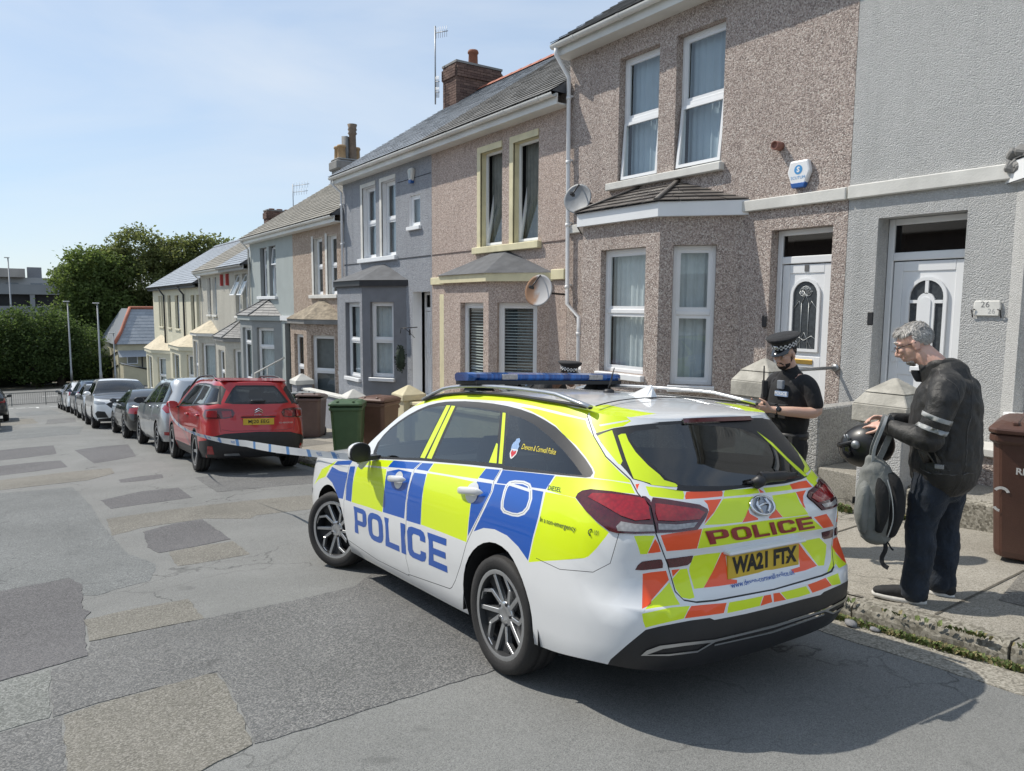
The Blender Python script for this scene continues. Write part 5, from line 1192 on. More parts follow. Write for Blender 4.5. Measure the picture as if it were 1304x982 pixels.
def place(e,x,y,head,pitch=None,roll=0,wb=2.65):
    """stand a car on the street: x,y of the rear axle, heading in degrees to the right of straight downhill"""
    fx,fy=math.sin(head),math.cos(head)
    pf=Vector((x+fx*wb,y+fy*wb,0)); z0=G(x,y); z1=G(pf.x,pf.y)
    f=Vector((fx*wb,fy*wb,z1-z0)).normalized(); lx,ly=-fy,fx
    l=Vector((lx*1.5,ly*1.5,G(x+lx*.75,y+ly*.75)-G(x-lx*.75,y-ly*.75))).normalized(); l=(l-f*l.dot(f)).normalized(); u=f.cross(l)
    M=Matrix(((f.x,l.x,u.x,x),(f.y,l.y,u.y,y),(f.z,l.z,u.z,z0),(0,0,0,1))); e.matrix_world=M
# ================================================================ POLICE CAR (estate, half chequered livery)
SH={'dlo':[(3.663,0.972),(2.846,1.03),(2.253,1.062),(1.911,1.076),(1.908,1.07),(1.413,1.091),(1.107,1.099),(1.075,1.104),(1.06,1.122),(1.074,1.141),(1.126,1.181),(1.233,1.236),(1.349,1.28),(1.496,1.318),(1.698,1.348),(1.823,1.374),(1.966,1.394),(2.131,1.409),(2.301,1.418),(2.476,1.422),(2.658,1.423),(2.777,1.419),(2.907,1.413),(3.006,1.402),(3.123,1.382),(3.254,1.345),(3.366,1.304),(3.476,1.254),(3.562,1.204),(3.63,1.148),(3.681,1.087),(3.688,1.029)],
'g_front':[(3.585,0.997),(3.624,1.012),(3.649,1.113),(3.532,1.203),(3.353,1.291),(3.163,1.353),(2.998,1.377),(2.874,1.385),(2.925,1.044),(3.205,1.019)],
'g_rear':[(2.708,1.386),(2.437,1.387),(2.169,1.374),(2.074,1.22),(2.012,1.104),(2.071,1.092),(2.452,1.071),(2.724,1.058),(2.706,1.217)],
'g_quart':[(2.075,1.362),(1.926,1.349),(1.782,1.322),(1.54,1.267),(1.33,1.208),(1.206,1.154),(1.129,1.107),(1.268,1.104),(1.599,1.1),(1.907,1.09)],
'yb1':[(2.862,1.39),(2.811,1.391),(2.819,1.22),(2.848,1.047),(2.912,1.046),(2.88,1.237)],
'yb2':[(2.791,1.39),(2.741,1.389),(2.744,1.234),(2.753,1.052),(2.819,1.05),(2.801,1.236)],
'ytri':[(2.071,1.201),(2.053,1.196),(1.989,1.096),(2.068,1.093)],
'yc':[(2.139,1.37),(2.107,1.369),(2.015,1.233),(1.933,1.098),(1.968,1.097),(2.043,1.222)],
'y_rail':[(3.344,1.366),(3.258,1.4),(3.135,1.433),(3.009,1.455),(2.891,1.464),(2.692,1.469),(2.495,1.471),(2.175,1.465),(1.898,1.451),(1.494,1.428),(1.132,1.406),(1.152,1.397),(1.162,1.367),(1.561,1.396),(1.866,1.417),(2.135,1.434),(2.506,1.436),(2.805,1.432),(2.929,1.425),(3.109,1.408),(3.227,1.386)],
'y_quart':[(2.005,1.409),(1.818,1.402),(1.465,1.378),(1.164,1.361),(1.134,1.328),(1.073,1.282),(0.986,1.194),(0.893,1.128),(0.849,1.103),(0.844,1.091),(0.962,1.099),(1.054,1.102),(1.05,1.126),(1.064,1.144),(1.128,1.191),(1.219,1.239),(1.502,1.325),(1.724,1.361),(1.867,1.389)],
'y_belt':[(1.346,1.086),(1.235,1.091),(1.065,1.098),(0.944,1.096),(0.843,1.086),(0.822,1.047),(0.94,1.05),(1.027,1.052),(1.084,1.048),(1.124,1.039),(1.153,1.007),(1.269,1.01),(1.399,1.017)],
'y_low':[(1.405,1.007),(1.255,1.009),(1.153,1.006),(1.122,0.987),(1.012,0.921),(0.946,0.884),(0.959,0.864),(0.994,0.807),(1.027,0.766),(1.048,0.755),(1.233,0.71),(1.473,0.657),(1.434,0.781),(1.404,0.892)],
'b_rear1':[(1.904,1.068),(1.64,1.08),(1.357,1.089),(1.407,1.019),(1.695,1.009),(1.918,0.997)],
'b_rear2':[(1.933,0.991),(1.707,1.003),(1.425,1.006),(1.418,0.89),(1.447,0.771),(1.479,0.664),(1.59,0.716),(1.717,0.752),(1.843,0.763),(1.956,0.751),(2.06,0.714),(1.972,0.84),(1.923,0.952)],
'b_door1':[(2.076,1.058),(1.929,1.067),(1.954,1.007),(2.116,1.004)],
'b_door2':[(2.118,0.983),(1.959,0.989),(1.941,0.95),(1.998,0.841),(2.125,0.674),(2.122,0.752),(2.12,0.858)],
'y_rdoor1':[(2.697,1.029),(2.431,1.045),(2.079,1.06),(2.121,0.996),(2.402,0.985),(2.726,0.976)],
'y_rdoor2':[(2.733,0.965),(2.414,0.975),(2.116,0.978),(2.117,0.928),(2.122,0.857),(2.126,0.751),(2.135,0.64),(2.419,0.643),(2.724,0.642),(2.73,0.752),(2.731,0.88)],
'b_mid1':[(3.31,0.991),(3.063,1.005),(2.881,1.017),(2.942,0.968),(3.14,0.955),(3.33,0.943)],
'b_mid2':[(2.857,1.016),(2.705,1.027),(2.739,0.976),(2.905,0.971)],
'b_mid3':[(3.33,0.913),(3.157,0.946),(2.948,0.947),(2.956,0.842),(2.968,0.748),(2.974,0.639),(3.329,0.629),(3.332,0.773)],
'b_mid4':[(2.911,0.949),(2.741,0.957),(2.733,0.82),(2.729,0.64),(2.939,0.633),(2.944,0.751),(2.93,0.876)],
'y_fdoor1':[(3.753,0.943),(3.519,0.976),(3.29,0.992),(3.345,0.941),(3.586,0.927),(3.852,0.908)],
'y_fdoor2':[(3.884,0.891),(3.606,0.914),(3.348,0.928),(3.327,0.82),(3.332,0.721),(3.34,0.627),(3.619,0.624),(3.937,0.614),(3.938,0.744),(3.913,0.819)],
'b_a':[(4.031,0.879),(3.929,0.889),(3.932,0.795),(3.94,0.686),(3.947,0.615),(4.066,0.613),(4.067,0.716),(4.05,0.804)],
'b_fend':[(4.426,0.836),(4.248,0.822),(4.058,0.827),(4.089,0.728),(4.129,0.612),(4.243,0.604),(4.314,0.663),(4.397,0.71),(4.538,0.742)],
'b_fend2':[(4.327,0.892),(4,0.93),(4.041,0.89),(4.19,0.875),(4.397,0.855)],
'y_fend':[(4.982,0.633),(4.67,0.791),(4.347,0.894),(4.401,0.855),(4.466,0.832),(4.57,0.738),(4.761,0.697)],
'lampL':[(1.146,1.007),(1.135,1.026),(1.108,1.041),(1.056,1.051),(0.94,1.05),(0.771,1.034),(0.752,1.019),(0.745,0.976),(0.739,0.92),(0.739,0.889),(0.827,0.886),(0.91,0.885),(0.944,0.89),(1.012,0.926),(1.078,0.963)],
'lampL_red':[(1.068,1.016),(1.043,1.035),(0.939,1.039),(0.844,1.034),(0.78,1.025),(0.766,0.995),(0.761,0.946),(0.828,0.939),(0.892,0.955),(0.977,0.989)],
'lampL_clear':[(0.912,0.912),(0.892,0.933),(0.829,0.926),(0.75,0.923),(0.745,0.897),(0.828,0.895),(0.904,0.894)],
'lampL_dark':[(1.114,0.998),(1.066,1.003),(0.985,0.979),(0.917,0.953),(0.92,0.927),(0.94,0.906),(1.005,0.939)],
'lampT':[(0.738,1.03),(0.679,1.023),(0.49,0.991),(0.445,0.97),(0.446,0.959),(0.471,0.937),(0.528,0.892),(0.638,0.889),(0.736,0.89),(0.741,0.92),(0.751,0.976),(0.752,1.007)],
'lampT_red':[(0.731,1.005),(0.685,1.001),(0.507,0.974),(0.469,0.957),(0.512,0.933),(0.643,0.934),(0.728,0.94),(0.736,0.97)],
'lampT_clear':[(0.73,0.928),(0.644,0.921),(0.528,0.923),(0.551,0.904),(0.645,0.9),(0.728,0.903)],
'lampR':[(-0.669,1.019),(-0.714,1.01),(-0.706,0.991),(-0.661,0.958),(-0.628,0.92),(-0.597,0.893),(-0.559,0.88),(-0.469,0.877),(-0.423,0.883),(-0.39,0.909),(-0.379,0.936),(-0.404,0.966),(-0.474,0.991),(-0.573,1.009)],
'lampR_red':[(-0.648,1.01),(-0.687,1.003),(-0.666,0.981),(-0.608,0.94),(-0.478,0.928),(-0.417,0.927),(-0.411,0.95),(-0.479,0.983),(-0.584,1.005)],
'lampR_clear':[(-0.423,0.911),(-0.591,0.912),(-0.57,0.89),(-0.473,0.889),(-0.431,0.896)],
'reflL':[(0.809,0.729),(0.798,0.75),(0.781,0.765),(0.741,0.77),(0.703,0.773),(0.694,0.771),(0.687,0.754),(0.688,0.735),(0.722,0.732),(0.774,0.728)],
'reflT':[(0.672,0.772),(0.612,0.774),(0.533,0.775),(0.542,0.747),(0.561,0.736),(0.617,0.733),(0.658,0.733),(0.666,0.752)],
'reflR':[(-0.513,0.753),(-0.595,0.758),(-0.794,0.745),(-0.748,0.703),(-0.65,0.71),(-0.559,0.717)],
'glassT':[(1.063,1.302),(0.997,1.314),(0.928,1.328),(0.795,1.342),(0.594,1.354),(0.653,1.356),(0.417,1.361),(0.119,1.359),(-0.236,1.352),(-0.483,1.329),(-0.532,1.277),(-0.539,1.19),(-0.558,1.112),(-0.601,1.059),(-0.566,1.053),(-0.5,1.047),(-0.316,1.039),(-0.113,1.04),(0.069,1.043),(0.343,1.051),(0.51,1.062),(0.596,1.07),(0.684,1.077),(0.734,1.082),(0.777,1.095),(0.832,1.106),(0.863,1.138),(0.892,1.162),(0.966,1.219),(1.019,1.26)],
'g_tail':[(0.835,1.299),(0.779,1.317),(0.606,1.326),(0.634,1.342),(0.414,1.345),(0.08,1.331),(-0.192,1.312),(-0.317,1.284),(-0.412,1.22),(-0.459,1.149),(-0.512,1.075),(-0.459,1.062),(-0.332,1.053),(-0.124,1.051),(0.061,1.053),(0.337,1.062),(0.556,1.076),(0.586,1.086),(0.642,1.108),(0.68,1.138),(0.758,1.209),(0.811,1.264)],
'y_t1':[(1.049,1.289),(0.997,1.305),(0.94,1.319),(0.928,1.294),(0.905,1.235),(0.885,1.182),(0.897,1.166),(0.91,1.169),(0.986,1.233)],
'y_t2':[(0.9,1.295),(0.876,1.303),(0.848,1.304),(0.835,1.271),(0.801,1.223),(0.741,1.166),(0.683,1.125),(0.661,1.102),(0.601,1.087),(0.589,1.078),(0.596,1.071),(0.649,1.075),(0.734,1.083),(0.744,1.091),(0.827,1.109),(0.863,1.188)],
'y_t3':[(-0.374,1.296),(-0.459,1.233),(-0.505,1.153),(-0.577,1.086),(-0.601,1.059),(-0.557,1.058),(-0.512,1.097),(-0.463,1.163),(-0.426,1.227)],
't1':[(0.767,1.078),(0.685,1.071),(0.563,1.053),(0.562,1.035),(0.574,1.019),(0.644,1.027),(0.74,1.036),(0.752,1.041),(0.761,1.063)],
't1o':[(0.819,1.085),(0.798,1.088),(0.812,1.061)],
't2':[(0.545,1.049),(0.418,1.047),(0.287,1.042),(0.287,1.03),(0.302,1.016),(0.433,1.017),(0.561,1.019),(0.559,1.032)],
't3':[(0.261,1.041),(0.119,1.037),(-0.037,1.034),(-0.034,1.011),(0.127,1.011),(0.288,1.013),(0.284,1.026)],
't4':[(-0.044,1.033),(-0.083,1.011),(-0.04,1.011)],
't5':[(-0.091,1.031),(-0.228,1.03),(-0.362,1.031),(-0.351,1.008),(-0.234,1.008),(-0.093,1.009)],
't6':[(-0.357,1.033),(-0.461,1.039),(-0.546,1.039),(-0.558,1.005),(-0.45,1.007),(-0.356,1.008)],
't7':[(-0.58,1.044),(-0.63,1.054),(-0.659,1.021),(-0.581,1.003)],
'u1':[(0.448,1.008),(0.382,1.007),(0.314,1.006),(0.398,0.957),(0.482,0.911),(0.432,0.966),(0.431,0.991)],
'u2':[(0.301,1.006),(0.163,1.003),(0.035,1),(0.098,0.969),(0.121,0.951),(0.204,0.897),(0.359,0.9),(0.48,0.907),(0.415,0.945)],
'u3':[(0.128,0.95),(0.125,0.929),(0.061,0.903),(0.065,0.896),(0.202,0.895)],
'u4':[(-0.138,0.994),(-0.263,0.994),(-0.368,0.995),(-0.353,0.947),(-0.398,0.885),(-0.282,0.886),(-0.166,0.889),(-0.111,0.941),(-0.128,0.97)],
'u5':[(-0.107,0.943),(-0.161,0.891),(-0.04,0.893),(-0.033,0.901),(-0.073,0.916)],
'u6':[(-0.371,0.995),(-0.475,0.997),(-0.414,0.972),(-0.385,0.945),(-0.386,0.914),(-0.365,0.927)],
'p0':[(0.716,0.88),(0.646,0.887),(0.495,0.893),(0.511,0.852),(0.517,0.806),(0.603,0.808),(0.678,0.808),(0.701,0.846)],
'p1':[(0.491,0.894),(0.301,0.891),(0.036,0.888),(-0.396,0.88),(-0.544,0.794),(-0.258,0.801),(0.164,0.802),(0.36,0.803),(0.513,0.805),(0.509,0.852)],
'p2':[(-0.445,0.866),(-0.572,0.87),(-0.611,0.834),(-0.676,0.788),(-0.547,0.795)],
'q1':[(0.527,0.773),(0.448,0.773),(0.351,0.769),(0.403,0.689),(0.476,0.626),(0.531,0.628),(0.551,0.707),(0.55,0.727)],
'q2':[(0.344,0.768),(0.216,0.764),(0.215,0.747),(0.315,0.75),(0.298,0.642),(0.236,0.63),(0.244,0.617),(0.376,0.621),(0.475,0.626),(0.403,0.689)],
'q3':[(-0.185,0.759),(-0.311,0.755),(-0.395,0.68),(-0.46,0.615),(-0.347,0.608),(-0.241,0.608),(-0.226,0.625),(-0.313,0.629),(-0.31,0.738),(-0.196,0.745)],
'q4':[(-0.333,0.751),(-0.513,0.749),(-0.585,0.703),(-0.572,0.657),(-0.521,0.609),(-0.469,0.614),(-0.409,0.687)],
'q5':[(0.599,0.721),(0.562,0.72),(0.543,0.651),(0.543,0.595),(0.574,0.593),(0.609,0.603),(0.628,0.64),(0.638,0.682)],
'q6':[(0.644,0.722),(0.601,0.722),(0.637,0.691)],
'q7':[(-0.641,0.696),(-0.691,0.653),(-0.673,0.617),(-0.624,0.595),(-0.504,0.579),(-0.605,0.621)],
'c1':[(0.834,0.877),(0.793,0.88),(0.742,0.879),(0.764,0.799),(0.794,0.798),(0.812,0.834)],
'c2':[(0.74,0.866),(0.716,0.833),(0.736,0.867),(0.704,0.807),(0.737,0.803),(0.762,0.802)],
'c3':[(0.776,0.712),(0.739,0.718),(0.7,0.72),(0.67,0.721),(0.655,0.679),(0.7,0.64),(0.748,0.603),(0.759,0.588),(0.809,0.572)],
'c4':[(0.653,0.669),(0.638,0.61),(0.634,0.58),(0.695,0.579),(0.752,0.576),(0.798,0.57),(0.749,0.599),(0.698,0.633)],
'd1':[(0.814,0.553),(0.773,0.562),(0.685,0.574),(0.593,0.572),(0.616,0.549),(0.633,0.524),(0.695,0.517),(0.777,0.501),(0.803,0.493),(0.811,0.519)],
'd2':[(0.587,0.571),(0.497,0.567),(0.382,0.558),(0.405,0.516),(0.522,0.521),(0.629,0.524),(0.613,0.549)],
'd3':[(0.363,0.557),(0.242,0.553),(0.098,0.551),(0.117,0.529),(0.131,0.509),(0.27,0.51),(0.382,0.512),(0.376,0.536)],
'd4':[(0.093,0.551),(0.033,0.549),(0.023,0.512),(0.126,0.508)],
'd5':[(0.011,0.551),(-0.044,0.548),(-0.099,0.507),(0.01,0.51)],
'd6':[(-0.053,0.547),(-0.162,0.547),(-0.284,0.548),(-0.32,0.508),(-0.215,0.505),(-0.105,0.507)],
'd7':[(-0.299,0.553),(-0.376,0.557),(-0.464,0.564),(-0.516,0.517),(-0.428,0.512),(-0.337,0.508)],
'd8':[(-0.472,0.563),(-0.592,0.566),(-0.613,0.509),(-0.519,0.516)],
'vent':[(0.761,0.38),(0.73,0.399),(0.637,0.402),(0.486,0.395),(0.558,0.371),(0.706,0.38)],
'ventR':[(-0.426,0.389),(-0.605,0.392),(-0.609,0.371),(-0.472,0.357)],
}

pc=empty('police_car'); tag(pc,'police estate car in yellow and blue chequers with an orange chevron tail','police car')
PB=Body([(.14,.79),(.2,.845),(.3,.88),(.42,.892),(.55,.9),(.68,.895),(.80,.887),(.86,.878),(.93,.862),(.98,.84),(1.1,.787),(1.25,.715),(1.36,.66),(1.42,.62),(1.47,.55)],
 [(.14,-.86),(.24,-.95),(.34,-1.03),(.46,-1.055),(.56,-1.05),(.60,-1.01),(.68,-.985),(.76,-.985),(.85,-1.0),(.92,-.99),(.98,-.96),(1.02,-.935),(1.15,-.86),(1.3,-.745),(1.36,-.70),(1.42,-.66),(1.47,-.6)],
 [(.14,3.3),(.25,3.44),(.4,3.53),(.6,3.54),(.75,3.48),(.9,3.35),(1.0,3.2),(1.47,3.0)],[(0,4.8),(.95,4.6),(1.1,3.8),(1.4,3.3)])
ZT=spline([(0,1.368),(.5,1.372),(.9,1.385),(1.13,1.402),(1.3,1.415),(1.5,1.43),(1.9,1.452),(2.2,1.466),(2.5,1.472),(2.75,1.470),(3.0,1.455),(3.135,1.433),(3.26,1.40),(3.35,1.365),(3.5,1.29),(3.65,1.195),(3.8,1.09),(3.92,1.005),(4.1,.972),(4.5,.95),(4.8,.925),(5.2,.87),(5.6,.80),(6.0,.76),(6.4,.74)])
ZB=spline([(0,.24),(.6,.27),(.95,.30),(1.3,.26),(1.9,.22),(2.4,.20),(4.0,.19),(4.8,.2),(5.4,.2),(6.4,.2)])
PW=paint('police_white',(.74,.75,.76)); PWO=paint('police_white_panel',(.74,.75,.76),two=False); PYO=paint('hi_vis_panel',(.68,.85,.004),.5,.4,0,.04,two=False); PY=paint('hi_vis_yellow',(.68,.85,.004),.5,.4,0,.04); PBL=paint('police_blue',(.003,.085,.43),.6,.35,0,.05); PO=paint('chevron_orange',(.90,.085,.01),.5,.4,0,.04)
def ribbon(pts,w):
    L=[];Rr=[]
    for i,p in enumerate(pts):
        a=pts[max(i-1,0)];c=pts[min(i+1,len(pts)-1)]; dx,dy=c[0]-a[0],c[1]-a[1]; d=math.hypot(dx,dy) or 1; L.append((p[0]-dy/d*w,p[1]+dx/d*w)); Rr.append((p[0]+dy/d*w,p[1]-dx/d*w))
    return L+Rr[::-1]
WHT,YEL,BLU,ORA,BLK,SEAM=0,1,2,3,4,5
reg=[]
def both(P,k,k2=None): reg.append((P,k)); reg.append(([(-a,b) for a,b in P][::-1],k if k2 is None else k2))
for k in SH:
    c=k[0]
    if k in('y_rail','y_quart','y_belt','y_low','y_rdoor1','y_rdoor2','y_fdoor1','y_fdoor2','y_fend'): both(SH[k],YEL)
    elif k.startswith('b_'): both(SH[k],BLU)
for k in ('t1','t3','t5','t7','u2','u4','p1','q1','q4','q5','q7','c1','c4','d1','d3','d6','d8'): reg.append((SH[k],YEL))
for k in ('t1o','t2','t4','t6','u1','u3','u5','u6','p0','p2','q2','q3','q6','c2','c3','d2','d4','d5','d7'): reg.append((SH[k],ORA))
for k,c in (('c1',YEL),('c2',ORA),('c3',ORA),('c4',YEL),('t1',YEL)): reg.append(([(-a,b) for a,b in SH[k]][::-1],c))
# black bumper skirt
low=[(.955,.25),(.943,.328),(.877,.413),(.803,.484),(.744,.499),(.6,.512),(.495,.508),(.467,.495),(.25,.489),(0,.487),(-.25,.489),(-.41,.487),(-.44,.497),(-.6,.505),(-.744,.497),(-.803,.484),(-.877,.413),(-.943,.328),(-.955,.25)]
reg.append((low+[(-.955,.1),(.955,.1)],BLK))
both([(.819,.369),(.798,.394),(.745,.416),(.639,.42),(.469,.408),(.0,.398),(.0,.388),(.46,.396),(.558,.362),(.70,.366)],'diffuser_trim')
both([(.795,.374),(.73,.401),(.637,.406),(.486,.397),(.558,.371),(.70,.374)],BLK)
both([(.46,.39),(0,.378),(0,.366),(.46,.382)],BLK); both([(.462,.384),(0,.367),(0,.360),(.462,.376)],'diffuser_trim')
both(SH['dlo'],BLK)
for k in ('g_front','g_rear','g_quart'): both(SH[k],'side_window' if k!='g_quart' else 'quarter_window')
for k in ('yb1','yb2','ytri','yc'): both(SH[k],YEL)
both([(1.15,1.402),(1.10,1.345),(1.055,1.303),(1.0,1.315),(.93,1.33),(.86,1.338),(.80,1.362),(.85,1.39),(1.0,1.405)],YEL); both([(1.03,1.335),(.82,1.362),(.82,1.368),(1.04,1.342)],WHT); reg.append((SH['glassT'],BLK)); reg.append(([(-a,b) for a,b in SH['glassT']][::-1],BLK)); reg.append((SH['g_tail'],'rear_window'))
for k in ('y_t1','y_t2','y_t3'): reg.append((SH[k],YEL))
for k in ('y_t1','y_t2'): reg.append(([(-a,b) for a,b in SH[k]][::-1],YEL))
reg.append(([(.40,1.366),(-.40,1.366),(-.40,1.345),(.40,1.345)],'brake_light'))
both(SH['lampL'],'tail_lamp','tail_lamp.r'); both(SH['lampT'],'tail_lamp.t','tail_lamp.u')
both(SH['reflL'],'reflector'); both(SH['reflT'],'reflector')
# panel gaps
ts=[(1.165,1.39),(1.074,1.285),(.986,1.198),(.844,1.104),(.81,1.05),(.756,.995),(.737,.887),(.665,.752),(.632,.628),(.603,.592),(.55,.58),(.45,.575),(0,.567)]
def gap(pts,w=.0022): both(ribbon(pts,w),SEAM)
gap(ts,.003)
gap([(4.067,.955),(4.05,.922),(4.09,.617),(4.105,.60),(4.115,.463),(4.11,.364),(4.06,.295),(3.5,.253),(2.945,.262)]); gap([(2.87,1.02),(2.928,.965),(2.915,.89),(2.952,.784),(2.945,.65),(2.95,.494),(2.965,.376),(2.935,.286)])
gap([(1.92,1.07),(1.95,1.0),(1.933,.954),(1.995,.835),(2.073,.721),(2.137,.63),(2.2,.5),(2.278,.39),(2.33,.336),(2.36,.32),(2.965,.27)])
gap([(1.40,.69),(1.2,.675),(1.0,.70),(.92,.75),(.9,.885)],.0015)
fl=SH.get('flap') or [(1.826,1.0),(1.803,1.02),(1.756,1.031),(1.662,1.037),(1.585,1.03),(1.547,1.008),(1.515,.962),(1.52,.912),(1.559,.88),(1.621,.861),(1.69,.856),(1.776,.859),(1.807,.875),(1.817,.91),(1.826,.966)]
reg.append((fl,WHT)); cx=sum(p[0] for p in fl)/len(fl); cz=sum(p[1] for p in fl)/len(fl)
i2=[(cx+(a-cx)*.90,cz+(b-cz)*.90) for a,b in fl]; reg.append((i2,SEAM)); i3=[(cx+(a-cx)*.88,cz+(b-cz)*.88) for a,b in fl]; reg.append((i3,WHT)); i4=[(cx+(a-cx)*.80,cz+(b-cz)*.80) for a,b in fl]; reg.append((i4,BLU))
reg.append(([(1.81,1.0),(1.56,.99),(1.56,1.004),(1.80,1.014)],WHT))
def circ(c,z,r,k=30,a0=0): return [(c+r*math.cos(2*math.pi*i/k+a0),z+r*math.sin(2*math.pi*i/k+a0)) for i in range(k)]
def archp(c,z,r): return [(c+r,-.1)]+[(c+r*math.cos(math.pi*i/18),z+r*math.sin(math.pi*i/18)) for i in range(19)]+[(c-r,-.1)]
both(archp(1.825,.325,.368),'hole'); both(archp(4.455,.325,.36),'hole')
both([(5.05,.60),(5.5,.66),(5.75,.68),(5.75,.62),(5.4,.57),(5.1,.55)],'headlight'); both([(5.5,.25),(6.4,.25),(6.4,.5),(5.9,.5)],BLK)
pm=[PW,PY,PBL,PO,TRIM,mat('panel_gap',(.03,.03,.032),.8)]
ob=carshell(PB,ZT,ZB,reg,pm,{'side_window':(CARGL,0,False),'quarter_window':(CARGL,0,False),'rear_window':(glass('rear_glass',(.13,.15,.155),.95,0,.10),0,False),'brake_light':(LDRK,.012,False),'tail_lamp':(LDRK,.007,False),'tail_lamp.r':(LDRK,.007,False),'tail_lamp.t':(LDRK,.007,False),'tail_lamp.u':(LDRK,.007,False),'reflector':(LDRK,.003,False),'diffuser_trim':(SATIN,.006,False),'headlight':(LHEAD,.004,False)},pc)
pbody=ob['body']
# lenses inside the tail lamps, small raised patches of the same skin
def patchskin(name,P,m,parent,off,step=.03,B=PB):
    x0,x1=min(p[0] for p in P),max(p[0] for p in P); z0,z1=min(p[1] for p in P),max(p[1] for p in P); pts=[]
    a=x0
    while a<x1:
        c=z0
        while c<z1:
            if inpoly(a,c,P): pts.append((a,c))
            c+=step
        a+=step
    vs,fs=cdt([P],pts); V=[];NS=[];FS=[]
    for v in vs: n=B.nrm(v.x,v.y); V.append(B.S(v.x,v.y)+n*off); NS.append(n)
    for f in fs:
        if inpoly(sum(vs[i].x for i in f)/3,sum(vs[i].y for i in f)/3,P):
            t=list(f); a_,b_,c_=(V[i] for i in t)
            if (b_-a_).cross(c_-a_).dot(NS[t[0]])<0: t.reverse()
            FS.append(t)
    return meshpart(name,V,FS,NS,[m],[0]*len(FS),parent)
mir=lambda P:[(-a,b) for a,b in P][::-1]
for P,m in ((SH['lampL_red'],LRED),(SH['lampL_clear'],LCLR),(SH['lampT_red'],LRED),(SH['lampT_clear'],LCLR)):
    k='tail_lamp' if P in (SH['lampL_red'],SH['lampL_clear']) else 'tail_lamp.t'
    patchskin('lens',P,m,ob[k],.0095); patchskin('lens',mir(P),m,ob['tail_lamp.r' if k=='tail_lamp' else 'tail_lamp.u'],.0095)
# roof, windscreen, bonnet
crown=lambda s:.0+.030*min(1,s/1.0)*(1 if s<3 else 1)
V,F=topstrip(PB,ZT,0,3.2,crown,lambda s:-.0-.0*s+(.10*max(0,(s-2.6)/.6) if s>2.6 else 0),18,44)
b=MB(); mi=[]
for f in F:
    c=sum((V[i] for i in f),Vector())/4
    k=0
    if c.x<-.33 and abs(c.y)>.40+.25*(c.x+.45) and c.x>-.60: k=1
    mi.append(k)
b.v=[tuple(v) for v in V]; b.f=F; b.m=mi; b.sm=[True]*len(F); rf=b.build('roof_panel',[PWO,PYO],pc)
V,F=topstrip(PB,ZT,3.2,3.9,lambda s:.030+.02*(s-3.2),lambda s:.10+.06*(s-3.2)/.7,18,10); b=MB(); b.add(V,F,0,True); b.build('windscreen',CARGLC,pc)
V,F=topstrip(PB,ZT,3.9,6.4,lambda s:.05*max(0,(6.4-s)/2.5)**.5,lambda s:.16*max(0,1-(s-3.9)/1.2),14,26); b=MB(); b.add(V,F,0,True); b.build('bonnet',PWO,pc)
def roofz(x,y):
    q=x+1.8; ye=PB.S(q,ZT(q)); t=min(1,abs(y)/max(.05,ye.y)); return ye.z+crown(q)*(1-t*t)
b=MB(); rr=[]
for i in range(21):
    y=-.56+1.12*i/20; x=-.40+.135*(1-(y/.56)**2); rr.append((x,y,roofz(x,y)+.002))
b.tube(rr,(.006,.003),5); b.build('roof_seam',mat('panel_gap'  ,(.03,.03,.032),.8),pc)
# underbody, arches, wheels
b=MB(); b.box(-.7,3.2,-.68,.68,.26,.3); b.build('floor_pan',INT,pc)
for x in (.02,2.66):
    for s in (1,-1): arch(pc,x,.885,.325,.375,s)
wheel(pc,0,.785,.316,.316,.215,1,0,0); wheel(pc,0,-.785,.316,.316,.215,-1,0,0); wheel(pc,2.65,.785,.316,.316,.215,1,R(24),0); wheel(pc,2.65,-.785,.316,.316,.215,-1,R(24),0)
seats(pc,1.25,.25,.35); 
b=MB(); b.box(1.75,2.2,-.7,.7,.55,.93); b.build('dashboard',INT,pc,bevel=.05); b=MB(); b.lathe([(.17,-.012),(.185,0),(.17,.012),(.155,0),(.17,-.012)],Matrix.Translation((1.55,-.37,.9))@Matrix.Rotation(R(-65),4,'Y'),20); b.build('steering_wheel',INT,pc)
b=MB(); b.box(-.75,.05,-.62,.62,.5,.78); b.build('boot_equipment',mat('boot_dark',(.05,.05,.055),.8),pc,bevel=.03)
b=MB(); b.obox(Matrix.Translation((.02,.1,1.0)),.03,.45,.3); b.build('clipboard',mat('paper_grey',(.35,.36,.37),.7),pc)
# roof rails
for s in (1,-1):
    b=MB(); P=[]
    for i in range(19):
        x=1.42-1.86*i/18; q=x+1.8; e=PB.S(q,ZT(q)); lift=.042*min(1,i/2.2,(18-i)/3.2); P.append((x,s*(abs(e.y)+.012),e.z+.006+lift))
    b.tube(P,(.018,.012),8); b.build('roof_rail',SATIN,pc)
    b=MB(); k=[]; 
    for i in range(19):
        x=1.42-1.86*i/18; q=x+1.8; e=PB.S(q,ZT(q)); b.quad if 0 else None; k.append((x,s*(abs(e.y)+.014),e.z+.004))
    b.tube(k,(.014,.010),6); b.build('rail_channel',TRIM,pc)
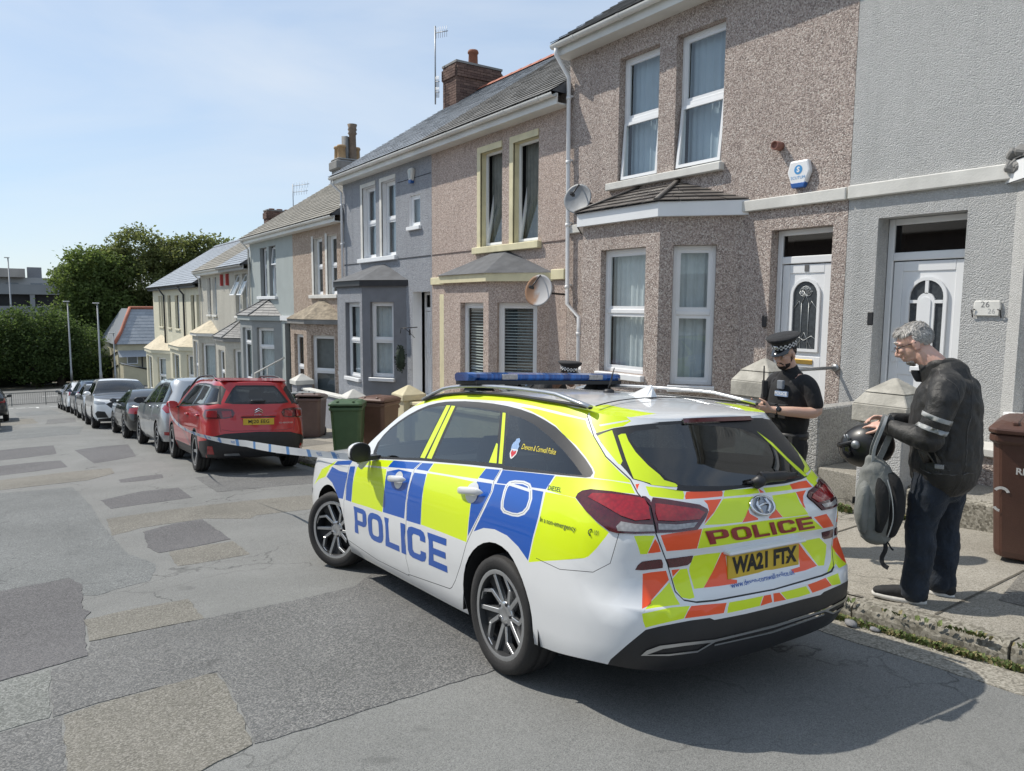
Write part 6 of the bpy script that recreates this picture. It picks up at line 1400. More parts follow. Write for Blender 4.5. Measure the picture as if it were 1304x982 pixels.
# light bar
lb=MB(); lbx,lbz=.87,1.575
def lbring(y,sc_=1): return [(lbx-.13*sc_,y,lbz-.02),(lbx-.15*sc_,y,lbz+.0),(lbx-.145*sc_,y,lbz+.022),(lbx-.10*sc_,y,lbz+.034),(lbx+.10*sc_,y,lbz+.034),(lbx+.145*sc_,y,lbz+.022),(lbx+.15*sc_,y,lbz),(lbx+.13*sc_,y,lbz-.02)]
lb.rings([lbring(-.635,.62),lbring(-.60,.85),lbring(-.54,1),lbring(.54,1),lbring(.60,.85),lbring(.635,.62)],0,False)
m,t,p=nodes('beacon_blue'); v=coord(t,(1,14,1)); n=noise(t,v,3,2); col=ramp(t,n,[(.35,(.004,.03,.16)),(.65,(.012,.11,.40))]); t.links.new(col,p.inputs['Base Color']); p.inputs['Roughness'].default_value=.12; p.inputs['Coat Weight'].default_value=1
lbo=lb.build('light_bar',m,pc)
b=MB(); b.rings([[(lbx-.14,y,lbz-.045),(lbx-.14,y,lbz-.018),(lbx+.14,y,lbz-.018),(lbx+.14,y,lbz-.045)] for y in (-.6,.6)],0,False); b.build('light_bar_base',TRIM,lbo)
for y in (-.36,.36): b=MB(); b.box(lbx-.156,lbx-.13,y-.06,y+.06,lbz-.012,lbz+.022); b.build('clear_lens',LCLR,lbo,bevel=.004)
for y in (-.5,.5):
    b=MB(); b.hexa([(lbx-.08,y-.07,1.488),(lbx+.1,y-.07,1.488),(lbx+.1,y+.07,1.488),(lbx-.08,y+.07,1.488),(lbx-.05,y-.05,1.535),(lbx+.06,y-.05,1.535),(lbx+.06,y+.05,1.535),(lbx-.05,y+.05,1.535)]); b.build('mounting_foot',TRIM,lbo)
b=MB(); b.lathe([(.02,0),(.02,.025),(.008,.04),(.012,.05)],Matrix.Translation((.85,.2,1.49)),10); b.build('mounting_foot',TRIM,lbo)
# aerials
b=MB(); zf=roofz(-.16,0)
def fin(x,w,z): return [(x,-w,z),(x,w,z)]
b.rings([[(.0,-.004,zf),(.0,.004,zf),(.0,0,zf+.004)],[(-.06,-.026,zf-.001),(-.06,.026,zf-.001),(-.06,0,zf+.018)],[(-.15,-.036,zf-.004),(-.15,.036,zf-.004),(-.19,0,zf+.062)],[(-.205,-.034,zf-.006),(-.205,.034,zf-.006),(-.215,0,zf+.066)],[(-.235,-.025,zf-.008),(-.235,.025,zf-.008),(-.22,0,zf+.05)]],0,False); b.build('shark_fin_aerial',PWO,pc)
b=MB(); b.lathe([(.035,-.005),(.035,.012),(.02,.022),(0,.022)],Matrix.Translation((.16,0,roofz(.16,0))),12); b.tube([(.165,0,roofz(.16,0)+.015),(.11,0,roofz(.16,0)+.15)],[.006,.0035],6); b.build('whip_aerial',TRIM,pc)
# mirrors
for s in (1,-1):
    b=MB(); rs=[]; mi=[]
    for xx,k in ((0,.9),(.012,1),(.06,.98),(.12,.78),(.16,.4)): rs.append([(1.72+xx-.03*math.cos(2*math.pi*i/20)*s*s,s*(.985+.092*k*math.cos(2*math.pi*i/20)),1.035+.072*k*(1 if math.sin(2*math.pi*i/20)>=0 else -1)*abs(math.sin(2*math.pi*i/20))**.75) for i in range(20)])
    b.rings(rs,0,True)
    for fi,f in enumerate(b.f): 
        z=sum(b.v[i][2] for i in f)/len(f); x=min(b.v[i][0] for i in f); b.m[fi]=0 if z>1.02 and len(f)==4 and fi>=20 else 1
    mo=b.build('door_mirror',[PWO,TRIM],pc)
    b=MB(); b.add([(1.7205-.027*math.cos(2*math.pi*i/20),s*(.985+.076*math.cos(2*math.pi*i/20)),1.035+.058*math.sin(2*math.pi*i/20)) for i in range(20)],[list(range(20))]); b.build('mirror_glass',mat('mirror_glass',(.5,.52,.54),.03,.02,5,metal=1),mo)
    b=MB(); b.hexa([(1.74,s*.80,.985),(1.86,s*.80,.985),(1.84,s*.95,.965),(1.75,s*.95,.965),(1.74,s*.80,1.01),(1.86,s*.80,1.01),(1.84,s*.95,1.0),(1.75,s*.95,1.0)]); b.build('mirror_arm',TRIM,mo)
# handles
for q,z in ((3.115,.882),(2.13,.923)):
    for s in (1,-1):
        b=MB(); rs=[]
        for i in range(11):
            t=-1+2*i/10; c=PB.S(q-t*.135,z+t*.012); n=PB.nrm(q-t*.135,z); r=.021*(1-abs(t)**6)**.5+.002; o_=c+n*(.012+.024*(1-t*t)**.5)
            rs.append([((o_+n*(r*.55*math.cos(2*math.pi*k/10))+Vector((0,0,r*math.sin(2*math.pi*k/10))))) for k in range(10)])
        rs=[[Vector((p.x,p.y*s,p.z)) for p in r_] for r_ in rs]
        b.rings(rs,0,True); h_=b.build('door_handle',PWO,pc)
        P=[(q+.07*math.cos(2*math.pi*k/18),z-.004+.058*math.sin(2*math.pi*k/18)) for k in range(18)]
        if s<0: P=mir(P)
        patchskin('handle_cup',P,mat('cup_shade_white',(.60,.61,.62),.35,coat=.5),h_,.0015)
# rear details: plate, badge, wiper, lettering
def skin(q,z,off,B=PB): return B.S(q,z)+B.nrm(q,z)*off
plo=MB(); pz=.696; c=skin(0,pz,.012); up=(PB.S(0,pz+.02)-PB.S(0,pz-.02)).normalized()
PX=Vector((0,-1,0)); nn=PB.nrm(0,pz)
def pf(a,c_,o_=0): return c+PX*a+up*c_+nn*o_
plo.hexa([pf(-.26,-.056),pf(.26,-.056),pf(.26,-.056,-.02),pf(-.26,-.056,-.02),pf(-.26,.056),pf(.26,.056),pf(.26,.056,-.02),pf(-.26,.056,-.02)]); pl_=plo.build('number_plate',PLY,pc,bevel=.003)
text_on('plate_characters','WA21 FTX',.098,lambda a,c_:pf(a*1.0,c_*1.06,.0015),INK,pl_,.0045,.98)
b=MB(); 
for a in (-.115,.165): b.obox(Matrix.Translation(pf(a,-.005,.002)),.004,.008,.008)
b.build('plate_screws',INK,pl_)
b=MB(); b.hexa([pf(-.28,.06,.03),pf(.28,.06,.03),pf(.28,.06,-.02),pf(-.28,.06,-.02),pf(-.28,.075,.03),pf(.28,.075,.03),pf(.28,.085,-.02),pf(-.28,.085,-.02)]); b.build('plate_garnish',PWO,pc,bevel=.006)
bc=skin(0,.955,.004); bn=PB.nrm(0,.955); bu=(PB.S(0,.97)-PB.S(0,.94)).normalized()
def bf(a,c_,o_=0): return bc+PX*a+bu*c_+bn*o_
b=MB(); n=28
rs=[[bf(.088*k1*math.cos(2*math.pi*i/n),.052*k1*math.sin(2*math.pi*i/n),o_) for i in range(n)] for k1,o_ in ((1.0,0),(1.0,.008),(.86,.012),(.84,.003))]; b.rings(rs,0,True,True,False); bd=b.build('badge',CHROME,pc)
b=MB(); b.add([bf(.08*math.cos(2*math.pi*i/n),.046*math.sin(2*math.pi*i/n),.002) for i in range(n)],[list(range(n))]); b.build('badge_field',mat('badge_silver',(.35,.37,.4),.25,metal=.8),bd)
b=MB(); b.tube([bf(-.03,-.036,.007),bf(-.045,.005,.009),bf(-.012,.036,.007)],.008,6); b.tube([bf(.012,-.036,.007),bf(.045,-.005,.009),bf(.03,.036,.007)],.008,6); b.tube([bf(-.04,-.004,.008),bf(0,.006,.01),bf(.04,.006,.008)],.006,6); b.build('badge_letter',CHROME,bd)
b=MB(); w0=skin(-.02,1.052,.02); b.lathe([(.03,-.01),(.03,.03),(.015,.045),(0,.045)],Matrix.Translation(w0)@PB.nrm(0,1.06).to_track_quat('Z','Y').to_matrix().to_4x4(),12)
P=[skin(-.02-.40*i/10,1.065+.004*math.sin(i)*0+.0*i,.045-.002*i) for i in range(11)]; b.tube(P,[(.02,.03)]*3+[(.014,.026)]*5+[(.008,.015)]*3,8); b.tube([skin(.06-.52*i/10,1.058,.018) for i in range(11)],.007,6); b.build('rear_wiper',TRIM,pc)
# lettering: block capitals drawn as closed outlines
def glyph(ch,w=.86,t=.25,r=.2):
    def rr(x0,x1,z0,z1,r):
        P=[]
        for cx,cz,a in ((x1-r,z1-r,0),(x0+r,z1-r,90),(x0+r,z0+r,180),(x1-r,z0+r,270)):
            for i in range(4): P.append((cx+r*math.cos(R(a+30*i)),cz+r*math.sin(R(a+30*i))))
        return P
    if ch=='O': return [rr(0,w,0,1,.3),rr(t,w-t,t*.8,1-t*.8,.12)]
    if ch=='P': return [[(0,0),(t,0),(t,.34),(w-.22,.34),(w-.06,.4),(w,.52),(w,.84),(w-.06,.95),(w-.2,1),(0,1)],[(t,.52),(w-t,.52),(w-t,.82),(t,.82)]]
    if ch=='L': return [[(0,0),(w*.85,0),(w*.85,.2),(t,.2),(t,1),(0,1)]]
    if ch=='I': return [[(0,0),(t,0),(t,1),(0,1)]]
    if ch=='C': return [[(w,.34),(w-t,.34),(w-t,.24),(w-t-.06,.2),(t+.08,.2),(t,.28),(t,.72),(t+.08,.8),(w-t-.06,.8),(w-t,.76),(w-t,.66),(w,.66),(w,.82),(w-.08,.95),(w-.22,1),(.22,1),(.07,.95),(0,.8),(0,.2),(.07,.05),(.22,0),(w-.22,0),(w-.08,.05),(w,.18)]]
    if ch=='E': return [[(0,0),(w*.88,0),(w*.88,.2),(t,.2),(t,.4),(w*.84,.4),(w*.84,.59),(t,.59),(t,.8),(w*.88,.8),(w*.88,1),(0,1)]]
def policeword(name,fn,m,parent,wide=1.0,gapw=.13):
    adv=0
    ws={'P':.86,'O':.92,'L':.80,'I':.26,'C':.9,'E':.82}
    tot=sum(ws[c]*wide for c in 'POLICE')+gapw*5
    for c in 'POLICE':
        polys=glyph(c,ws[c] if c!='L' and c!='E' else ws[c]/.86); xs=[p for P in polys for p in P]; x0=min(p[0] for p in xs);x1=max(p[0] for p in xs); z0=min(p[1] for p in xs)
        pts=[(x0+(x1-x0)*i/8,j/8) for i in range(1,8) for j in range(1,8)]
        pts=[p for p in pts if sum(inpoly(p[0],p[1],P) for P in polys)%2]
        vs,fs=cdt(polys,pts); b=MB(); ff=[list(f) for f in fs if sum(inpoly(sum(vs[i].x for i in f)/3,sum(vs[i].y for i in f)/3,P) for P in polys)%2]
        b.add([fn((adv+v.x*wide)/tot,v.y) for v in vs],ff); b.build(name,m,parent); adv+=ws[c]*wide+gapw
LBLUE=mat('letter_blue',(.01,.085,.40),.35,.05,6,coat=.4); LMAR=mat('letter_maroon',(.26,.006,.012),.35,.05,6,coat=.4); LDK=mat('letter_dark',(.02,.05,.05),.5)
def bil(TL,TR,BR,BL,a,c_): 
    top=(TL[0]+(TR[0]-TL[0])*a,TL[1]+(TR[1]-TL[1])*a); bo=(BL[0]+(BR[0]-BL[0])*a,BL[1]+(BR[1]-BL[1])*a); return (bo[0]+(top[0]-bo[0])*c_,bo[1]+(top[1]-bo[1])*c_)
def sidefn(a,c_): q,z=bil((3.891,.590),(2.381,.615),(2.378,.413),(3.886,.389),a,c_); return skin(q,z,.0012)
policeword('police_letter',sidefn,LBLUE,pbody,1.0,.10)
policeword('police_letter',lambda a,c_:(lambda p:Vector((p.x,-p.y,p.z)))(skin(*bil((2.381,.615),(3.891,.590),(3.886,.389),(2.378,.413),a,c_),.0012)),LBLUE,pbody,1.0,.10)
policeword('police_letter',lambda a,c_:skin(*bil((.478,.880),(-.416,.872),(-.455,.808),(.438,.816),a,c_),.0012),LMAR,pbody,1.35,.16)
def textrow(s_,size,q0,z0,dq,dz,m,bold=0,nm='lettering',par=None,off=.0013,sp=1.0): # runs along decreasing s
    v,f=text_mesh(s_,1.0,bold/size,sp,'LEFT'); b=MB(); b.add([skin(q0-p[0]*size*dq,z0+p[1]*size+p[0]*size*dz,off) for p in v],f); b.build(nm,m,par or pbody)
textrow('DIESEL',.030,1.392,1.028,1.42,0,LDK,.0001); textrow('In a non-emergency',.034,1.40,.880,1.02,-.02,LDK,.0002); textrow('101',.03,1.02,.874,.62,0,LDK,.0002)
b=MB(); b.tube([skin(1.036,.888,.002),skin(1.046,.880,.002),skin(1.048,.870,.002),skin(1.040,.860,.002)],.0022,5); b.tube([skin(1.036,.888,.002),skin(1.033,.884,.002)],.0038,5); b.tube([skin(1.040,.860,.002),skin(1.036,.863,.002)],.0038,5); b.build('telephone_mark',LDK,pbody)
QW=nearpart(ob,'quarter_window',Vector((0,.8,1.2)))
WY=mat('window_print_yellow',(.75,.62,.05),.5); textrow('Devon & Cornwall Police',.040,1.806,1.200,.98,-.01,WY,.0,'window_lettering',QW,.002)
b=MB(); rnd=random.Random(4)
CRB=mat('crest_blue',(.25,.38,.6),.5,.5,300)
P=[(1.90,1.18),(1.865,1.172),(1.835,1.18),(1.83,1.20),(1.845,1.212),(1.84,1.228),(1.86,1.242),(1.885,1.236),(1.888,1.222),(1.90,1.215),(1.905,1.2)]
patchskin('crest_mantle',P,CRB,QW,.002); P=[(1.895,1.182),(1.83,1.182),(1.83,1.158),(1.848,1.138),(1.862,1.130),(1.878,1.138),(1.895,1.158)]; patchskin('crest_shield',P,mat('crest_white',(.7,.7,.7),.5),QW,.002); P=[(1.885,1.176),(1.862,1.17),(1.84,1.176),(1.838,1.16),(1.862,1.138),(1.886,1.16)]; patchskin('crest_heart',P,mat('crest_red',(.5,.02,.03),.5),QW,.0028)
textrow('www.devon-cornwall.police.uk',.034,.300,.612,1.28,0,LBLUE,.0002,'lettering',pbody,.005)
pc.matrix_world=Matrix(((.02278196,-.99841032,.0515541,2.94209464),(.99617762,.02702025,.08306659,3.08875368),(-.08432754,.04946462,.99520958,-.32091253),(0,0,0,1)))
# ================================================================ OTHER CARS
def gencar(name,label,cat,group,B,zt,zb,regs,paintm,parts,wb,wheels,sroof,swind,scowl,send,crown=.03,bow=.1,track=.78,archr=.36,archz=.33,seat=True,parcel=.5,smax_bonnet=None,floorx=(-.7,3.0)):
    e=empty(name); tag(e,label,cat,group)
    reg=list(regs); L0=B.L-B.xr
    def archp(c,z,r): return [(c+r,-.1)]+[(c+r*math.cos(math.pi*i/14),z+r*math.sin(math.pi*i/14)) for i in range(15)]+[(c-r,-.1)]
    for c in (L0+.02,L0+wb):
        for P in (archp(c,archz,archr),):
            reg.append((P,'hole')); reg.append(([(-a,b) for a,b in P][::-1],'hole'))
    ob=carshell(B,zt,zb,reg,paintm,parts,e,.13,.08)
    pm=paintm[0]
    V,F=topstrip(B,zt,0,swind,lambda s:crown*min(1,s/1.0),lambda s:(bow*max(0,(s-(swind-.6))/.6) if s>swind-.6 else 0),10,26); b=MB(); b.add(V,F,0,True); b.build('roof_panel',paintm[6] if len(paintm)>6 else pm,e)
    V,F=topstrip(B,zt,swind,scowl,lambda s:crown+.02*(s-swind),lambda s:bow+.05*(s-swind)/(scowl-swind),10,8); b=MB(); b.add(V,F,0,True); b.build('windscreen',CARGLC,e)
    V,F=topstrip(B,zt,scowl,B.smax,lambda s:.06*max(0,(B.smax-s)/(B.smax-scowl))**.5,lambda s:(bow+.05)*max(0,1-(s-scowl)/1.2),10,16); b=MB(); b.add(V,F,0,True); b.build('bonnet',pm,e)
    b=MB(); b.box(floorx[0],floorx[1],-.66,.66,.27,.32); b.build('floor_pan',INT,e)
    W=B.W(.5)
    for x in (.02,wb):
        for s in (1,-1): arch(e,x,W-.012,archz,archr+.005,s)
    r,w,st,rr=wheels
    for x in (0,wb):
        for s in (1,-1): wheel(e,x,s*(W-.11),r,r,w,s,0,st,rr,20)
    if seat: seats(e,wb*.47,.2,parcel)
    b=MB(); b.box(wb*.66,wb*.82,-.66,.66,.6,parcel+.42); b.build('dashboard',INT,e,bevel=.04)
    return e,ob
def sym(P): return [P,[(-a,b) for a,b in P][::-1]]
def regsym(lst): 
    r=[]
    for P,k in lst:
        for Q in sym(P): r.append((Q,k))
    return r
def plate(B,e,s_,z,m,front=False,size=.085,w=.52):
    q=B.smax if front else 0.0
    c=B.S(q-.0005 if front else 0,z); nn=Vector((1,0,0)) if front else Vector((-1,0,0)); rx=Vector((0,1,0)) if front else Vector((0,-1,0)); up=Vector((0,0,1)); c=Vector((c.x,0,c.z))+nn*.016
    f=lambda a,d,o=0:c+rx*a+up*d+nn*o
    b=MB(); b.hexa([f(-w/2,-.056),f(w/2,-.056),f(w/2,-.056,-.03),f(-w/2,-.056,-.03),f(-w/2,.056),f(w/2,.056),f(w/2,.056,-.03),f(-w/2,.056,-.03)]); p=b.build('number_plate',m,e,bevel=.003)
    if s_: text_on('plate_characters',s_,size,lambda a,d:f(a,d,.002),INK,p,.0015,1.06)
    return c
def mirrors(e,x,y,z,m,big=1):
    for s in (1,-1):
        b=MB(); rs=[]
        for xx,k in ((0,.9),(.02,1),(.1,.9),(.16,.45)): rs.append([(x+xx,s*(y+.11+.115*k*big*math.cos(2*math.pi*i/10)),z+.075*k*big*math.sin(2*math.pi*i/10)) for i in range(10)])
        b.rings(rs,0,True); mo=b.build('door_mirror',m,e); b=MB(); b.hexa([(x,s*(y-.1),z-.08),(x+.1,s*(y-.1),z-.08),(x+.1,s*(y+.06),z-.06),(x+.02,s*(y+.06),z-.06),(x,s*(y-.1),z-.05),(x+.1,s*(y-.1),z-.05),(x+.1,s*(y+.06),z-.02),(x+.02,s*(y+.06),z-.02)]); b.build('mirror_arm',TRIM,mo)
def skinB(B,q,z,o): return B.S(q,z)+B.nrm(q,z)*o
GAPM=MC['panel_gap']
# ---- red SUV
RB=Body([(.18,.77),(.3,.84),(.45,.88),(.6,.888),(.75,.885),(.9,.875),(1.05,.862),(1.16,.835),(1.25,.785),(1.4,.705),(1.55,.635),(1.62,.59),(1.66,.49)],
 [(.18,-.75),(.3,-.86),(.42,-.93),(.6,-.95),(.74,-.93),(.9,-.915),(1.12,-.90),(1.22,-.86),(1.35,-.78),(1.5,-.69),(1.6,-.64),(1.66,-.57)],
 [(.18,3.35),(.4,3.5),(.7,3.52),(.9,3.45),(1.05,3.3),(1.7,3.1)],[(0,4.6),(1.1,4.4),(1.3,4.0),(1.6,3.6)],xf=3.0,L=1.65)
RZT=spline([(0,1.575),(.6,1.58),(1.1,1.60),(1.6,1.62),(2.2,1.64),(2.8,1.64),(3.1,1.62),(3.3,1.57),(3.5,1.47),(3.7,1.34),(3.9,1.2),(4.05,1.1),(4.3,1.07),(4.8,1.03),(5.3,.98),(6.4,.86)])
RZB=spline([(0,.30),(.8,.30),(1.3,.28),(2.2,.24),(4.2,.24),(5,.27),(6.4,.27)])
RP=paint('suv_red',(.47,.013,.015),1,.3,.15,.06); RPO=paint('suv_red_panel',(.47,.013,.015),1,.3,.15,.06,two=False)
rw=[(0,1.205),(.5,1.21),(.66,1.23),(.63,1.34),(.56,1.48),(.50,1.53),(0,1.535)]
regs=[]
regs+=regsym([([(0,.25),(.95,.25),(1.0,.5),(.90,.64),(.60,.71),(0,.73)],4),([(1.0,.25),(.92,.6),(1.30,.56),(1.75-.44,.42),(1.3,.25)],4)])
regs+=regsym([([(2.17,.2),(4.0,.2),(4.0,.42),(2.17,.42)],4)])
regs+=[([(1.77+.435*math.cos(math.pi*i/14)*sg if 0 else sg*(1.77+.435*math.cos(math.pi*i/14)),.34+.435*math.sin(math.pi*i/14)) for i in range(15)]+[(sg*(1.77-.435),.1),(sg*(1.77+.435),.1)],4) for sg in (1,-1)]
regs+=[([(sg*(4.48+.435*math.cos(math.pi*i/14)),.34+.435*math.sin(math.pi*i/14)) for i in range(15)]+[(sg*(4.48-.435),.1),(sg*(4.48+.435),.1)],4) for sg in (1,-1)]
dlo=[(.72,1.22),(1.2,1.19),(2.2,1.15),(3.2,1.11),(3.82,1.10),(3.62,1.27),(3.4,1.42),(3.15,1.53),(2.8,1.565),(2.2,1.57),(1.6,1.555),(1.2,1.53),(.82,1.52),(.70,1.46)]
regs+=regsym([(dlo,4),([(.80,1.25),(1.22,1.22),(1.22,1.49),(.88,1.47)],'quarter_window'),([(1.30,1.215),(2.28,1.175),(2.20,1.54),(1.65,1.53),(1.30,1.50)],'side_window'),([(2.38,1.17),(3.68,1.13),(3.45,1.35),(3.15,1.49),(2.75,1.54),(2.30,1.54)],'side_window')])
regs+=regsym([([(.70,1.20),(.755,1.21),(.90,1.5),(.86,1.53)],5),(rw,4),([(0,1.235),(.5,1.24),(.60,1.26),(.53,1.45),(.47,1.50),(0,1.505)],'rear_window')])
regs+=regsym([([(.48,.985),(.60,.965),(1.0,.965),(1.08,1.01),(1.02,1.115),(.70,1.14),(.50,1.12),(.455,1.06)],'tail_lamp'),([(.78,.36),(.93,.36),(.90,.50),(.80,.50)],'reflector'),([(.35,.33),(.62,.33),(.62,.37),(.38,.37)],'exhaust_trim')])
regs+=regsym([(ribbon([(.66,.74),(.70,.95)],.003),5),(ribbon([(1.35,1.1),(1.42,.9),(1.5,.78)],.003),5),(ribbon([(2.33,1.1),(2.36,.8),(2.34,.45)],.003),5),(ribbon([(0,.75),(.5,.75),(.64,.78)],.003),5)])
regs+=[([(-.34,.975),(.34,.975),(.34,.995),(-.34,.995)],5)]
pmr=[RP,RP,RP,RP,TRIM,GAPM,RPO]
rc,ob=gencar('red_suv','red SUV with yellow rear plate and police tape tied to its door mirror','car','cars parked along the kerb',RB,RZT,RZB,regs,pmr,{'rear_window':(PRIV,0,False),'side_window':(CARGL,0,False),'quarter_window':(PRIV,0,False),'tail_lamp':(LDRK,.008,False),'reflector':(LRED,.006,False),'exhaust_trim':(SATIN,.006,False)},2.73,(.355,.225,1,.24),3.2,3.3,4.05,6.2,.03,.1,archr=.40,archz=.345,parcel=.6)
for sg in (1,-1):
    for P in ([(.50,1.0),(.64,.985),(.67,1.09),(.52,1.095)],[(.73,.985),(.95,.985),(.98,1.09),(.74,1.105)]):
        Q=P if sg>0 else mir(P); patchskin('lens',Q,LRED,nearpart(ob,'tail_lamp',RB.S(Q[0][0],Q[0][1])),.011,.05,RB)
plate(RB,rc,'MJ20 EEG',.905,PLY)
b=MB()
for dz in (0,.035): b.tube([skinB(RB,.085,1.055+dz,.012),skinB(RB,0,1.095+dz,.014),skinB(RB,-.085,1.055+dz,.012)],.011,6)
b.build('badge',CHROME,rc)
def carrow(B,s_,size,q0,z0,m,par,nm='lettering'):
    v,f=text_mesh(s_,1.0,.01,1.0,'LEFT'); b=MB(); b.add([skinB(B,q0-p[0]*size*1.2,z0+p[1]*size,.0015) for p in v],f); b.build(nm,m,par)
carrow(RB,'C5 AIRCROSS',.035,-.40,.875,SATIN,rc); carrow(RB,'CITROEN',.028,.09,1.02,SATIN,rc)
b=MB(); P=[skinB(RB,.16-.32*i/8,1.24,.04) for i in range(9)]; b.tube(P,(.02,.02),6); b.build('rear_wiper',TRIM,rc)
for s in (1,-1):
    b=MB(); P=[]
    for i in range(13): 
        x=1.9-2.2*i/12; q=x+1.75; e_=RB.S(q,RZT(q)); P.append((x,s*(abs(e_.y)-.02),e_.z+.01+.055*min(1,i/1.5,(12-i)/1.5)))
    b.tube(P,(.022,.018),6); b.build('roof_rail',TRIM,rc)
    for q,z in ((1.55+.0,1.0),(2.65,.99)):
        b=MB(); b.tube([(lambda v:(v.x,v.y*s,v.z))(skinB(RB,q+d,z,.03 if abs(d)<.1 else .005)) for d in (-.12,-.08,0,.08,.12)],(.012,.02),6); b.build('door_handle',RPO,rc)
mirrors(rc,1.95,.87,1.14,RPO)
b=MB(); b.hexa([(-.58,-.56,1.60),(-.2,-.6,1.64),(-.2,.6,1.64),(-.58,.56,1.60),(-.62,-.56,1.615),(-.2,-.6,1.665),(-.2,.6,1.665),(-.62,.56,1.615)]); b.build('roof_spoiler',RPO,rc,bevel=.012)
place(rc,3.34,13.15,R(1.7),wb=2.73); rc.matrix_world=rc.matrix_world@Matrix.Scale(.955,4)
# ---- silver people carrier
SB=Body([(.18,.78),(.3,.86),(.5,.895),(.7,.90),(.85,.885),(.95,.86),(1.05,.82),(1.25,.73),(1.45,.65),(1.55,.60),(1.6,.5)],
 [(.18,-.72),(.3,-.80),(.5,-.86),(.7,-.84),(.9,-.80),(1.0,-.77),(1.2,-.67),(1.45,-.52),(1.55,-.46),(1.6,-.4)],
 [(.18,3.3),(.4,3.42),(.7,3.4),(.9,3.3),(1.05,3.1),(1.7,2.9)],[(0,4),(1,3.6),(1.5,3.0)],xf=2.8,L=1.6)
SZT=spline([(0,1.52),(.6,1.53),(1.2,1.56),(1.8,1.585),(2.4,1.59),(2.8,1.57),(3.1,1.5),(3.4,1.38),(3.7,1.22),(3.95,1.07),(4.2,1.02),(4.8,.96),(5.4,.88),(6.3,.78)])
SZB=spline([(0,.27),(1.2,.26),(2.2,.22),(4.2,.22),(6.3,.24)])
SP=paint('silver_paint',(.42,.44,.46),1,.3,.55,.08); SPO=paint('silver_panel',(.42,.44,.46),1,.3,.55,.08,two=False)
regs=regsym([([(1.0,1.06),(2.0,1.03),(3.0,1.0),(3.75,1.0),(3.5,1.2),(3.2,1.36),(2.8,1.46),(2.2,1.50),(1.6,1.48),(1.2,1.42),(.95,1.3)],4),([(1.05,1.09),(1.35,1.08),(1.35,1.43),(1.2,1.39),(1.0,1.28)],'quarter_window'),([(1.42,1.08),(2.35,1.05),(2.3,1.47),(1.7,1.46),(1.42,1.43)],'side_window'),([(2.42,1.05),(3.62,1.02),(3.3,1.28),(2.9,1.42),(2.4,1.47)],'side_window'),
 ([(0,1.03),(.5,1.03),(.66,1.06),(.62,1.3),(.5,1.44),(0,1.46)],4),([(0,1.06),(.5,1.06),(.60,1.09),(.56,1.28),(.46,1.40),(0,1.42)],'rear_window'),([(.60,.88),(.9,.86),(1.12,.95),(1.05,1.02),(.8,1.03),(.62,1.0)],'tail_lamp'),([(.80,.40),(.95,.40),(.95,.47),(.80,.47)],'reflector'),([(0,.25),(.8,.25),(.8,.35),(0,.36)],4),
 (ribbon([(1.4,1.0),(1.35,.8),(1.4,.7)],.003),5),(ribbon([(2.38,1.0),(2.40,.7),(2.38,.3)],.003),5),(ribbon([(3.6,.95),(3.62,.6),(3.56,.3)],.003),5),(ribbon([(.72,1.0),(.74,.8),(.68,.62),(0,.6)],.003),5)])
sc_,ob=gencar('silver_hatchback','silver people carrier parked nose down behind the red SUV','car','cars parked along the kerb',SB,SZT,SZB,regs,[SP]*4+[TRIM,GAPM,SPO],{'rear_window':(CARGL,0,False),'side_window':(CARGL,0,False),'quarter_window':(CARGL,0,False),'tail_lamp':(LRED,.01,False),'reflector':(LRED,.005,False)},2.73,(.33,.21,2,.225),2.9,3.0,4.0,6.0,.035,.15,archr=.37)
plate(SB,sc_,'',.72,PLY); mirrors(sc_,1.95,.87,1.08,TRIM)
for s in (1,-1):
    for q,z in ((1.75,.98),(2.75,.96)): b=MB(); b.tube([(lambda v:(v.x,v.y*s,v.z))(skinB(SB,q+d,z,.03 if abs(d)<.1 else .005)) for d in (-.12,-.08,0,.08,.12)],(.012,.018),6); b.build('door_handle',SPO,sc_)
place(sc_,3.39,17.15,R(.2),wb=2.73)
# ---- low dark car (soft top)
KB=Body([(.16,.76),(.3,.85),(.5,.88),(.7,.875),(.85,.85),(.95,.80),(1.1,.70),(1.28,.58),(1.33,.45)],
 [(.16,-.78),(.3,-.9),(.5,-.96),(.7,-.95),(.85,-.90),(.9,-.75),(.95,-.55),(1.1,-.30),(1.28,.05),(1.33,.15)],
 [(.16,3.2),(.4,3.36),(.6,3.34),(.85,3.1),(1.4,2.9)],[(0,3.6),(.9,3.2),(1.3,2.6)],xf=2.65,L=1.6)
KZT=spline([(0,.885),(.5,.89),(1.0,.90),(1.35,.94),(1.6,1.02),(1.9,1.16),(2.2,1.26),(2.6,1.30),(2.9,1.29),(3.15,1.2),(3.4,1.07),(3.65,.95),(4.0,.90),(4.8,.85),(5.4,.78),(6.2,.66)])
KZB=spline([(0,.24),(1.2,.22),(2.2,.18),(4.2,.18),(6.2,.2)])
KP=paint('dark_paint',(.012,.013,.015),1,.25,.2,.03); KPO=paint('dark_panel',(.014,.015,.017),1,.3,.1,.03,two=False)
regs=regsym([([(1.95,.95),(2.9,.93),(3.45,.92),(3.25,1.05),(3.0,1.2),(2.6,1.24),(2.2,1.18)],'side_window'),([(.50,.68),(.8,.66),(1.02,.68),(1.0,.80),(.8,.83),(.52,.83)],'tail_lamp'),(ribbon([(2.1,.9),(2.05,.6),(2.1,.3)],.003),5),(ribbon([(3.45,.88),(3.48,.5),(3.42,.25)],.003),5)])
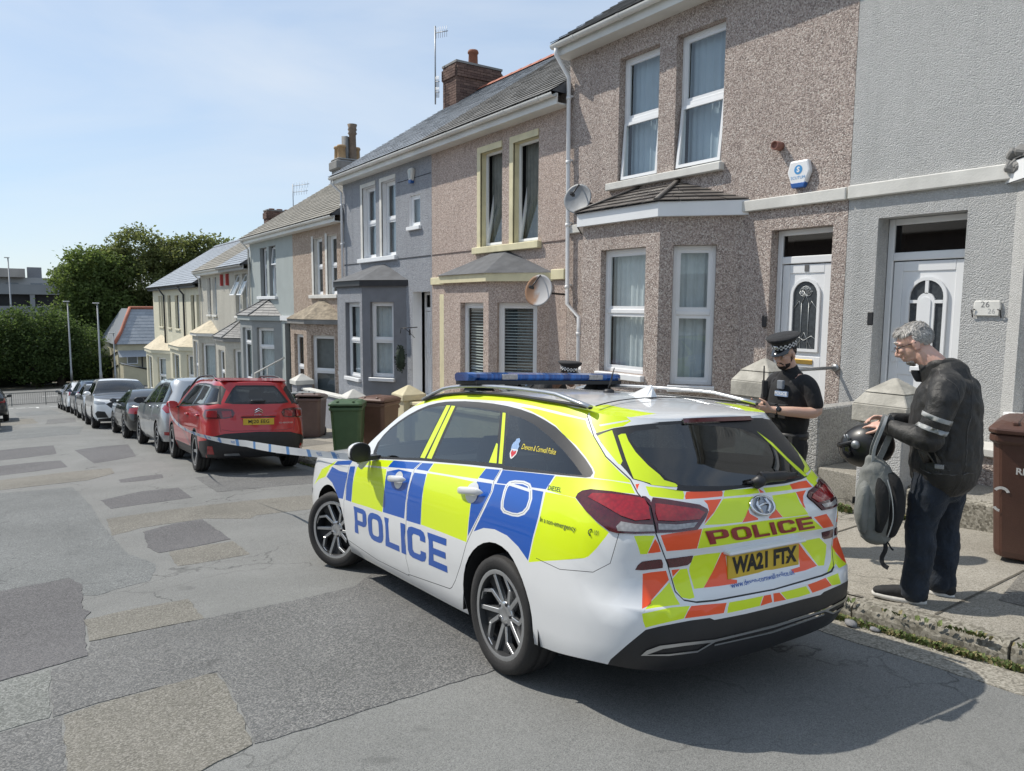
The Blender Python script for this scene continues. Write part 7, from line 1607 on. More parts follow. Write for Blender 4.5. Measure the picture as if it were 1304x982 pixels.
kc,ob=gencar('black_coupe','low black car between the silver car and the white SUV','car','cars parked along the kerb',KB,KZT,KZB,regs,[KP]*4+[TRIM,GAPM,KPO],{'side_window':(CARGL,0,False),'tail_lamp':(LRED,.008,False)},2.47,(.315,.22,2,.22),2.8,2.95,3.7,5.8,.035,.12,archr=.35,archz=.32,seat=True,parcel=.32)
plate(KB,kc,'',.52,PLY); mirrors(kc,1.72,.83,.98,KPO,.8)
place(kc,3.31,22.15,R(0),wb=2.47)
# ---- white SUV facing up the hill
WB=Body([(.18,.80),(.3,.875),(.45,.91),(.65,.92),(.85,.905),(1.0,.88),(1.1,.85),(1.3,.75),(1.5,.66),(1.58,.6),(1.63,.5)],
 [(.18,-.8),(.4,-.95),(.8,-.95),(1.0,-.9),(1.3,-.75),(1.6,-.6),(1.63,-.55)],
 [(.18,3.38),(.3,3.5),(.5,3.56),(.7,3.55),(.85,3.50),(.98,3.35),(1.63,3.1)],[(0,4.4),(1.2,4),(1.6,3.4)],xf=2.95,nf=3.6,L=1.65)
WZT=spline([(0,1.55),(1.1,1.58),(2.2,1.62),(2.9,1.61),(3.2,1.56),(3.5,1.44),(3.8,1.27),(4.05,1.11),(4.4,1.06),(4.9,1.02),(5.3,.98),(5.8,.94),(6.4,.93)])
WZB=spline([(0,.28),(2.2,.24),(4.2,.24),(5.2,.26),(6.4,.24)])
WP=paint('white_paint',(.80,.81,.81),1,.3,0,.05); WPO=paint('white_panel',(.80,.81,.81),1,.3,0,.05,two=False)
GR_=mat('grille_black',(.015,.016,.018),.35,.3,90)
sm=WB.smax
regs=regsym([([(.8,1.12),(2.2,1.09),(3.2,1.06),(3.85,1.06),(3.6,1.24),(3.3,1.42),(2.8,1.52),(2.0,1.53),(1.2,1.5),(.85,1.4)],4),([(1.3,1.13),(2.25,1.12),(2.2,1.49),(1.4,1.47)],'side_window'),([(2.35,1.12),(3.7,1.09),(3.4,1.32),(3.0,1.45),(2.35,1.49)],'side_window'),
 ([(sm,.62),(sm-.42,.63),(sm-.62,.80),(sm-.5,.86),(sm,.87)],'grille'),([(sm-.62,.80),(sm-.66,.86),(sm-.95,.90),(sm-1.2,.90),(sm-1.15,.82),(sm-.9,.78)],'headlamp'),([(sm-.55,.36),(sm-.95,.36),(sm-1.05,.5),(sm-.9,.58),(sm-.65,.56)],'fog_lamp'),([(sm,.25),(sm-1.0,.25),(sm-.9,.33),(sm-.5,.36),(sm-.45,.46),(sm,.46)],4),([(sm,.33),(sm-.45,.33),(sm-.42,.37),(sm,.37)],'bumper_trim'),([(sm-1.0,.2),(4.9,.2),(4.9,.36),(sm-1.0,.3)],4)])
regs+=[([(sg*(1.75+.43*math.cos(math.pi*i/14)),.34+.43*math.sin(math.pi*i/14)) for i in range(15)]+[(sg*(1.32),.1),(sg*(2.18),.1)],4) for sg in (1,-1)]+[([(sg*(4.47+.43*math.cos(math.pi*i/14)),.34+.43*math.sin(math.pi*i/14)) for i in range(15)]+[(sg*4.04,.1),(sg*4.9,.1)],4) for sg in (1,-1)]
wc,ob=gencar('white_suv','white SUV parked facing up the hill with a black grille','car','cars parked along the kerb',WB,WZT,WZB,regs,[WP]*4+[TRIM,GAPM,WPO],{'side_window':(CARGL,0,False),'grille':(GR_,-.012,False),'headlamp':(LHEAD,.006,False),'fog_lamp':(GR_,-.006,False),'bumper_trim':(SATIN,.01,False)},2.72,(.35,.225,2,.24),3.15,3.25,4.06,6.2,.03,.14,archr=.395,archz=.345,parcel=.6)
plate(WB,wc,'',.55,PLW,True); mirrors(wc,2.0,.89,1.13,WPO)
b=MB(); b.lathe([(.05,0),(.05,.015),(0,.018)],Matrix.Translation((3.585,0,.755))@Matrix.Rotation(math.pi/2,4,'Y'),8); b.build('badge',CHROME,wc)
b=MB()
for k in range(5): b.tube([skinB(WB,s_,.65+.045*k,-.004) for s_ in [sm-.45+.9*i/8 if 0 else (sm-.5+.5*i/6) for i in range(7)]],.006,4)
b.build('grille_bars',CHROME,wc)
place(wc,3.05,30.1,R(180.4),wb=2.72)
# ---- a plain hatchback body reused for the small far cars
def plaincar(label,paintc,rear,x,y,head,h=1.0,light=True,flake=.3):
    s=h
    PBm=paint('paint_%03d%03d%03d'%tuple(int(c*999) for c in paintc),paintc,1,.3,flake,.06,two=False)
    regs=regsym([([(1.0,.98),(2.2,.96),(3.0,.94),(3.65,.94),(3.35,1.15),(3.05,1.3),(2.6,1.36),(1.8,1.36),(1.2,1.3),(.95,1.2)],4),([(1.3,1.0),(2.2,.98),(2.2,1.33),(1.4,1.3)],'side_window'),([(2.3,.98),(3.5,.96),(3.2,1.17),(2.9,1.28),(2.3,1.33)],'side_window'),([(0,.98),(.62,1.0),(.56,1.25),(0,1.34)],4),([(0,1.01),(.55,1.03),(.5,1.22),(0,1.3)],'rear_window'),([(.66,.78),(.95,.78),(1.0,.95),(.70,.96)],'tail_lamp'),([(PB.smax-.9,.66),(PB.smax-1.3,.72),(PB.smax-1.25,.60),(PB.smax-1.0,.58)],'headlamp'),([(PB.smax,.3),(PB.smax-.6,.32),(PB.smax-.5,.55),(PB.smax,.55)],4)])
    e,ob=gencar('parked_car',label,'car','cars parked along the kerb',PB,PZT,ZB,regs,[PBm]*4+[TRIM,GAPM,PBm],{'side_window':(CARGL,0,False),'rear_window':(CARGL,0,False),'tail_lamp':(LRED,.008,False),'headlamp':(LHEAD,.005,False)},2.6,(.315,.2,3,.21),2.95,3.1,3.92,6.2,.03,.1,archr=.36,archz=.325,seat=False)
    plate(PB,e,'',.7,PLY); mirrors(e,1.75,.86,1.0,PBm if rear else TRIM,.9); place(e,x,y,head,wb=2.6)
    if h!=1: e.matrix_world=e.matrix_world@Matrix.Diagonal((1,1,h,1))
    return e
PZT=spline([(0,1.36),(.9,1.37),(1.5,1.40),(2.2,1.43),(2.7,1.43),(3.0,1.40),(3.3,1.29),(3.6,1.14),(3.92,.98),(4.3,.94),(5,.88),(5.6,.78),(6.4,.72)])
plaincar('small silver car tucked behind the white SUV',(.40,.41,.42),True,3.12,35.6,R(180),1.0)
plaincar('blue grey estate car between the small silver car and the far white hatchback',(.07,.10,.15),True,3.18,38.2,R(0),1.12)
plaincar('white hatchback near the foot of the hill with a red tail lamp',(.70,.71,.72),True,3.12,43.0,R(0),1.08,flake=0)
plaincar('dark grey car last in the row of parked cars',(.05,.055,.06),True,3.1,47.6,R(0),1.0)
plaincar('dark hatchback with red tail lamp at the left edge of the photo, farther one',(.02,.021,.023),True,-1.02,37.2,R(0),1.02)
plaincar('black car cut off by the left edge of the photo, nearer one',(.012,.012,.013),True,-1.27,30.2,R(0),1.0)
# ---- police tape from the red car to the police car
def tape():
    m,t,p=nodes('police_tape'); v=coord(t); at=N(t,'Attribute'); at.attribute_name='run'; fr=N(t,'Math',operation='FRACT'); mu=N(t,'Math',operation='MULTIPLY'); mu.inputs[1].default_value=1.45; t.links.new(at.outputs['Fac'],mu.inputs[0]); t.links.new(mu.outputs[0],fr.inputs[0])
    col=ramp(t,fr.outputs[0],[(0,(.66,.69,.72)),(.80,(.09,.25,.55)),(.95,(.66,.69,.72))],'CONSTANT'); t.links.new(col,p.inputs['Base Color']); p.inputs['Roughness'].default_value=.35; tr=N(t,'BsdfTranslucent'); t.links.new(col,tr.inputs[0]); mx=N(t,'MixShader'); mx.inputs[0].default_value=.3; t.links.new(p.outputs[0],mx.inputs[1]); t.links.new(tr.outputs[0],mx.inputs[2]); t.links.new(mx.outputs[0],t.nodes['Material Output'].inputs[0])
    bpy.context.view_layer.update()
    A=rc.matrix_world@Vector((1.98,1.03,1.15)); Z=pc.matrix_world@Vector((1.83,.93,.985)); q0=rc.matrix_world@Vector((-.55,1.02,.80)); 
    n=70; V=[];run=[];L=0;prev=None
    f=(Z-A)
    for i in range(n+1):
        k=i/n; p_=A.lerp(Z,k); sag=.25*4*k*(1-k)*(1.25-.5*k); p_=p_+Vector((-.22*math.sin(math.pi*min(1,k*1.6))**.8 if k<.62 else 0,0,-sag))
        tw=.85+.15*math.cos(k*9); w=.040; up=Vector((.25*math.sin(k*11)-.2,.1,1)).normalized()
        if prev is not None: L+=(p_-prev).length
        prev=p_.copy(); V+= [p_+up*w*tw,p_-up*w*tw]; run+=[L,L]
    b=MB(); b.add(V,[[2*i,2*i+1,2*i+3,2*i+2] for i in range(n)],0,True); o=b.build('police_tape',m)
    a=o.data.attributes.new('run','FLOAT','POINT'); a.data.foreach_set('value',run); tag(o,'blue and white police tape sagging from the red SUV mirror to the police car','police tape')
    # printed words
    PT=mat('tape_print',(.06,.2,.5),.5); s=.12; k=0
    tb=MB(); vv,ff=text_mesh('POLICE',.042,.001,1.0,'CENTER')
    while s<L-.1:
        # place each word on the strip at run length s
        j=0
        while run[2*j]<s and j<n-1: j+=1
        c=(Vector(V[2*j])+Vector(V[2*j+1]))/2; d=(Vector(V[2*j+2])-Vector(V[2*j])).normalized(); u=(Vector(V[2*j])-Vector(V[2*j+1])).normalized(); nn=d.cross(u)
        if nn.y>0: nn=-nn
        tb.add([c+d*p_[0]+u*p_[1]+nn*.003 for p_ in vv],ff); s+=.526
    tb.build('printed_words',PT,o)['kind']='stuff'
    kb=MB(); kb.obox(Matrix.Translation(Z+Vector((0,.02,-.01)))@Euler((.4,.3,.8)).to_matrix().to_4x4(),.06,.03,.09); kb.obox(Matrix.Translation(Z+Vector((.03,.05,-.05)))@Euler((.1,.8,.2)).to_matrix().to_4x4(),.05,.02,.10); kb.build('knot',m,o,bevel=.008)
tape()
# ================================================================ PEOPLE
def cr(pts,k=5):
    P=[Vector(p) for p in pts]; out=[]
    for i in range(len(P)-1):
        a=P[max(i-1,0)];b=P[i];c=P[i+1];d=P[min(i+2,len(P)-1)]
        for j in range(k):
            t=j/k; out.append(.5*((2*b)+(c-a)*t+(2*a-5*b+4*c-d)*t*t+(-a+3*b-3*c+d)*t**3))
    out.append(P[-1]); return out
def lerpr(rs,k=5):
    rs=[(r,r) if not isinstance(r,tuple) else r for r in rs]; out=[]
    for i in range(len(rs)-1):
        for j in range(k): t=j/k; t=t*t*(3-2*t); out.append((rs[i][0]*(1-t)+rs[i+1][0]*t,rs[i][1]*(1-t)+rs[i+1][1]*t))
    out.append(rs[-1]); return out
def limb(b,pts,rs,n=14,k=5,up=None,mi=0,round_=True):
    """tapering closed tube through joints; rs: radius or (side, up) per joint; up fixes the ellipse"""
    P=cr(pts,k); Rr=lerpr(rs,k)
    if round_:
        d0=(P[0]-P[1]).normalized(); d1=(P[-1]-P[-2]).normalized(); h0=min(Rr[0]);h1=min(Rr[-1])
        a=[];ar=[];z=[];zr=[]
        for t in (.97,.75,.4): a.append(P[0]+d0*h0*t); s=math.sqrt(1-t*t); ar.append((Rr[0][0]*s,Rr[0][1]*s))
        for t in (.4,.75,.97): z.append(P[-1]+d1*h1*t); s=math.sqrt(1-t*t); zr.append((Rr[-1][0]*s,Rr[-1][1]*s))
        P=a+P+z; Rr=ar+Rr+zr
    rings=[];u=Vector(up) if up else None
    for i,p in enumerate(P):
        d=(P[min(i+1,len(P)-1)]-P[max(i-1,0)]).normalized()
        if u is None: u=d.orthogonal()
        s=d.cross(u)
        if s.length<1e-6: s=d.orthogonal()
        s.normalize(); uu=s.cross(d).normalized()
        if not up: u=uu
        rings.append([p+s*Rr[i][0]*math.cos(2*math.pi*j/n)+uu*Rr[i][1]*math.sin(2*math.pi*j/n) for j in range(n)])
    b.rings(rings,mi,True); return b
def ell(b,c,r,rot=(0,0,0),n=12):
    M=Matrix.Translation(Vector(c))@Euler(rot).to_matrix().to_4x4(); rs=[]
    for i in range(n+1):
        t=math.pi*i/n; t=min(max(t,.06),math.pi-.06); rs.append([M@Vector((r[0]*math.sin(t)*math.cos(2*math.pi*j/16),r[1]*math.sin(t)*math.sin(2*math.pi*j/16),-r[2]*math.cos(t))) for j in range(16)])
    b.rings(rs,0,True); return b
def blob(name,b,m,parent,voxel=.008,smooth=5,fac=.5):
    o=b.build(name,m,parent,smooth=True)
    r=o.modifiers.new('r','REMESH'); r.mode='VOXEL'; r.voxel_size=voxel; r.use_smooth_shade=True
    s=o.modifiers.new('s','SMOOTH'); s.iterations=smooth; s.factor=fac; return o
def hand(b,w,d,n,curl=(.5,.6,.6,.7),spread=.06,side=1,thumb=.5,sc=1.0):
    """w wrist, d direction to the knuckles, n palm normal (towards what is held), side: +1 thumb on d x n side"""
    w,d,n=Vector(w),Vector(d).normalized(),Vector(n).normalized(); s=d.cross(n).normalized()*side; n=(n-d*n.dot(d)).normalized()
    k=w+d*.085*sc
    limb(b,[w-d*.03,w+d*.02,k],[(.024*sc,.02*sc),(.032*sc,.018*sc),(.039*sc,.013*sc)],12,3,up=n)
    for i,(off,L) in enumerate(((.030,.074),(.010,.082),(-.011,.077),(-.031,.060))):
        p=k+s*off*sc-d*.006; dd=(d+s*off*spread*12).normalized(); P=[p-dd*.015,p]; a=0
        for j,f in enumerate((.45,.32,.23)):
            a+=curl[i]*(1,1.1,.7)[j]; q=dd*math.cos(a)+n*math.sin(a); p=p+q*L*f*sc; P.append(p)
        limb(b,P,[.0092*sc,.0098*sc,.0086*sc,.0082*sc,.007*sc],8,2)
    p=w+d*.028*sc+s*.028*sc; q=(d*.55+s*.75+n*.35).normalized(); P=[p-q*.02,p,p+q*.038*sc]; q2=(d*.8+s*.25+n*thumb).normalized(); P+= [P[-1]+q2*.032*sc,P[-1]+q2*.055*sc]
    limb(b,P,[.013*sc,.014*sc,.0105*sc,.010*sc,.0085*sc],8,2)
def skinmat(name,c,red,stub=None,hz=None):
    m,t,p=nodes(name); v=coord(t); n=noise(t,v,14,4); col=mixc(t,ramp(t,n,[(.35,(0,0,0)),(.7,(.5,.5,.5))]),c,red)
    p.inputs['Subsurface Weight'].default_value=.12; p.inputs['Subsurface Radius'].default_value=(.01,.004,.002); t.links.new(col,p.inputs['Base Color']); p.inputs['Roughness'].default_value=.5; return m
SK1=skinmat('skin_fair',(.66,.42,.33),(.64,.33,.26)); SK2=skinmat('skin_light',(.62,.40,.30),(.57,.32,.24)); SK3=skinmat('skin_brown',(.16,.085,.055),(.13,.065,.045))
def cloth(name,c,bs=.5,scale=14,rough=.8,var=.25,crease=.02,sheen=.3):
    m,t,p=nodes(name); v=coord(t); n=noise(t,v,9,5,.6); col=ramp(t,n,[(.3,tuple(x*(1-var) for x in c)),(.7,tuple(x*(1+var) for x in c))]); t.links.new(col,p.inputs['Base Color']); p.inputs['Roughness'].default_value=rough
    w=noise(t,coord(t,(1,1,.6)),scale,3,.5,1.2); f=noise(t,v,180,3); h=mixc(t,.12,w,f); bump(t,p,h,bs,crease); p.inputs['Sheen Weight'].default_value=sheen*.2; MC[name]=m; return m
LEATH=cloth('black_leather',(.0145,.0135,.0125),.5,9,.55,.35,.03); JEAN=cloth('dark_denim',(.009,.015,.026),.7,9,.85,.45,.035); BLKCL=cloth('black_uniform',(.014,.014,.016),.55,12,.85,.25,.025); VESTM=cloth('black_vest',(.011,.011,.012),.4,20,.9,.3,.015)
SHOE=cloth('black_canvas',(.016,.016,.017),.4,40,.8,.2,.01); SOLE=mat('white_sole',(.62,.60,.56),.7,.12,30); BOOT=mat('boot_leather',(.012,.012,.013),.3,.2,12)
GREYW=mat('grey_webbing',(.20,.205,.20),.85,.15,60,bs=.3,bscale=300); REFL=mat('reflective_grey',(.36,.37,.37),.45,.08,40)
def head(b,c,fwd,sc=1.0,tilt=0,yaw=0,bald=False,ears=True,nose=1.0):
    """c: head centre; local frame x forward, rotated by tilt (down) and yaw"""
    M=Matrix.Translation(Vector(c))@Matrix.Rotation(yaw,4,'Z')@Matrix.Rotation(tilt,4,'Y')@Matrix.Scale(sc,4)
    E=lambda p,r,rot=(0,0,0): _ell(b,M,p,r,rot)
    E((-.012,0,.03),(.099,.077,.088)); E((.018,0,-.03),(.074,.064,.082)); E((.045,0,-.088),(.036,.038,.028)); E((.03,0,-.075),(.052,.055,.034)); E((.062,0,.028),(.03,.055,.03))
    limbM=lambda P,r,n=8:limb(b,[M@Vector(p) for p in P],[x*sc for x in r],n,3)
    limbM([(.086,0,.022),(.099,0,-.004),(.113*(.5+.5*nose),0,-.026),(.098,0,-.036)],[.008,.011,.0145,.012]); 
    for s in (1,-1):
        E((.092,s*.014,-.034),(.011,.008,.008)); E((.070,s*.034,-.012),(.024,.02,.02)); limbM([(.082,s*.010,.035),(.086,s*.03,.04),(.07,s*.052,.03)],[.009,.011,.008],8)
        if ears: E((-.008,s*.078,-.008),(.022,.009,.033),(0,.25,s*.25)); E((-.002,s*.081,-.03),(.011,.008,.012))
    limbM([(.083,-.024,-.062),(.094,0,-.058),(.083,.024,-.062)],[.006,.0085,.006]); limbM([(.080,-.02,-.074),(.089,0,-.073),(.080,.02,-.074)],[.006,.009,.006])
    return M
def _ell(b,M,p,r,rot):
    MM=M@Matrix.Translation(Vector(p))@Euler(rot).to_matrix().to_4x4(); rs=[]
    for i in range(13):
        t=min(max(math.pi*i/12,.06),math.pi-.06); rs.append([MM@Vector((r[0]*math.sin(t)*math.cos(2*math.pi*j/16),r[1]*math.sin(t)*math.sin(2*math.pi*j/16),-r[2]*math.cos(t))) for j in range(16)])
    b.rings(rs,0,True)
def eyes(M,par,sc=1):
    b=MB(); 
    for s in (1,-1): _ell(b,M,(.076,s*.033,.012),(.012,.0125,.011),(0,0,0))
    b.build('eyes',mat('eye_white',(.55,.5,.47),.3),par,smooth=True)
    b=MB()
    for s in (1,-1): _ell(b,M,(.0865,s*.033,.009),(.003,.0055,.0055),(0,0,0))
    b.build('irises',mat('iris_dark',(.05,.04,.035),.2),par,smooth=True)
    b=MB()
    for s in (1,-1): limb(b,[M@Vector(p) for p in ((.094,s*.014,.043),(.095,s*.03,.05),(.077,s*.052,.042))],[.004,.006,.003],6,3)
    return b
def hairshell(M,region,n,L,m,par,seed=1,thick=.0022,lift=.5,c=(-.012,0,.03),r=(.099,.077,.088),name='hair',flow=(-1,0,-.2),jit=.2):
    """tapered locks rooted on the skull"""
    rnd=random.Random(seed); b=MB(); k=0; fl=Vector(flow)
    while k<n:
        u=rnd.uniform(-1,1);a=rnd.uniform(0,6.283);s=math.sqrt(1-u*u); d=Vector((s*math.cos(a),s*math.sin(a),u))
        if not region(d,rnd): continue
        k+=1; p=Vector((c[0]+r[0]*d.x,c[1]+r[1]*d.y,c[2]+r[2]*d.z)); t=(fl-d*fl.dot(d)); t=t.normalized() if t.length>.01 else d.orthogonal()
        t=(t+Vector((rnd.gauss(0,jit),rnd.gauss(0,jit),rnd.gauss(0,jit)))+d*lift*rnd.uniform(.4,1.3)).normalized(); l=L*rnd.uniform(.6,1.25); q=p+t*l*.5+d*.004; e=p+t*l-d*l*.12; sd=d.cross(t).normalized()*thick*rnd.uniform(.8,1.8)
        P=[M@x for x in (p-sd-d*.004,p+sd-d*.004,q+sd*.8,q-sd*.8,e)]; b.add(P,[[0,1,2,3],[3,2,4]],0,True)
    o=b.build(name,m,par); return o
def hairm(name,a,c):
    m,t,p=nodes(name); g=N(t,'NewGeometry'); col=ramp(t,g.outputs['Random Per Island'],[(0,a),(1,c)]); t.links.new(col,p.inputs['Base Color']); p.inputs['Roughness'].default_value=.5; return m
HGREY=hairm('grey_hair',(.30,.285,.265),(.66,.63,.59)); HDARK=hairm('dark_hair',(.008,.006,.005),(.03,.022,.018))
def shoe(par,p,head_,m,sole,L=.30,tall=.0,name='shoe'):
    """p ankle ground point; head_ yaw"""
    M=Matrix.Translation(Vector(p))@Matrix.Rotation(head_,4,'Z'); T=lambda *a:M@Vector(a)
    b=MB(); limb(b,[T(-.065,0,.055),T(.0,0,.062),T(.08,0,.055),T(.15,0,.045),T(.195,0,.038)],[(.038,.045),(.042,.05),(.045,.042),(.048,.034),(.038,.026)],14,4,up=(0,0,1)); limb(b,[T(-.03,0,.06),T(-.035,0,.12+tall)],[(.045,.05),(.042,.05)],14,4,up=(1,0,0))
    o=blob(name,b,m,par,.008,4); b=MB(); out=[]
    for i in range(28):
        a=2*math.pi*i/28; x=.065+.162*math.cos(a); w=.047+.006*math.cos(a-.3); out.append((x,w*math.sin(a)*(1 if abs(math.sin(a))<1 else 1)))
    b.rings([[T(x*1.0,y,.0) for x,y in out],[T(x,y*1.03,.014) for x,y in out],[T(x*.995+.001,y*1.0,.028) for x,y in out]],0,True); b.build('sole',sole,o)
    return o
# ---------------------------------------------------------------- man in leather jacket
px_,py_=4.86,2.36
man=empty('person',(px_,py_,PV(px_,py_)+.0)); tag(man,'grey haired man in black leather jacket and dark jeans holding a helmet and backpack','person')
f=Vector((-.436*.985+.9*.17,.9*.985+.436*.17,0)).normalized(); man.rotation_euler=(0,0,math.atan2(f.y,f.x))
b=MB()
hc=(.115,.0,1.662)
HM=head(b,hc,None,1.06,R(26),R(10))
limb(b,[(-.07,0,1.44),(-.035,0,1.51),(.06,0,1.60)],[.08,.072,.070],14)
hand(b,(.20,.20,1.13),(.9,-.25,.12),(-.1,-.35,-.95),(.25,.35,.4,.5),.05,1,.4)
hand(b,(.27,-.13,1.145),(.93,.3,.05),(.0,.4,-.9),(.35,.4,.45,.5),.05,-1,.3)
limb(b,[(-.08,.2,1.42),(-.045,.30,1.13),(.12,.24,1.13),(.20,.20,1.13)],[.05,.045,.036,.027]); limb(b,[(-.08,-.2,1.42),(-.02,-.31,1.13),(.15,-.22,1.14),(.27,-.13,1.145)],[.05,.045,.036,.027])
limb(b,[(-.09,0,.9),(-.09,0,1.2),(-.085,0,1.42)],[(.15,.12),(.15,.12),(.15,.10)],up=(1,0,0))
for s,x0 in ((1,.0),(-1,-.1)): limb(b,[(-.08,s*.1,.92),(x0-.02,s*.11,.52),(x0-.0,s*.12,.1)],[.08,.06,.04])
mb=blob('body',b,SK1,man,.0055,4,.45)
eb=eyes(HM,man); eb.build('eyebrows',HGREY,man,smooth=True)
sb=MB(); _ell(sb,HM,(-.016,0,.034),(.101,.080,.090),(0,0,0))
vv=[HM.inverted()@Vector(v) for v in sb.v]; keep=[f for f in sb.f if all((vv[i].z>.055 and vv[i].x<.062) or (vv[i].z>-.012 and vv[i].x<-.0) or (vv[i].x<-.045 and vv[i].z>-.045) for i in f)]
sb.f=keep; sb.m=[0]*len(keep); sb.sm=[True]*len(keep); sb.build('hair',mat('grey_scalp',(.40,.38,.355),.7,.25,60),man)
hairshell(HM,lambda d,r:(d.z>.50 and d.x<.72),2200,.034,HGREY,man,3,.0017,.05,(-.016,0,.034),(.1,.079,.09),'hair',(.35,.45,-.2),.16)
hairshell(HM,lambda d,r:(d.z>-.2 and d.x<.10) or (d.x<-.3 and d.z>-.62),2400,.024,HGREY,man,8,.0016,.03,(-.016,0,.034),(.1,.079,.09),'side_hair',(-.45,0,-1),.14)
hairshell(HM,lambda d,r:d.x>.25 and d.z>.62,520,.055,HGREY,man,9,.0018,.30,(-.016,0,.034),(.1,.079,.09),'fringe',(1,.25,.12),.2)
hairshell(HM,lambda d,r:(d.x>.2 and d.z<-.45 and abs(d.y)<.8),300,.006,hairm('stubble',(.3,.25,.22),(.55,.5,.46)),man,5,.0016,.3,(.03,0,-.055),(.064,.06,.07),'stubble',(.5,0,-1))
# glasses
g=MB()
for s in (1,-1):
    P=[HM@Vector((.108-.012*abs(math.cos(a))*(1 if 1 else 0),s*.034+.024*math.cos(a),.004+.017*math.sin(a))) for a in [2*math.pi*i/16 for i in range(17)]]; g.tube(P,.0022,5)
    g.tube([HM@Vector(p) for p in ((.098,s*.058,.012),(.04,s*.083,.012),(-.015,s*.085,.006))],.0026,5)
g.tube([HM@Vector(p) for p in ((.108,-.011,.008),(.114,0,.011),(.108,.011,.008))],.0022,5); g.build('glasses',mat('wire_frame',(.05,.035,.03),.35,metal=.5),man)
# jacket
b=MB()
limb(b,[(-.10,0,.88),(-.105,0,1.0),(-.09,0,1.15),(-.095,0,1.30),(-.10,0,1.40),(-.095,0,1.47)],[(.245,.20),(.242,.20),(.235,.205),(.235,.195),(.225,.17),(.15,.115)],20,5,up=(1,0,0))
limb(b,[(-.115,.17,1.43),(-.12,.25,1.39),(-.10,.315,1.25),(-.055,.325,1.11)],[(.09,.10),(.095,.10),(.082,.085),(.078,.078)],16); limb(b,[(-.065,.325,1.10),(.04,.29,1.115),(.13,.245,1.13),(.185,.21,1.135)],[.080,.066,.056,.050],16)
limb(b,[(-.10,-.17,1.43),(-.10,-.25,1.38),(-.07,-.315,1.25),(-.03,-.32,1.11)],[(.09,.10),(.095,.10),(.08,.085),(.075,.075)],16); limb(b,[(-.03,-.32,1.10),(.10,-.25,1.12),(.24,-.15,1.14)],[.075,.06,.048],16)
jk=blob('jacket',b,LEATH,man,.010,5)
dt=bpy.data.textures.new('creases','CLOUDS'); dt.noise_scale=.075; dt.noise_depth=2
dm=jk.modifiers.new('d','DISPLACE'); dm.texture=dt; dm.strength=.018; dm.mid_level=.5; dm.texture_coords='LOCAL'
b=MB(); rs=[]
for z,rx,ry,cx,op in ((1.455,.105,.11,-.085,.0),(1.50,.098,.10,-.070,.1),(1.545,.093,.095,-.052,.2),(1.572,.092,.094,-.045,.25)):
    rs.append([(cx+rx*math.cos(a)*1.05+(.03 if abs(a)<.6 else 0),ry*math.sin(a),z+.0-.055*max(0,math.cos(a))**2) for a in [2*math.pi*i/24 for i in range(24)]])
ins=[[( (x+.055)*.9-.055,y*.9,z) for x,y,z in r] for r in rs[::-1]]
b.rings(rs+ins,0,True,True,False); b.build('collar',LEATH,jk)
b=MB(); b.hexa([(.05,.02,1.46),(.115,.06,1.475),(.12,.05,1.50),(.045,.0,1.50),(.03,.02,1.415),(.08,.06,1.42),(.09,.05,1.43),(.03,.0,1.43)]); b.build('collar_flap',LEATH,jk,bevel=.008)
def armband(c0,c1,r0,r1,m,name,par,lift=.004):
    c0,c1=Vector(c0),Vector(c1); d=(c1-c0).normalized(); u=d.orthogonal().normalized(); s=d.cross(u); b=MB(); rs=[[c+u*(r+lift)*math.cos(2*math.pi*i/24)+s*(r+lift)*math.sin(2*math.pi*i/24) for i in range(24)] for c,r in ((c0,r0-.012),(c0,r0),(c1,r1),(c1,r1-.012))]; b.rings(rs,0,True,True,False); o=b.build(name,m,par)
    sh=o.modifiers.new('w','SHRINKWRAP'); sh.target=jk; sh.wrap_mode='ABOVE_SURFACE'; sh.offset=.004; return o
def armpt(t): 
    P=[(-.12,.25,1.39),(-.10,.315,1.25),(-.055,.325,1.11)]; k=t*2; i=min(1,int(k)); return Vector(P[i]).lerp(Vector(P[i+1]),k-i)
for t in (.50,.74): armband(armpt(t),armpt(t+.09),.098,.096,REFL,'sleeve_stripe',jk)
def seam(pts,name='seam_piping',m=None,r=.0028,par=jk):
    b=MB(); b.tube(cr(pts,6),r,5); o=b.build(name,m or mat('worn_seam',(.075,.072,.07),.6,.3,60),par); s=o.modifiers.new('w','SHRINKWRAP'); s.target=par; s.wrap_mode='ABOVE_SURFACE'; s.offset=.002; return o
seam([(-.06,.16,1.52),(-.10,.28,1.48),(-.19,.30,1.42),(-.20,.30,1.30),(-.17,.31,1.2)]); seam([(-.24,.06,1.5),(-.28,.14,1.40),(-.29,.2,1.2),(-.3,.22,1.0),(-.29,.22,.9)]); seam([(-.14,.30,1.15),(-.12,.32,1.0),(-.12,.30,.89)])
seam([(.05,.28,.885),(-.1,.30,.88),(-.25,.24,.885),(-.32,.1,.89)]); seam([(.02,.3,.955),(-.1,.31,.95),(-.2,.28,.95)]); seam([(.02,.3,.915),(-.1,.31,.91),(-.2,.28,.91)]); seam([(-.30,0,1.45),(-.33,0,1.2),(-.34,0,.95)])
b=MB(); b.obox(Matrix.Translation((-.115,.262,.932))@Matrix.Rotation(R(5),4,'Z'),.05,.012,.028); b.build('side_buckle',GALV,jk,bevel=.003)
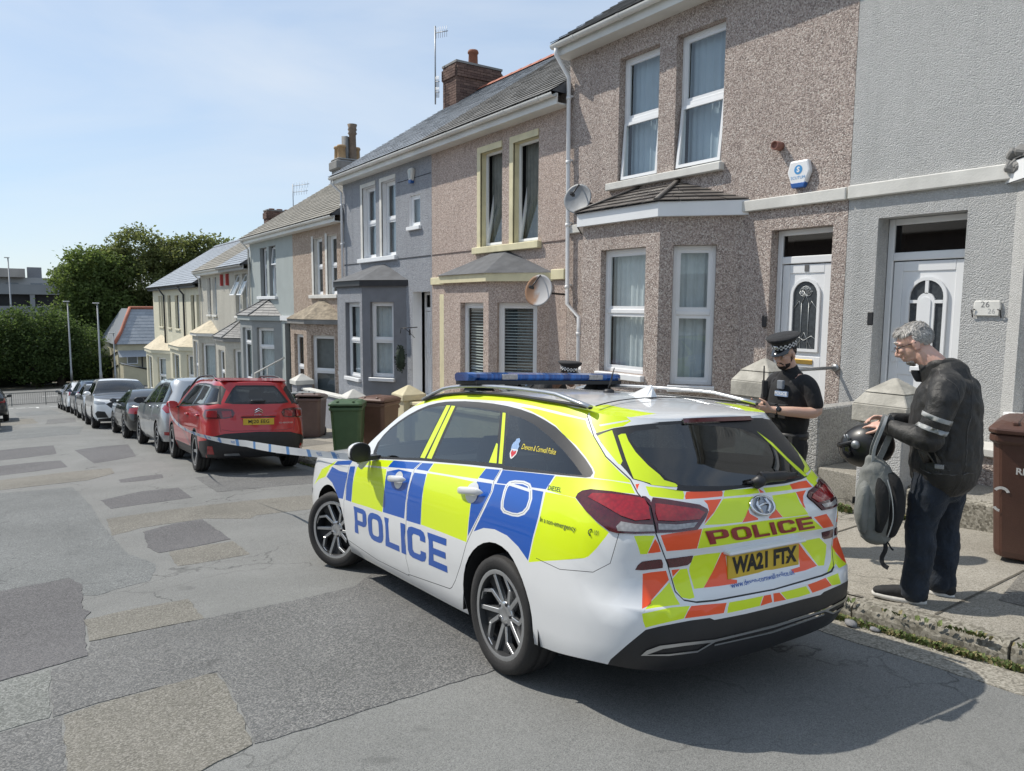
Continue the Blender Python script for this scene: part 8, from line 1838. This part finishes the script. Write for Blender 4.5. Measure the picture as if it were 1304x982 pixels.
# jeans, shoes
b=MB(); limb(b,[(-.10,0,.98),(-.105,0,.90),(-.10,0,.80)],[(.20,.165),(.205,.175),(.17,.15)],18,4,up=(1,0,0))
limb(b,[(-.075,.095,.90),(-.045,.115,.70),(-.015,.12,.52),(-.02,.125,.32),(.0,.125,.16),(.0,.125,.085)],[(.125,.13),(.11,.115),(.088,.092),(.083,.088),(.078,.082),(.082,.088)],16); limb(b,[(-.105,-.10,.90),(-.11,-.115,.70),(-.105,-.12,.52),(-.12,-.13,.32),(-.115,-.13,.16),(-.11,-.13,.09)],[(.125,.13),(.108,.112),(.086,.09),(.08,.084),(.076,.08),(.08,.085)],16)
jn=blob('jeans',b,JEAN,man,.010,4); d2=jn.modifiers.new('d','DISPLACE'); d2.texture=dt; d2.strength=.022; d2.texture_coords='LOCAL'
shoe(man,(.02,.125,.0),R(6),SHOE,SOLE); shoe(man,(-.10,-.13,.0),R(-10),SHOE,SOLE)
# helmet: thing of its own, held in the hands
hm=empty('motorcycle_helmet',man.matrix_basis@Vector((.33,.045,1.0))); tag(hm,'black full face motorcycle helmet held by the man in leather','helmet'); hm.rotation_euler=(0,0,man.rotation_euler[2])
bpy.context.view_layer.update(); hm.scale=(1.1,1.1,1.1); hm.location=man.matrix_world@Vector((.345,.045,.975))
HB=mat('helmet_black',(.014,.014,.015),.38,.2,14,coat=.15)
b=MB(); Mh=Matrix.Rotation(R(22),4,'Y'); rs=[]
for i in range(17):
    t=math.pi*(.02+.80*i/16); rr_=math.sin(t); rs.append([Mh@Vector((.152*rr_*math.cos(a)+.012*max(0,math.cos(a))*rr_,.122*rr_*math.sin(a),.135*math.cos(t))) for a in [2*math.pi*k/28 for k in range(28)]])
b.rings(rs,0,True); sh_=b.build('shell',HB,hm)
b=MB(); rs=[[Mh@Vector((.158*math.sin(t)*math.cos(a)+.014*math.sin(t),.126*math.sin(t)*math.sin(a),.135*math.cos(t))) for a in [R(-68)+R(136)*k/16 for k in range(17)]] for t in [R(66)+R(40)*i/6 for i in range(7)]]; b.rings(rs,0,True,False,False); b.build('visor',GLOSSB,hm)
b=MB(); b.rings([[Mh@Vector(((.158+q)*math.sin(R(72))*math.cos(a)+.014,(.126+q)*math.sin(R(72))*math.sin(a),.048+w)) for a in [R(-78)+R(156)*k/16 for k in range(17)]] for q,w in ((0,-.012),(.006,-.008),(.006,.008),(0,.012))],0,True,False,False); b.build('visor_rim',TRIM,hm)
b=MB(); 
for s in (1,-1): b.lathe([(.026,0),(.024,.01),(0,.012)],Mh@Matrix.Translation((.03,s*.121,.03))@Matrix.Rotation(-s*math.pi/2,4,'X'),14)
b.build('visor_pivot',GALV,hm)
b=MB(); b.rings([[Mh@Vector((.1*k_*math.cos(a),.08*k_*math.sin(a),-.105+o_)) for a in [2*math.pi*j/20 for j in range(20)]] for k_,o_ in ((1.0,0),(.96,.03),(.6,.08))],0,True); b.build('lining',INT,hm)
b=MB(); 
for a0 in (.5,.9): b.tube([Mh@Vector((.10*math.cos(a0)+.0,.118*math.sin(a0)+.012,.062+.02*j)) for j in range(3)],.006,6)
b.build('vents',GALV,hm)
# backpack: hangs from the forearm on its strap
bp=empty('backpack'); bp.location=man.matrix_world@Vector((.215,.25,.36)); bp.rotation_euler=(0,0,man.rotation_euler[2]+R(12)); bp.scale=(.9,.9,.98); tag(bp,'grey and black backpack hanging from the man\'s left arm','backpack')
BPG=cloth('pack_grey',(.19,.195,.185),.5,14,.8,.15,.02); BPD=cloth('pack_black',(.012,.012,.013),.4,16,.85,.2,.02)
b=MB(); limb(b,[(.005,0,.08),(.0,0,.2),(.005,0,.36),(.03,0,.50),(.055,0,.575)],[(.07,.11),(.085,.15),(.085,.15),(.07,.105),(.035,.045)],18,5,up=(1,0,0)); bk=blob('pack_body',b,BPG,bp,.010,5); d3=bk.modifiers.new('d','DISPLACE'); d3.texture=dt; d3.strength=.018; d3.texture_coords='LOCAL'
b=MB(); limb(b,[(.085,.02,.12),(.10,.03,.23),(.09,.03,.36),(.075,.02,.44)],[(.06,.04),(.085,.055),(.08,.05),(.04,.03)],14,4,up=(1,0,0)); blob('front_pocket',b,BPG,bk,.009,5)
b=MB(); limb(b,[(-.085,.0,.12),(-.115,.01,.26),(-.10,0,.42),(-.04,0,.50)],[(.075,.05),(.09,.06),(.08,.05),(.05,.03)],14,4,up=(1,0,0)); blob('back_panel',b,BPD,bk,.009,4)
b=MB(); limb(b,[(-.015,.075,.13),(-.03,.088,.25),(-.02,.085,.38),(.005,.06,.47)],[(.02,.028),(.022,.045),(.022,.045),(.012,.02)],12,4,up=(1,0,0)); blob('side_opening',b,BPD,bk,.007,3)
def strap(pts,w,m,name,par=bp,side=(0,1,0),th=.004):
    P=cr(pts,6); b=MB(); sd=Vector(side); rs=[]
    for i,p in enumerate(P):
        d=(P[min(i+1,len(P)-1)]-P[max(i-1,0)]).normalized(); s=(sd-d*sd.dot(d)).normalized(); n=d.cross(s); rs.append([p+s*w+n*th,p-s*w+n*th,p-s*w-n*th,p+s*w-n*th])
    b.rings(rs,0,False); return b.build(name,m,par)
strap([(.055,-.01,.56),(.05,.02,.66),(.005,.02,.80),(-.02,-.02,.87),(-.06,-.05,.80),(-.02,-.03,.66),(.02,-.02,.56)],.020,GREYW,'carry_strap',side=(1,.2,0))
strap([(.05,.03,.56),(.042,.045,.66),(-.002,.04,.80),(-.02,.0,.865)],.010,REFL,'strap_edge',side=(1,.2,0))
strap([(-.05,.09,.47),(-.085,.11,.36),(-.10,.115,.22),(-.075,.10,.10)],.012,REFL,'binding',th=.003); strap([(.13,.02,.30),(.135,.02,.2),(.09,.03,.09),(.0,.05,.05)],.006,mat('pale_piping',(.3,.3,.3),.6),'binding',th=.004)
strap([(-.055,.03,.06),(-.065,.04,-.0),(-.045,.04,-.06),(-.055,.05,-.10),(-.09,.05,-.12)],.014,BPD,'hanging_strap',side=(1,.3,0)); strap([(-.06,.03,.07),(-.10,.03,.01),(-.115,.03,.0)],.012,BPD,'hanging_strap')
b=MB(); b.obox(Matrix.Translation((.158,.035,.30))@Euler((0,R(-8),R(70))).to_matrix().to_4x4(),.035,.006,.045); b.build('logo_patch',BPD,bk)
b=MB(); b.lathe([(.012,0),(.018,.004),(.018,.008),(.012,.012)],Matrix.Translation((.05,.03,.565))@Matrix.Rotation(R(80),4,'X'),12); b.build('ring_clip',TRIM,bp)
# ---------------------------------------------------------------- standing officer
ox,oy=5.22,3.66
of=empty('person',(ox,oy,PV(ox,oy))); tag(of,'bearded police officer in a peaked cap and black vest looking at a phone','person'); of.rotation_euler=(0,0,math.atan2(.10,-.99)-R(6))
b=MB(); hc=(.05,0,1.625); HM=head(b,hc,None,.98,R(16),R(14))
limb(b,[(-.03,0,1.42),(-.015,0,1.49),(.02,0,1.56)],[.068,.060,.060],14)
limb(b,[(-.04,.175,1.365),(-.055,.255,1.19),(.13,.19,1.185),(.245,.10,1.195)],[.042,.048,.041,.027],14); limb(b,[(-.04,-.175,1.365),(.0,-.255,1.17),(.16,-.17,1.17),(.26,-.06,1.185)],[.042,.048,.04,.027],14)
hand(b,(.25,.095,1.195),(.88,-.45,.03),(-.15,-.6,.35),(.5,.55,.6,.65),.04,-1,.5); hand(b,(.265,-.06,1.185),(.93,.35,.05),(-.1,.6,.3),(.55,.6,.65,.7),.04,1,.5)
limb(b,[(-.02,0,.95),(-.02,0,1.2),(-.03,0,1.40)],[(.14,.10),(.14,.10),(.15,.09)],up=(1,0,0))
for s in (1,-1): limb(b,[(-.02,s*.09,.92),(.0,s*.1,.5),(-.02,s*.1,.1)],[.075,.055,.04])
ob_=blob('body',b,SK2,of,.0055,4,.45); eb=eyes(HM,of); eb.build('eyebrows',HDARK,of,smooth=True)
def beard(M,par,m):
    b=MB(); I=M.inverted()
    _ell(b,M,(.018,0,-.03),(.0765,.0665,.0845),(0,0,0)); _ell(b,M,(.045,0,-.088),(.041,.043,.033),(0,0,0)); _ell(b,M,(.03,0,-.075),(.056,.059,.038),(0,0,0))
    vv=[I@Vector(v) for v in b.v]; b.f=[f for f in b.f if all((p.z<-.052 and not(p.x>.078 and p.z>-.076)) or (abs(p.y)>.05 and p.x<.035 and p.z<.012 and p.x>-.012) for p in (vv[i] for i in f))]
    b.m=[0]*len(b.f); b.sm=[True]*len(b.f)
    for s in (1,-1): limb(b,[M@Vector(p) for p in ((.097,0,-.047),(.092,s*.016,-.05),(.08,s*.03,-.066))],[.005,.005,.004],6,3)
    b.build('beard',m,par)
beard(HM,of,mat('beard_dark',(.022,.016,.013),.85,.3,80))
hairshell(HM,lambda d,r:d.z<.35 and d.z>-.55 and d.x<.1,700,.012,HDARK,of,6,.0025,.25)
b=MB(); limb(b,[(-.02,0,.95),(-.02,0,1.1),(-.025,0,1.28),(-.03,0,1.40),(-.025,0,1.455)],[(.165,.115),(.17,.125),(.19,.13),(.19,.11),(.09,.075)],20,5,up=(1,0,0))
limb(b,[(-.03,.14,1.405),(-.035,.195,1.37),(-.055,.245,1.245)],[.07,.069,.061],16); limb(b,[(-.03,-.14,1.405),(-.03,-.195,1.37),(-.015,-.245,1.245)],[.07,.069,.061],16)
limb(b,[(-.025,0,1.43),(-.01,0,1.50)],[.075,.068],14); sh1=blob('shirt',b,BLKCL,of,.009,4)
b=MB(); limb(b,[(-.015,0,1.06),(-.01,0,1.18),(-.015,0,1.32),(-.025,0,1.40)],[(.18,.145),(.188,.155),(.18,.15),(.12,.115)],20,5,up=(1,0,0)); vs=blob('vest',b,VESTM,of,.009,4)
def box_on(name,c,s,par,m,rz=0,bev=.006):
    b=MB(); b.obox(Matrix.Translation(c)@Matrix.Rotation(rz,4,'Z'),*s); return b.build(name,m,par,bevel=bev,segs=2)
for y,z,w,h in ((.085,1.17,.075,.11),(-.0,1.16,.075,.10),(-.09,1.17,.07,.12)): box_on('pouch',(.135-abs(y)*.25,y,z),(.045,w,h),vs,VESTM,y*1.5)
for y in (.085,0,-.09): box_on('pouch_flap',(.142-abs(y)*.25,y,1.215),(.045,.08,.03),vs,BLKCL,y*1.5)
rad=box_on('radio',(.12,-.135,1.33),(.04,.055,.14),vs,TRIM,-.5); b=MB(); b.tube([(.12,-.15,1.40),(.118,-.155,1.52)],.006,6); b.build('radio_aerial',TRIM,rad)
box_on('body_camera',(.128,.055,1.385),(.03,.055,.07),vs,mat('camera_grey',(.20,.22,.25),.4),.15,.006)
pt=MB(); PN=Vector((.96,.22,.12)).normalized(); PU=Vector((0,0,1)); PR=Vector((.22,-.97,0)).normalized()*-1
pc0=Vector((.143,.075,1.315)); 
def pp(a,c_,o=0): return pc0+PR*a+PU*c_+PN*o
pt.hexa([pp(-.055,-.021,.0),pp(.055,-.021,.0),pp(.055,-.021,-.02),pp(-.055,-.021,-.02),pp(-.055,.021,.0),pp(.055,.021,.0),pp(.055,.021,-.02),pp(-.055,.021,-.02)]); pb_=pt.build('name_badge',mat('badge_blue_white',(.32,.42,.6),.5,.1,40),vs)
text_on('lettering','POLICE',.034,lambda a,c_:pp(a,c_,.0015),mat('badge_text',(.75,.77,.8),.5),pb_,.0012)
b=MB(); rs=[[(-.02+(.128+o_)*math.cos(a)*1.0,(.168+o_)*math.sin(a),z) for a in [2*math.pi*k/28 for k in range(28)]] for z,o_ in ((.945,0),(.945,.012),(.995,.012),(.995,0))]; b.rings(rs,0,True,True,False); bl_=b.build('belt',TRIM,of); box_on('buckle',(.125,.0,.97),(.012,.055,.05),bl_,mat('buckle_grey',(.2,.2,.2),.3,metal=.7))
for y in (.12,-.13): box_on('belt_pouch',(.06,y*1.25,.93),(.07,.05,.11),bl_,VESTM)
b=MB(); limb(b,[(-.02,0,1.0),(-.025,0,.90),(-.02,0,.82)],[(.165,.12),(.17,.13),(.15,.12)],18,4,up=(1,0,0))
for s,x0 in ((1,.0),(-1,.03)): limb(b,[(-.015,s*.088,.90),(x0,s*.10,.70),(x0+.01,s*.105,.50),(x0-.01,s*.11,.28),(x0,s*.11,.09)],[(.10,.105),(.092,.095),(.075,.08),(.072,.076),(.07,.076)],16)
tr=blob('trousers',b,BLKCL,of,.010,4); d4=tr.modifiers.new('d','DISPLACE'); d4.texture=dt; d4.strength=.015; d4.texture_coords='LOCAL'
shoe(of,(.0,.11,0),R(12),BOOT,TRIM,tall=.05,name='boot'); shoe(of,(.03,-.11,0),R(-10),BOOT,TRIM,tall=.05,name='boot')
b=MB(); c=Vector((.215,.12,1.193)); d=Vector((.88,-.45,.03)).normalized(); u=d.orthogonal().normalized(); s=d.cross(u); b.rings([[c+d*o_+u*.031*k_*math.cos(2*math.pi*j/18)+s*.034*k_*math.sin(2*math.pi*j/18) for j in range(18)] for o_,k_ in ((-.012,.9),(-.012,1.04),(.012,1.04),(.012,.9))],0,True,True,False); wt=b.build('watch',TRIM,of); b=MB(); b.lathe([(.021,0),(.021,.009),(.018,.011),(0,.011)],Matrix.Translation(c+Vector((.012,.031,.01)))@Vector((.45,.88,.25)).to_track_quat('Z','Y').to_matrix().to_4x4(),16); b.build('watch_face',GLOSSB,wt)
def cap(par,M,sc=1.0):
    """peaked cap with a chequered band; M head matrix"""
    M=M@Matrix.Translation((-.008,0,.072))@Matrix.Rotation(R(4),4,'Y')
    T=lambda x,y,z:M@Vector((x*sc,y*sc,z*sc))
    ringp=lambda rx,ry,z,k=32,tz=0:[T(rx*math.cos(2*math.pi*i/k),ry*math.sin(2*math.pi*i/k),z+tz*math.cos(2*math.pi*i/k)) for i in range(k)]
    b=MB(); b.rings([ringp(.112,.092,.040),ringp(.140,.118,.062,tz=.006),ringp(.150,.128,.078,tz=.010),ringp(.143,.121,.086,tz=.012),ringp(.09,.078,.092,tz=.010),ringp(.01,.01,.094)],0,True); cp_=b.build('cap',BLKCL,par)
    b=MB(); b.rings([ringp(.108,.088,-.012),ringp(.110,.090,.0),ringp(.1115,.0915,.041)],0,True,True,False); b.build('cap_band',BLKCL,cp_)
    W_=mat('check_white',(.68,.69,.7),.6,.05,20); n=36
    for row in range(3):
        b=MB()
        for i in range(n):
            if (i+row)%2: continue
            a0,a1=2*math.pi*i/n,2*math.pi*(i+1)/n; z0,z1=-.002+row*.0125,-.002+(row+1)*.0125; q=.1125; r=.0925
            b.add([T(q*math.cos(a0),r*math.sin(a0),z0),T(q*math.cos(a1),r*math.sin(a1),z0),T(q*math.cos(a1),r*math.sin(a1),z1),T(q*math.cos(a0),r*math.sin(a0),z1)],[[0,1,2,3]])
        b.build('chequered_band',W_,cp_)['kind']='stuff'
    b=MB(); rs=[]
    for q,dz in ((.109,-.006),(.135,-.018),(.158,-.036),(.160,-.040),(.135,-.023),(.109,-.012)): rs.append([T(q*math.cos(a)*(1 if q<.12 else 1.0),.090*math.sin(a)*(1 if q<.12 else .97),dz-.012*(math.sin(a)**2)*(q>.12)*-1*0) for a in [R(-62)+R(124)*k/14 for k in range(15)]])
    b.rings(rs,0,True,False,False); b.build('peak',mat('patent_black',(.01,.01,.011),.12,coat=1),cp_)
    b=MB(); b.lathe([(.018,0),(.02,.004),(.012,.008),(0,.009)],M@Matrix.Translation((.113*sc,0,.022*sc))@Matrix.Rotation(math.pi/2,4,'Y'),12); b.build('cap_badge',CHROME,cp_)
cap(of,HM)
bpy.context.view_layer.update()
ph=empty('phone',of.matrix_world@Vector((.375,.0,1.235))); ph.rotation_euler=(R(0),R(-35),of.rotation_euler[2]); tag(ph,'dark smartphone held by the bearded officer in both hands','phone')
b=MB(); b.box(-.075,.075,-.037,.037,-.004,.004); b.build('case',TRIM,ph,bevel=.003); b=MB(); b.box(-.07,.07,-.034,.034,.004,.0046); b.build('screen',GLOSSB,ph)
# ---------------------------------------------------------------- officer bending behind the car
bx,by=5.15,7.05
o3=empty('person',(bx,by,PV(bx,by))); tag(o3,'police officer in a cap bending down behind the police car roof','person'); o3.rotation_euler=(0,0,R(-62)); o3.scale=(1.045,1.045,1.08)
b=MB(); HM=head(b,(.42,0,1.375),None,.98,R(4),R(-25)); limb(b,[(.24,0,1.29),(.31,0,1.33),(.38,0,1.35)],[.07,.06,.06],14)
limb(b,[(.21,.20,1.24),(.28,.26,.98),(.42,.2,.80)],[.05,.045,.03],12); limb(b,[(.21,-.20,1.24),(.28,-.26,.98),(.42,-.2,.80)],[.05,.045,.03],12); hand(b,(.42,.2,.80),(.6,-.2,-.75),(-.6,-.3,-.4),side=-1); hand(b,(.42,-.2,.80),(.6,.2,-.75),(-.6,.3,-.4),side=1)
limb(b,[(-.06,0,.92),(.05,0,1.08),(.2,0,1.26)],[(.13,.09),(.13,.1),(.14,.09)],up=(1,0,0))
for s in (1,-1): limb(b,[(-.06,s*.09,.9),(-.02,s*.1,.5),(-.04,s*.1,.1)],[.075,.055,.04])
blob('body',b,SK3,o3,.007,4,.45); hairshell(HM,lambda d,r:d.z<.3 and d.z>-.5 and d.x<.1,400,.01,HDARK,o3,6,.0025,.25); eyes(HM,o3).build('eyebrows',HDARK,o3,smooth=True)
b=MB(); limb(b,[(-.07,0,.94),(.03,0,1.06),(.13,0,1.20),(.22,0,1.29)],[(.17,.12),(.18,.14),(.19,.13),(.10,.08)],18,5,up=(-.7,0,.7))
for s in (1,-1): limb(b,[(.2,s*.14,1.26),(.215,s*.21,1.22),(.25,s*.255,1.06)],[.075,.078,.066],14)
s3=blob('shirt',b,BLKCL,o3,.010,4)
b=MB(); limb(b,[(.0,0,1.03),(.08,0,1.14),(.16,0,1.245)],[(.185,.155),(.19,.16),(.16,.13)],18,5,up=(-.7,0,.7)); v3=blob('vest',b,VESTM,o3,.010,4)
Mx=Matrix.Translation((-.03,.0,1.285))@Matrix.Rotation(R(-48),4,'Y'); b=MB(); b.obox(Mx,.085,.26,.008); lp=b.build('back_panel',mat('badge_blue_white',(.32,.42,.6),.5),v3)
text_on('lettering','POLICE',.072,lambda a,c_:Mx@Vector((c_,-a,.0055)),mat('badge_text',(.75,.77,.8),.5),lp,.002)
b=MB(); limb(b,[(-.06,0,.98),(-.075,0,.88)],[(.16,.12),(.16,.13)],16,4,up=(1,0,0))
for s in (1,-1): limb(b,[(-.06,s*.088,.88),(-.02,s*.10,.5),(-.04,s*.11,.09)],[(.10,.105),(.075,.08),(.07,.076)],14)
blob('trousers',b,BLKCL,o3,.010,4); shoe(o3,(-.03,.11,0),R(8),BOOT,TRIM,tall=.05,name='boot'); shoe(o3,(-.03,-.11,0),R(-8),BOOT,TRIM,tall=.05,name='boot')
cap(o3,HM)
# ================================================================ pieces that can be picked apart become objects of their own
def split_loose(o):
    me=o.data; n=len(me.vertices); root=list(range(n)); seen={}
    def fd(i):
        while root[i]!=i: root[i]=root[root[i]]; i=root[i]
        return i
    for v in me.vertices:
        k=tuple(round(c,4) for c in v.co)
        if k in seen: root[fd(v.index)]=fd(seen[k])
        else: seen[k]=v.index
    for p in me.polygons:
        for i in p.vertices[1:]: root[fd(i)]=fd(p.vertices[0])
    g={}
    for p in me.polygons: g.setdefault(fd(p.vertices[0]),[]).append(p)
    if len(g)<2: return
    for ps in g.values():
        mp={};V=[];F=[]
        for p in ps:
            t=[]
            for i in p.vertices:
                if i not in mp: mp[i]=len(V); V.append(tuple(me.vertices[i].co))
                t.append(mp[i])
            F.append(t)
        m2=bpy.data.meshes.new(o.name); m2.from_pydata(V,[],F)
        for m in me.materials: m2.materials.append(m)
        m2.polygons.foreach_set('material_index',[p.material_index for p in ps]); m2.polygons.foreach_set('use_smooth',[p.use_smooth for p in ps]); m2.update()
        c=o.copy(); c.data=m2; COL.objects.link(c)
    bpy.data.objects.remove(o)
SPLIT={'string_course','drip_line','bay_hip','bracket','vent_tube','bay_front_render','plate_screws','wheel_nuts','vents','visor_pivot','hip_tiles','window_surround','mounting_foot','telephone_mark','recycling_mark','badge_letter','eyes','irises','eyebrows','lead_came','rear_wiper','badge','gutter','knot'}
for o in list(bpy.data.objects):
    if o.type=='MESH' and o.name.split('.')[0] in SPLIT and not o.children: split_loose(o)
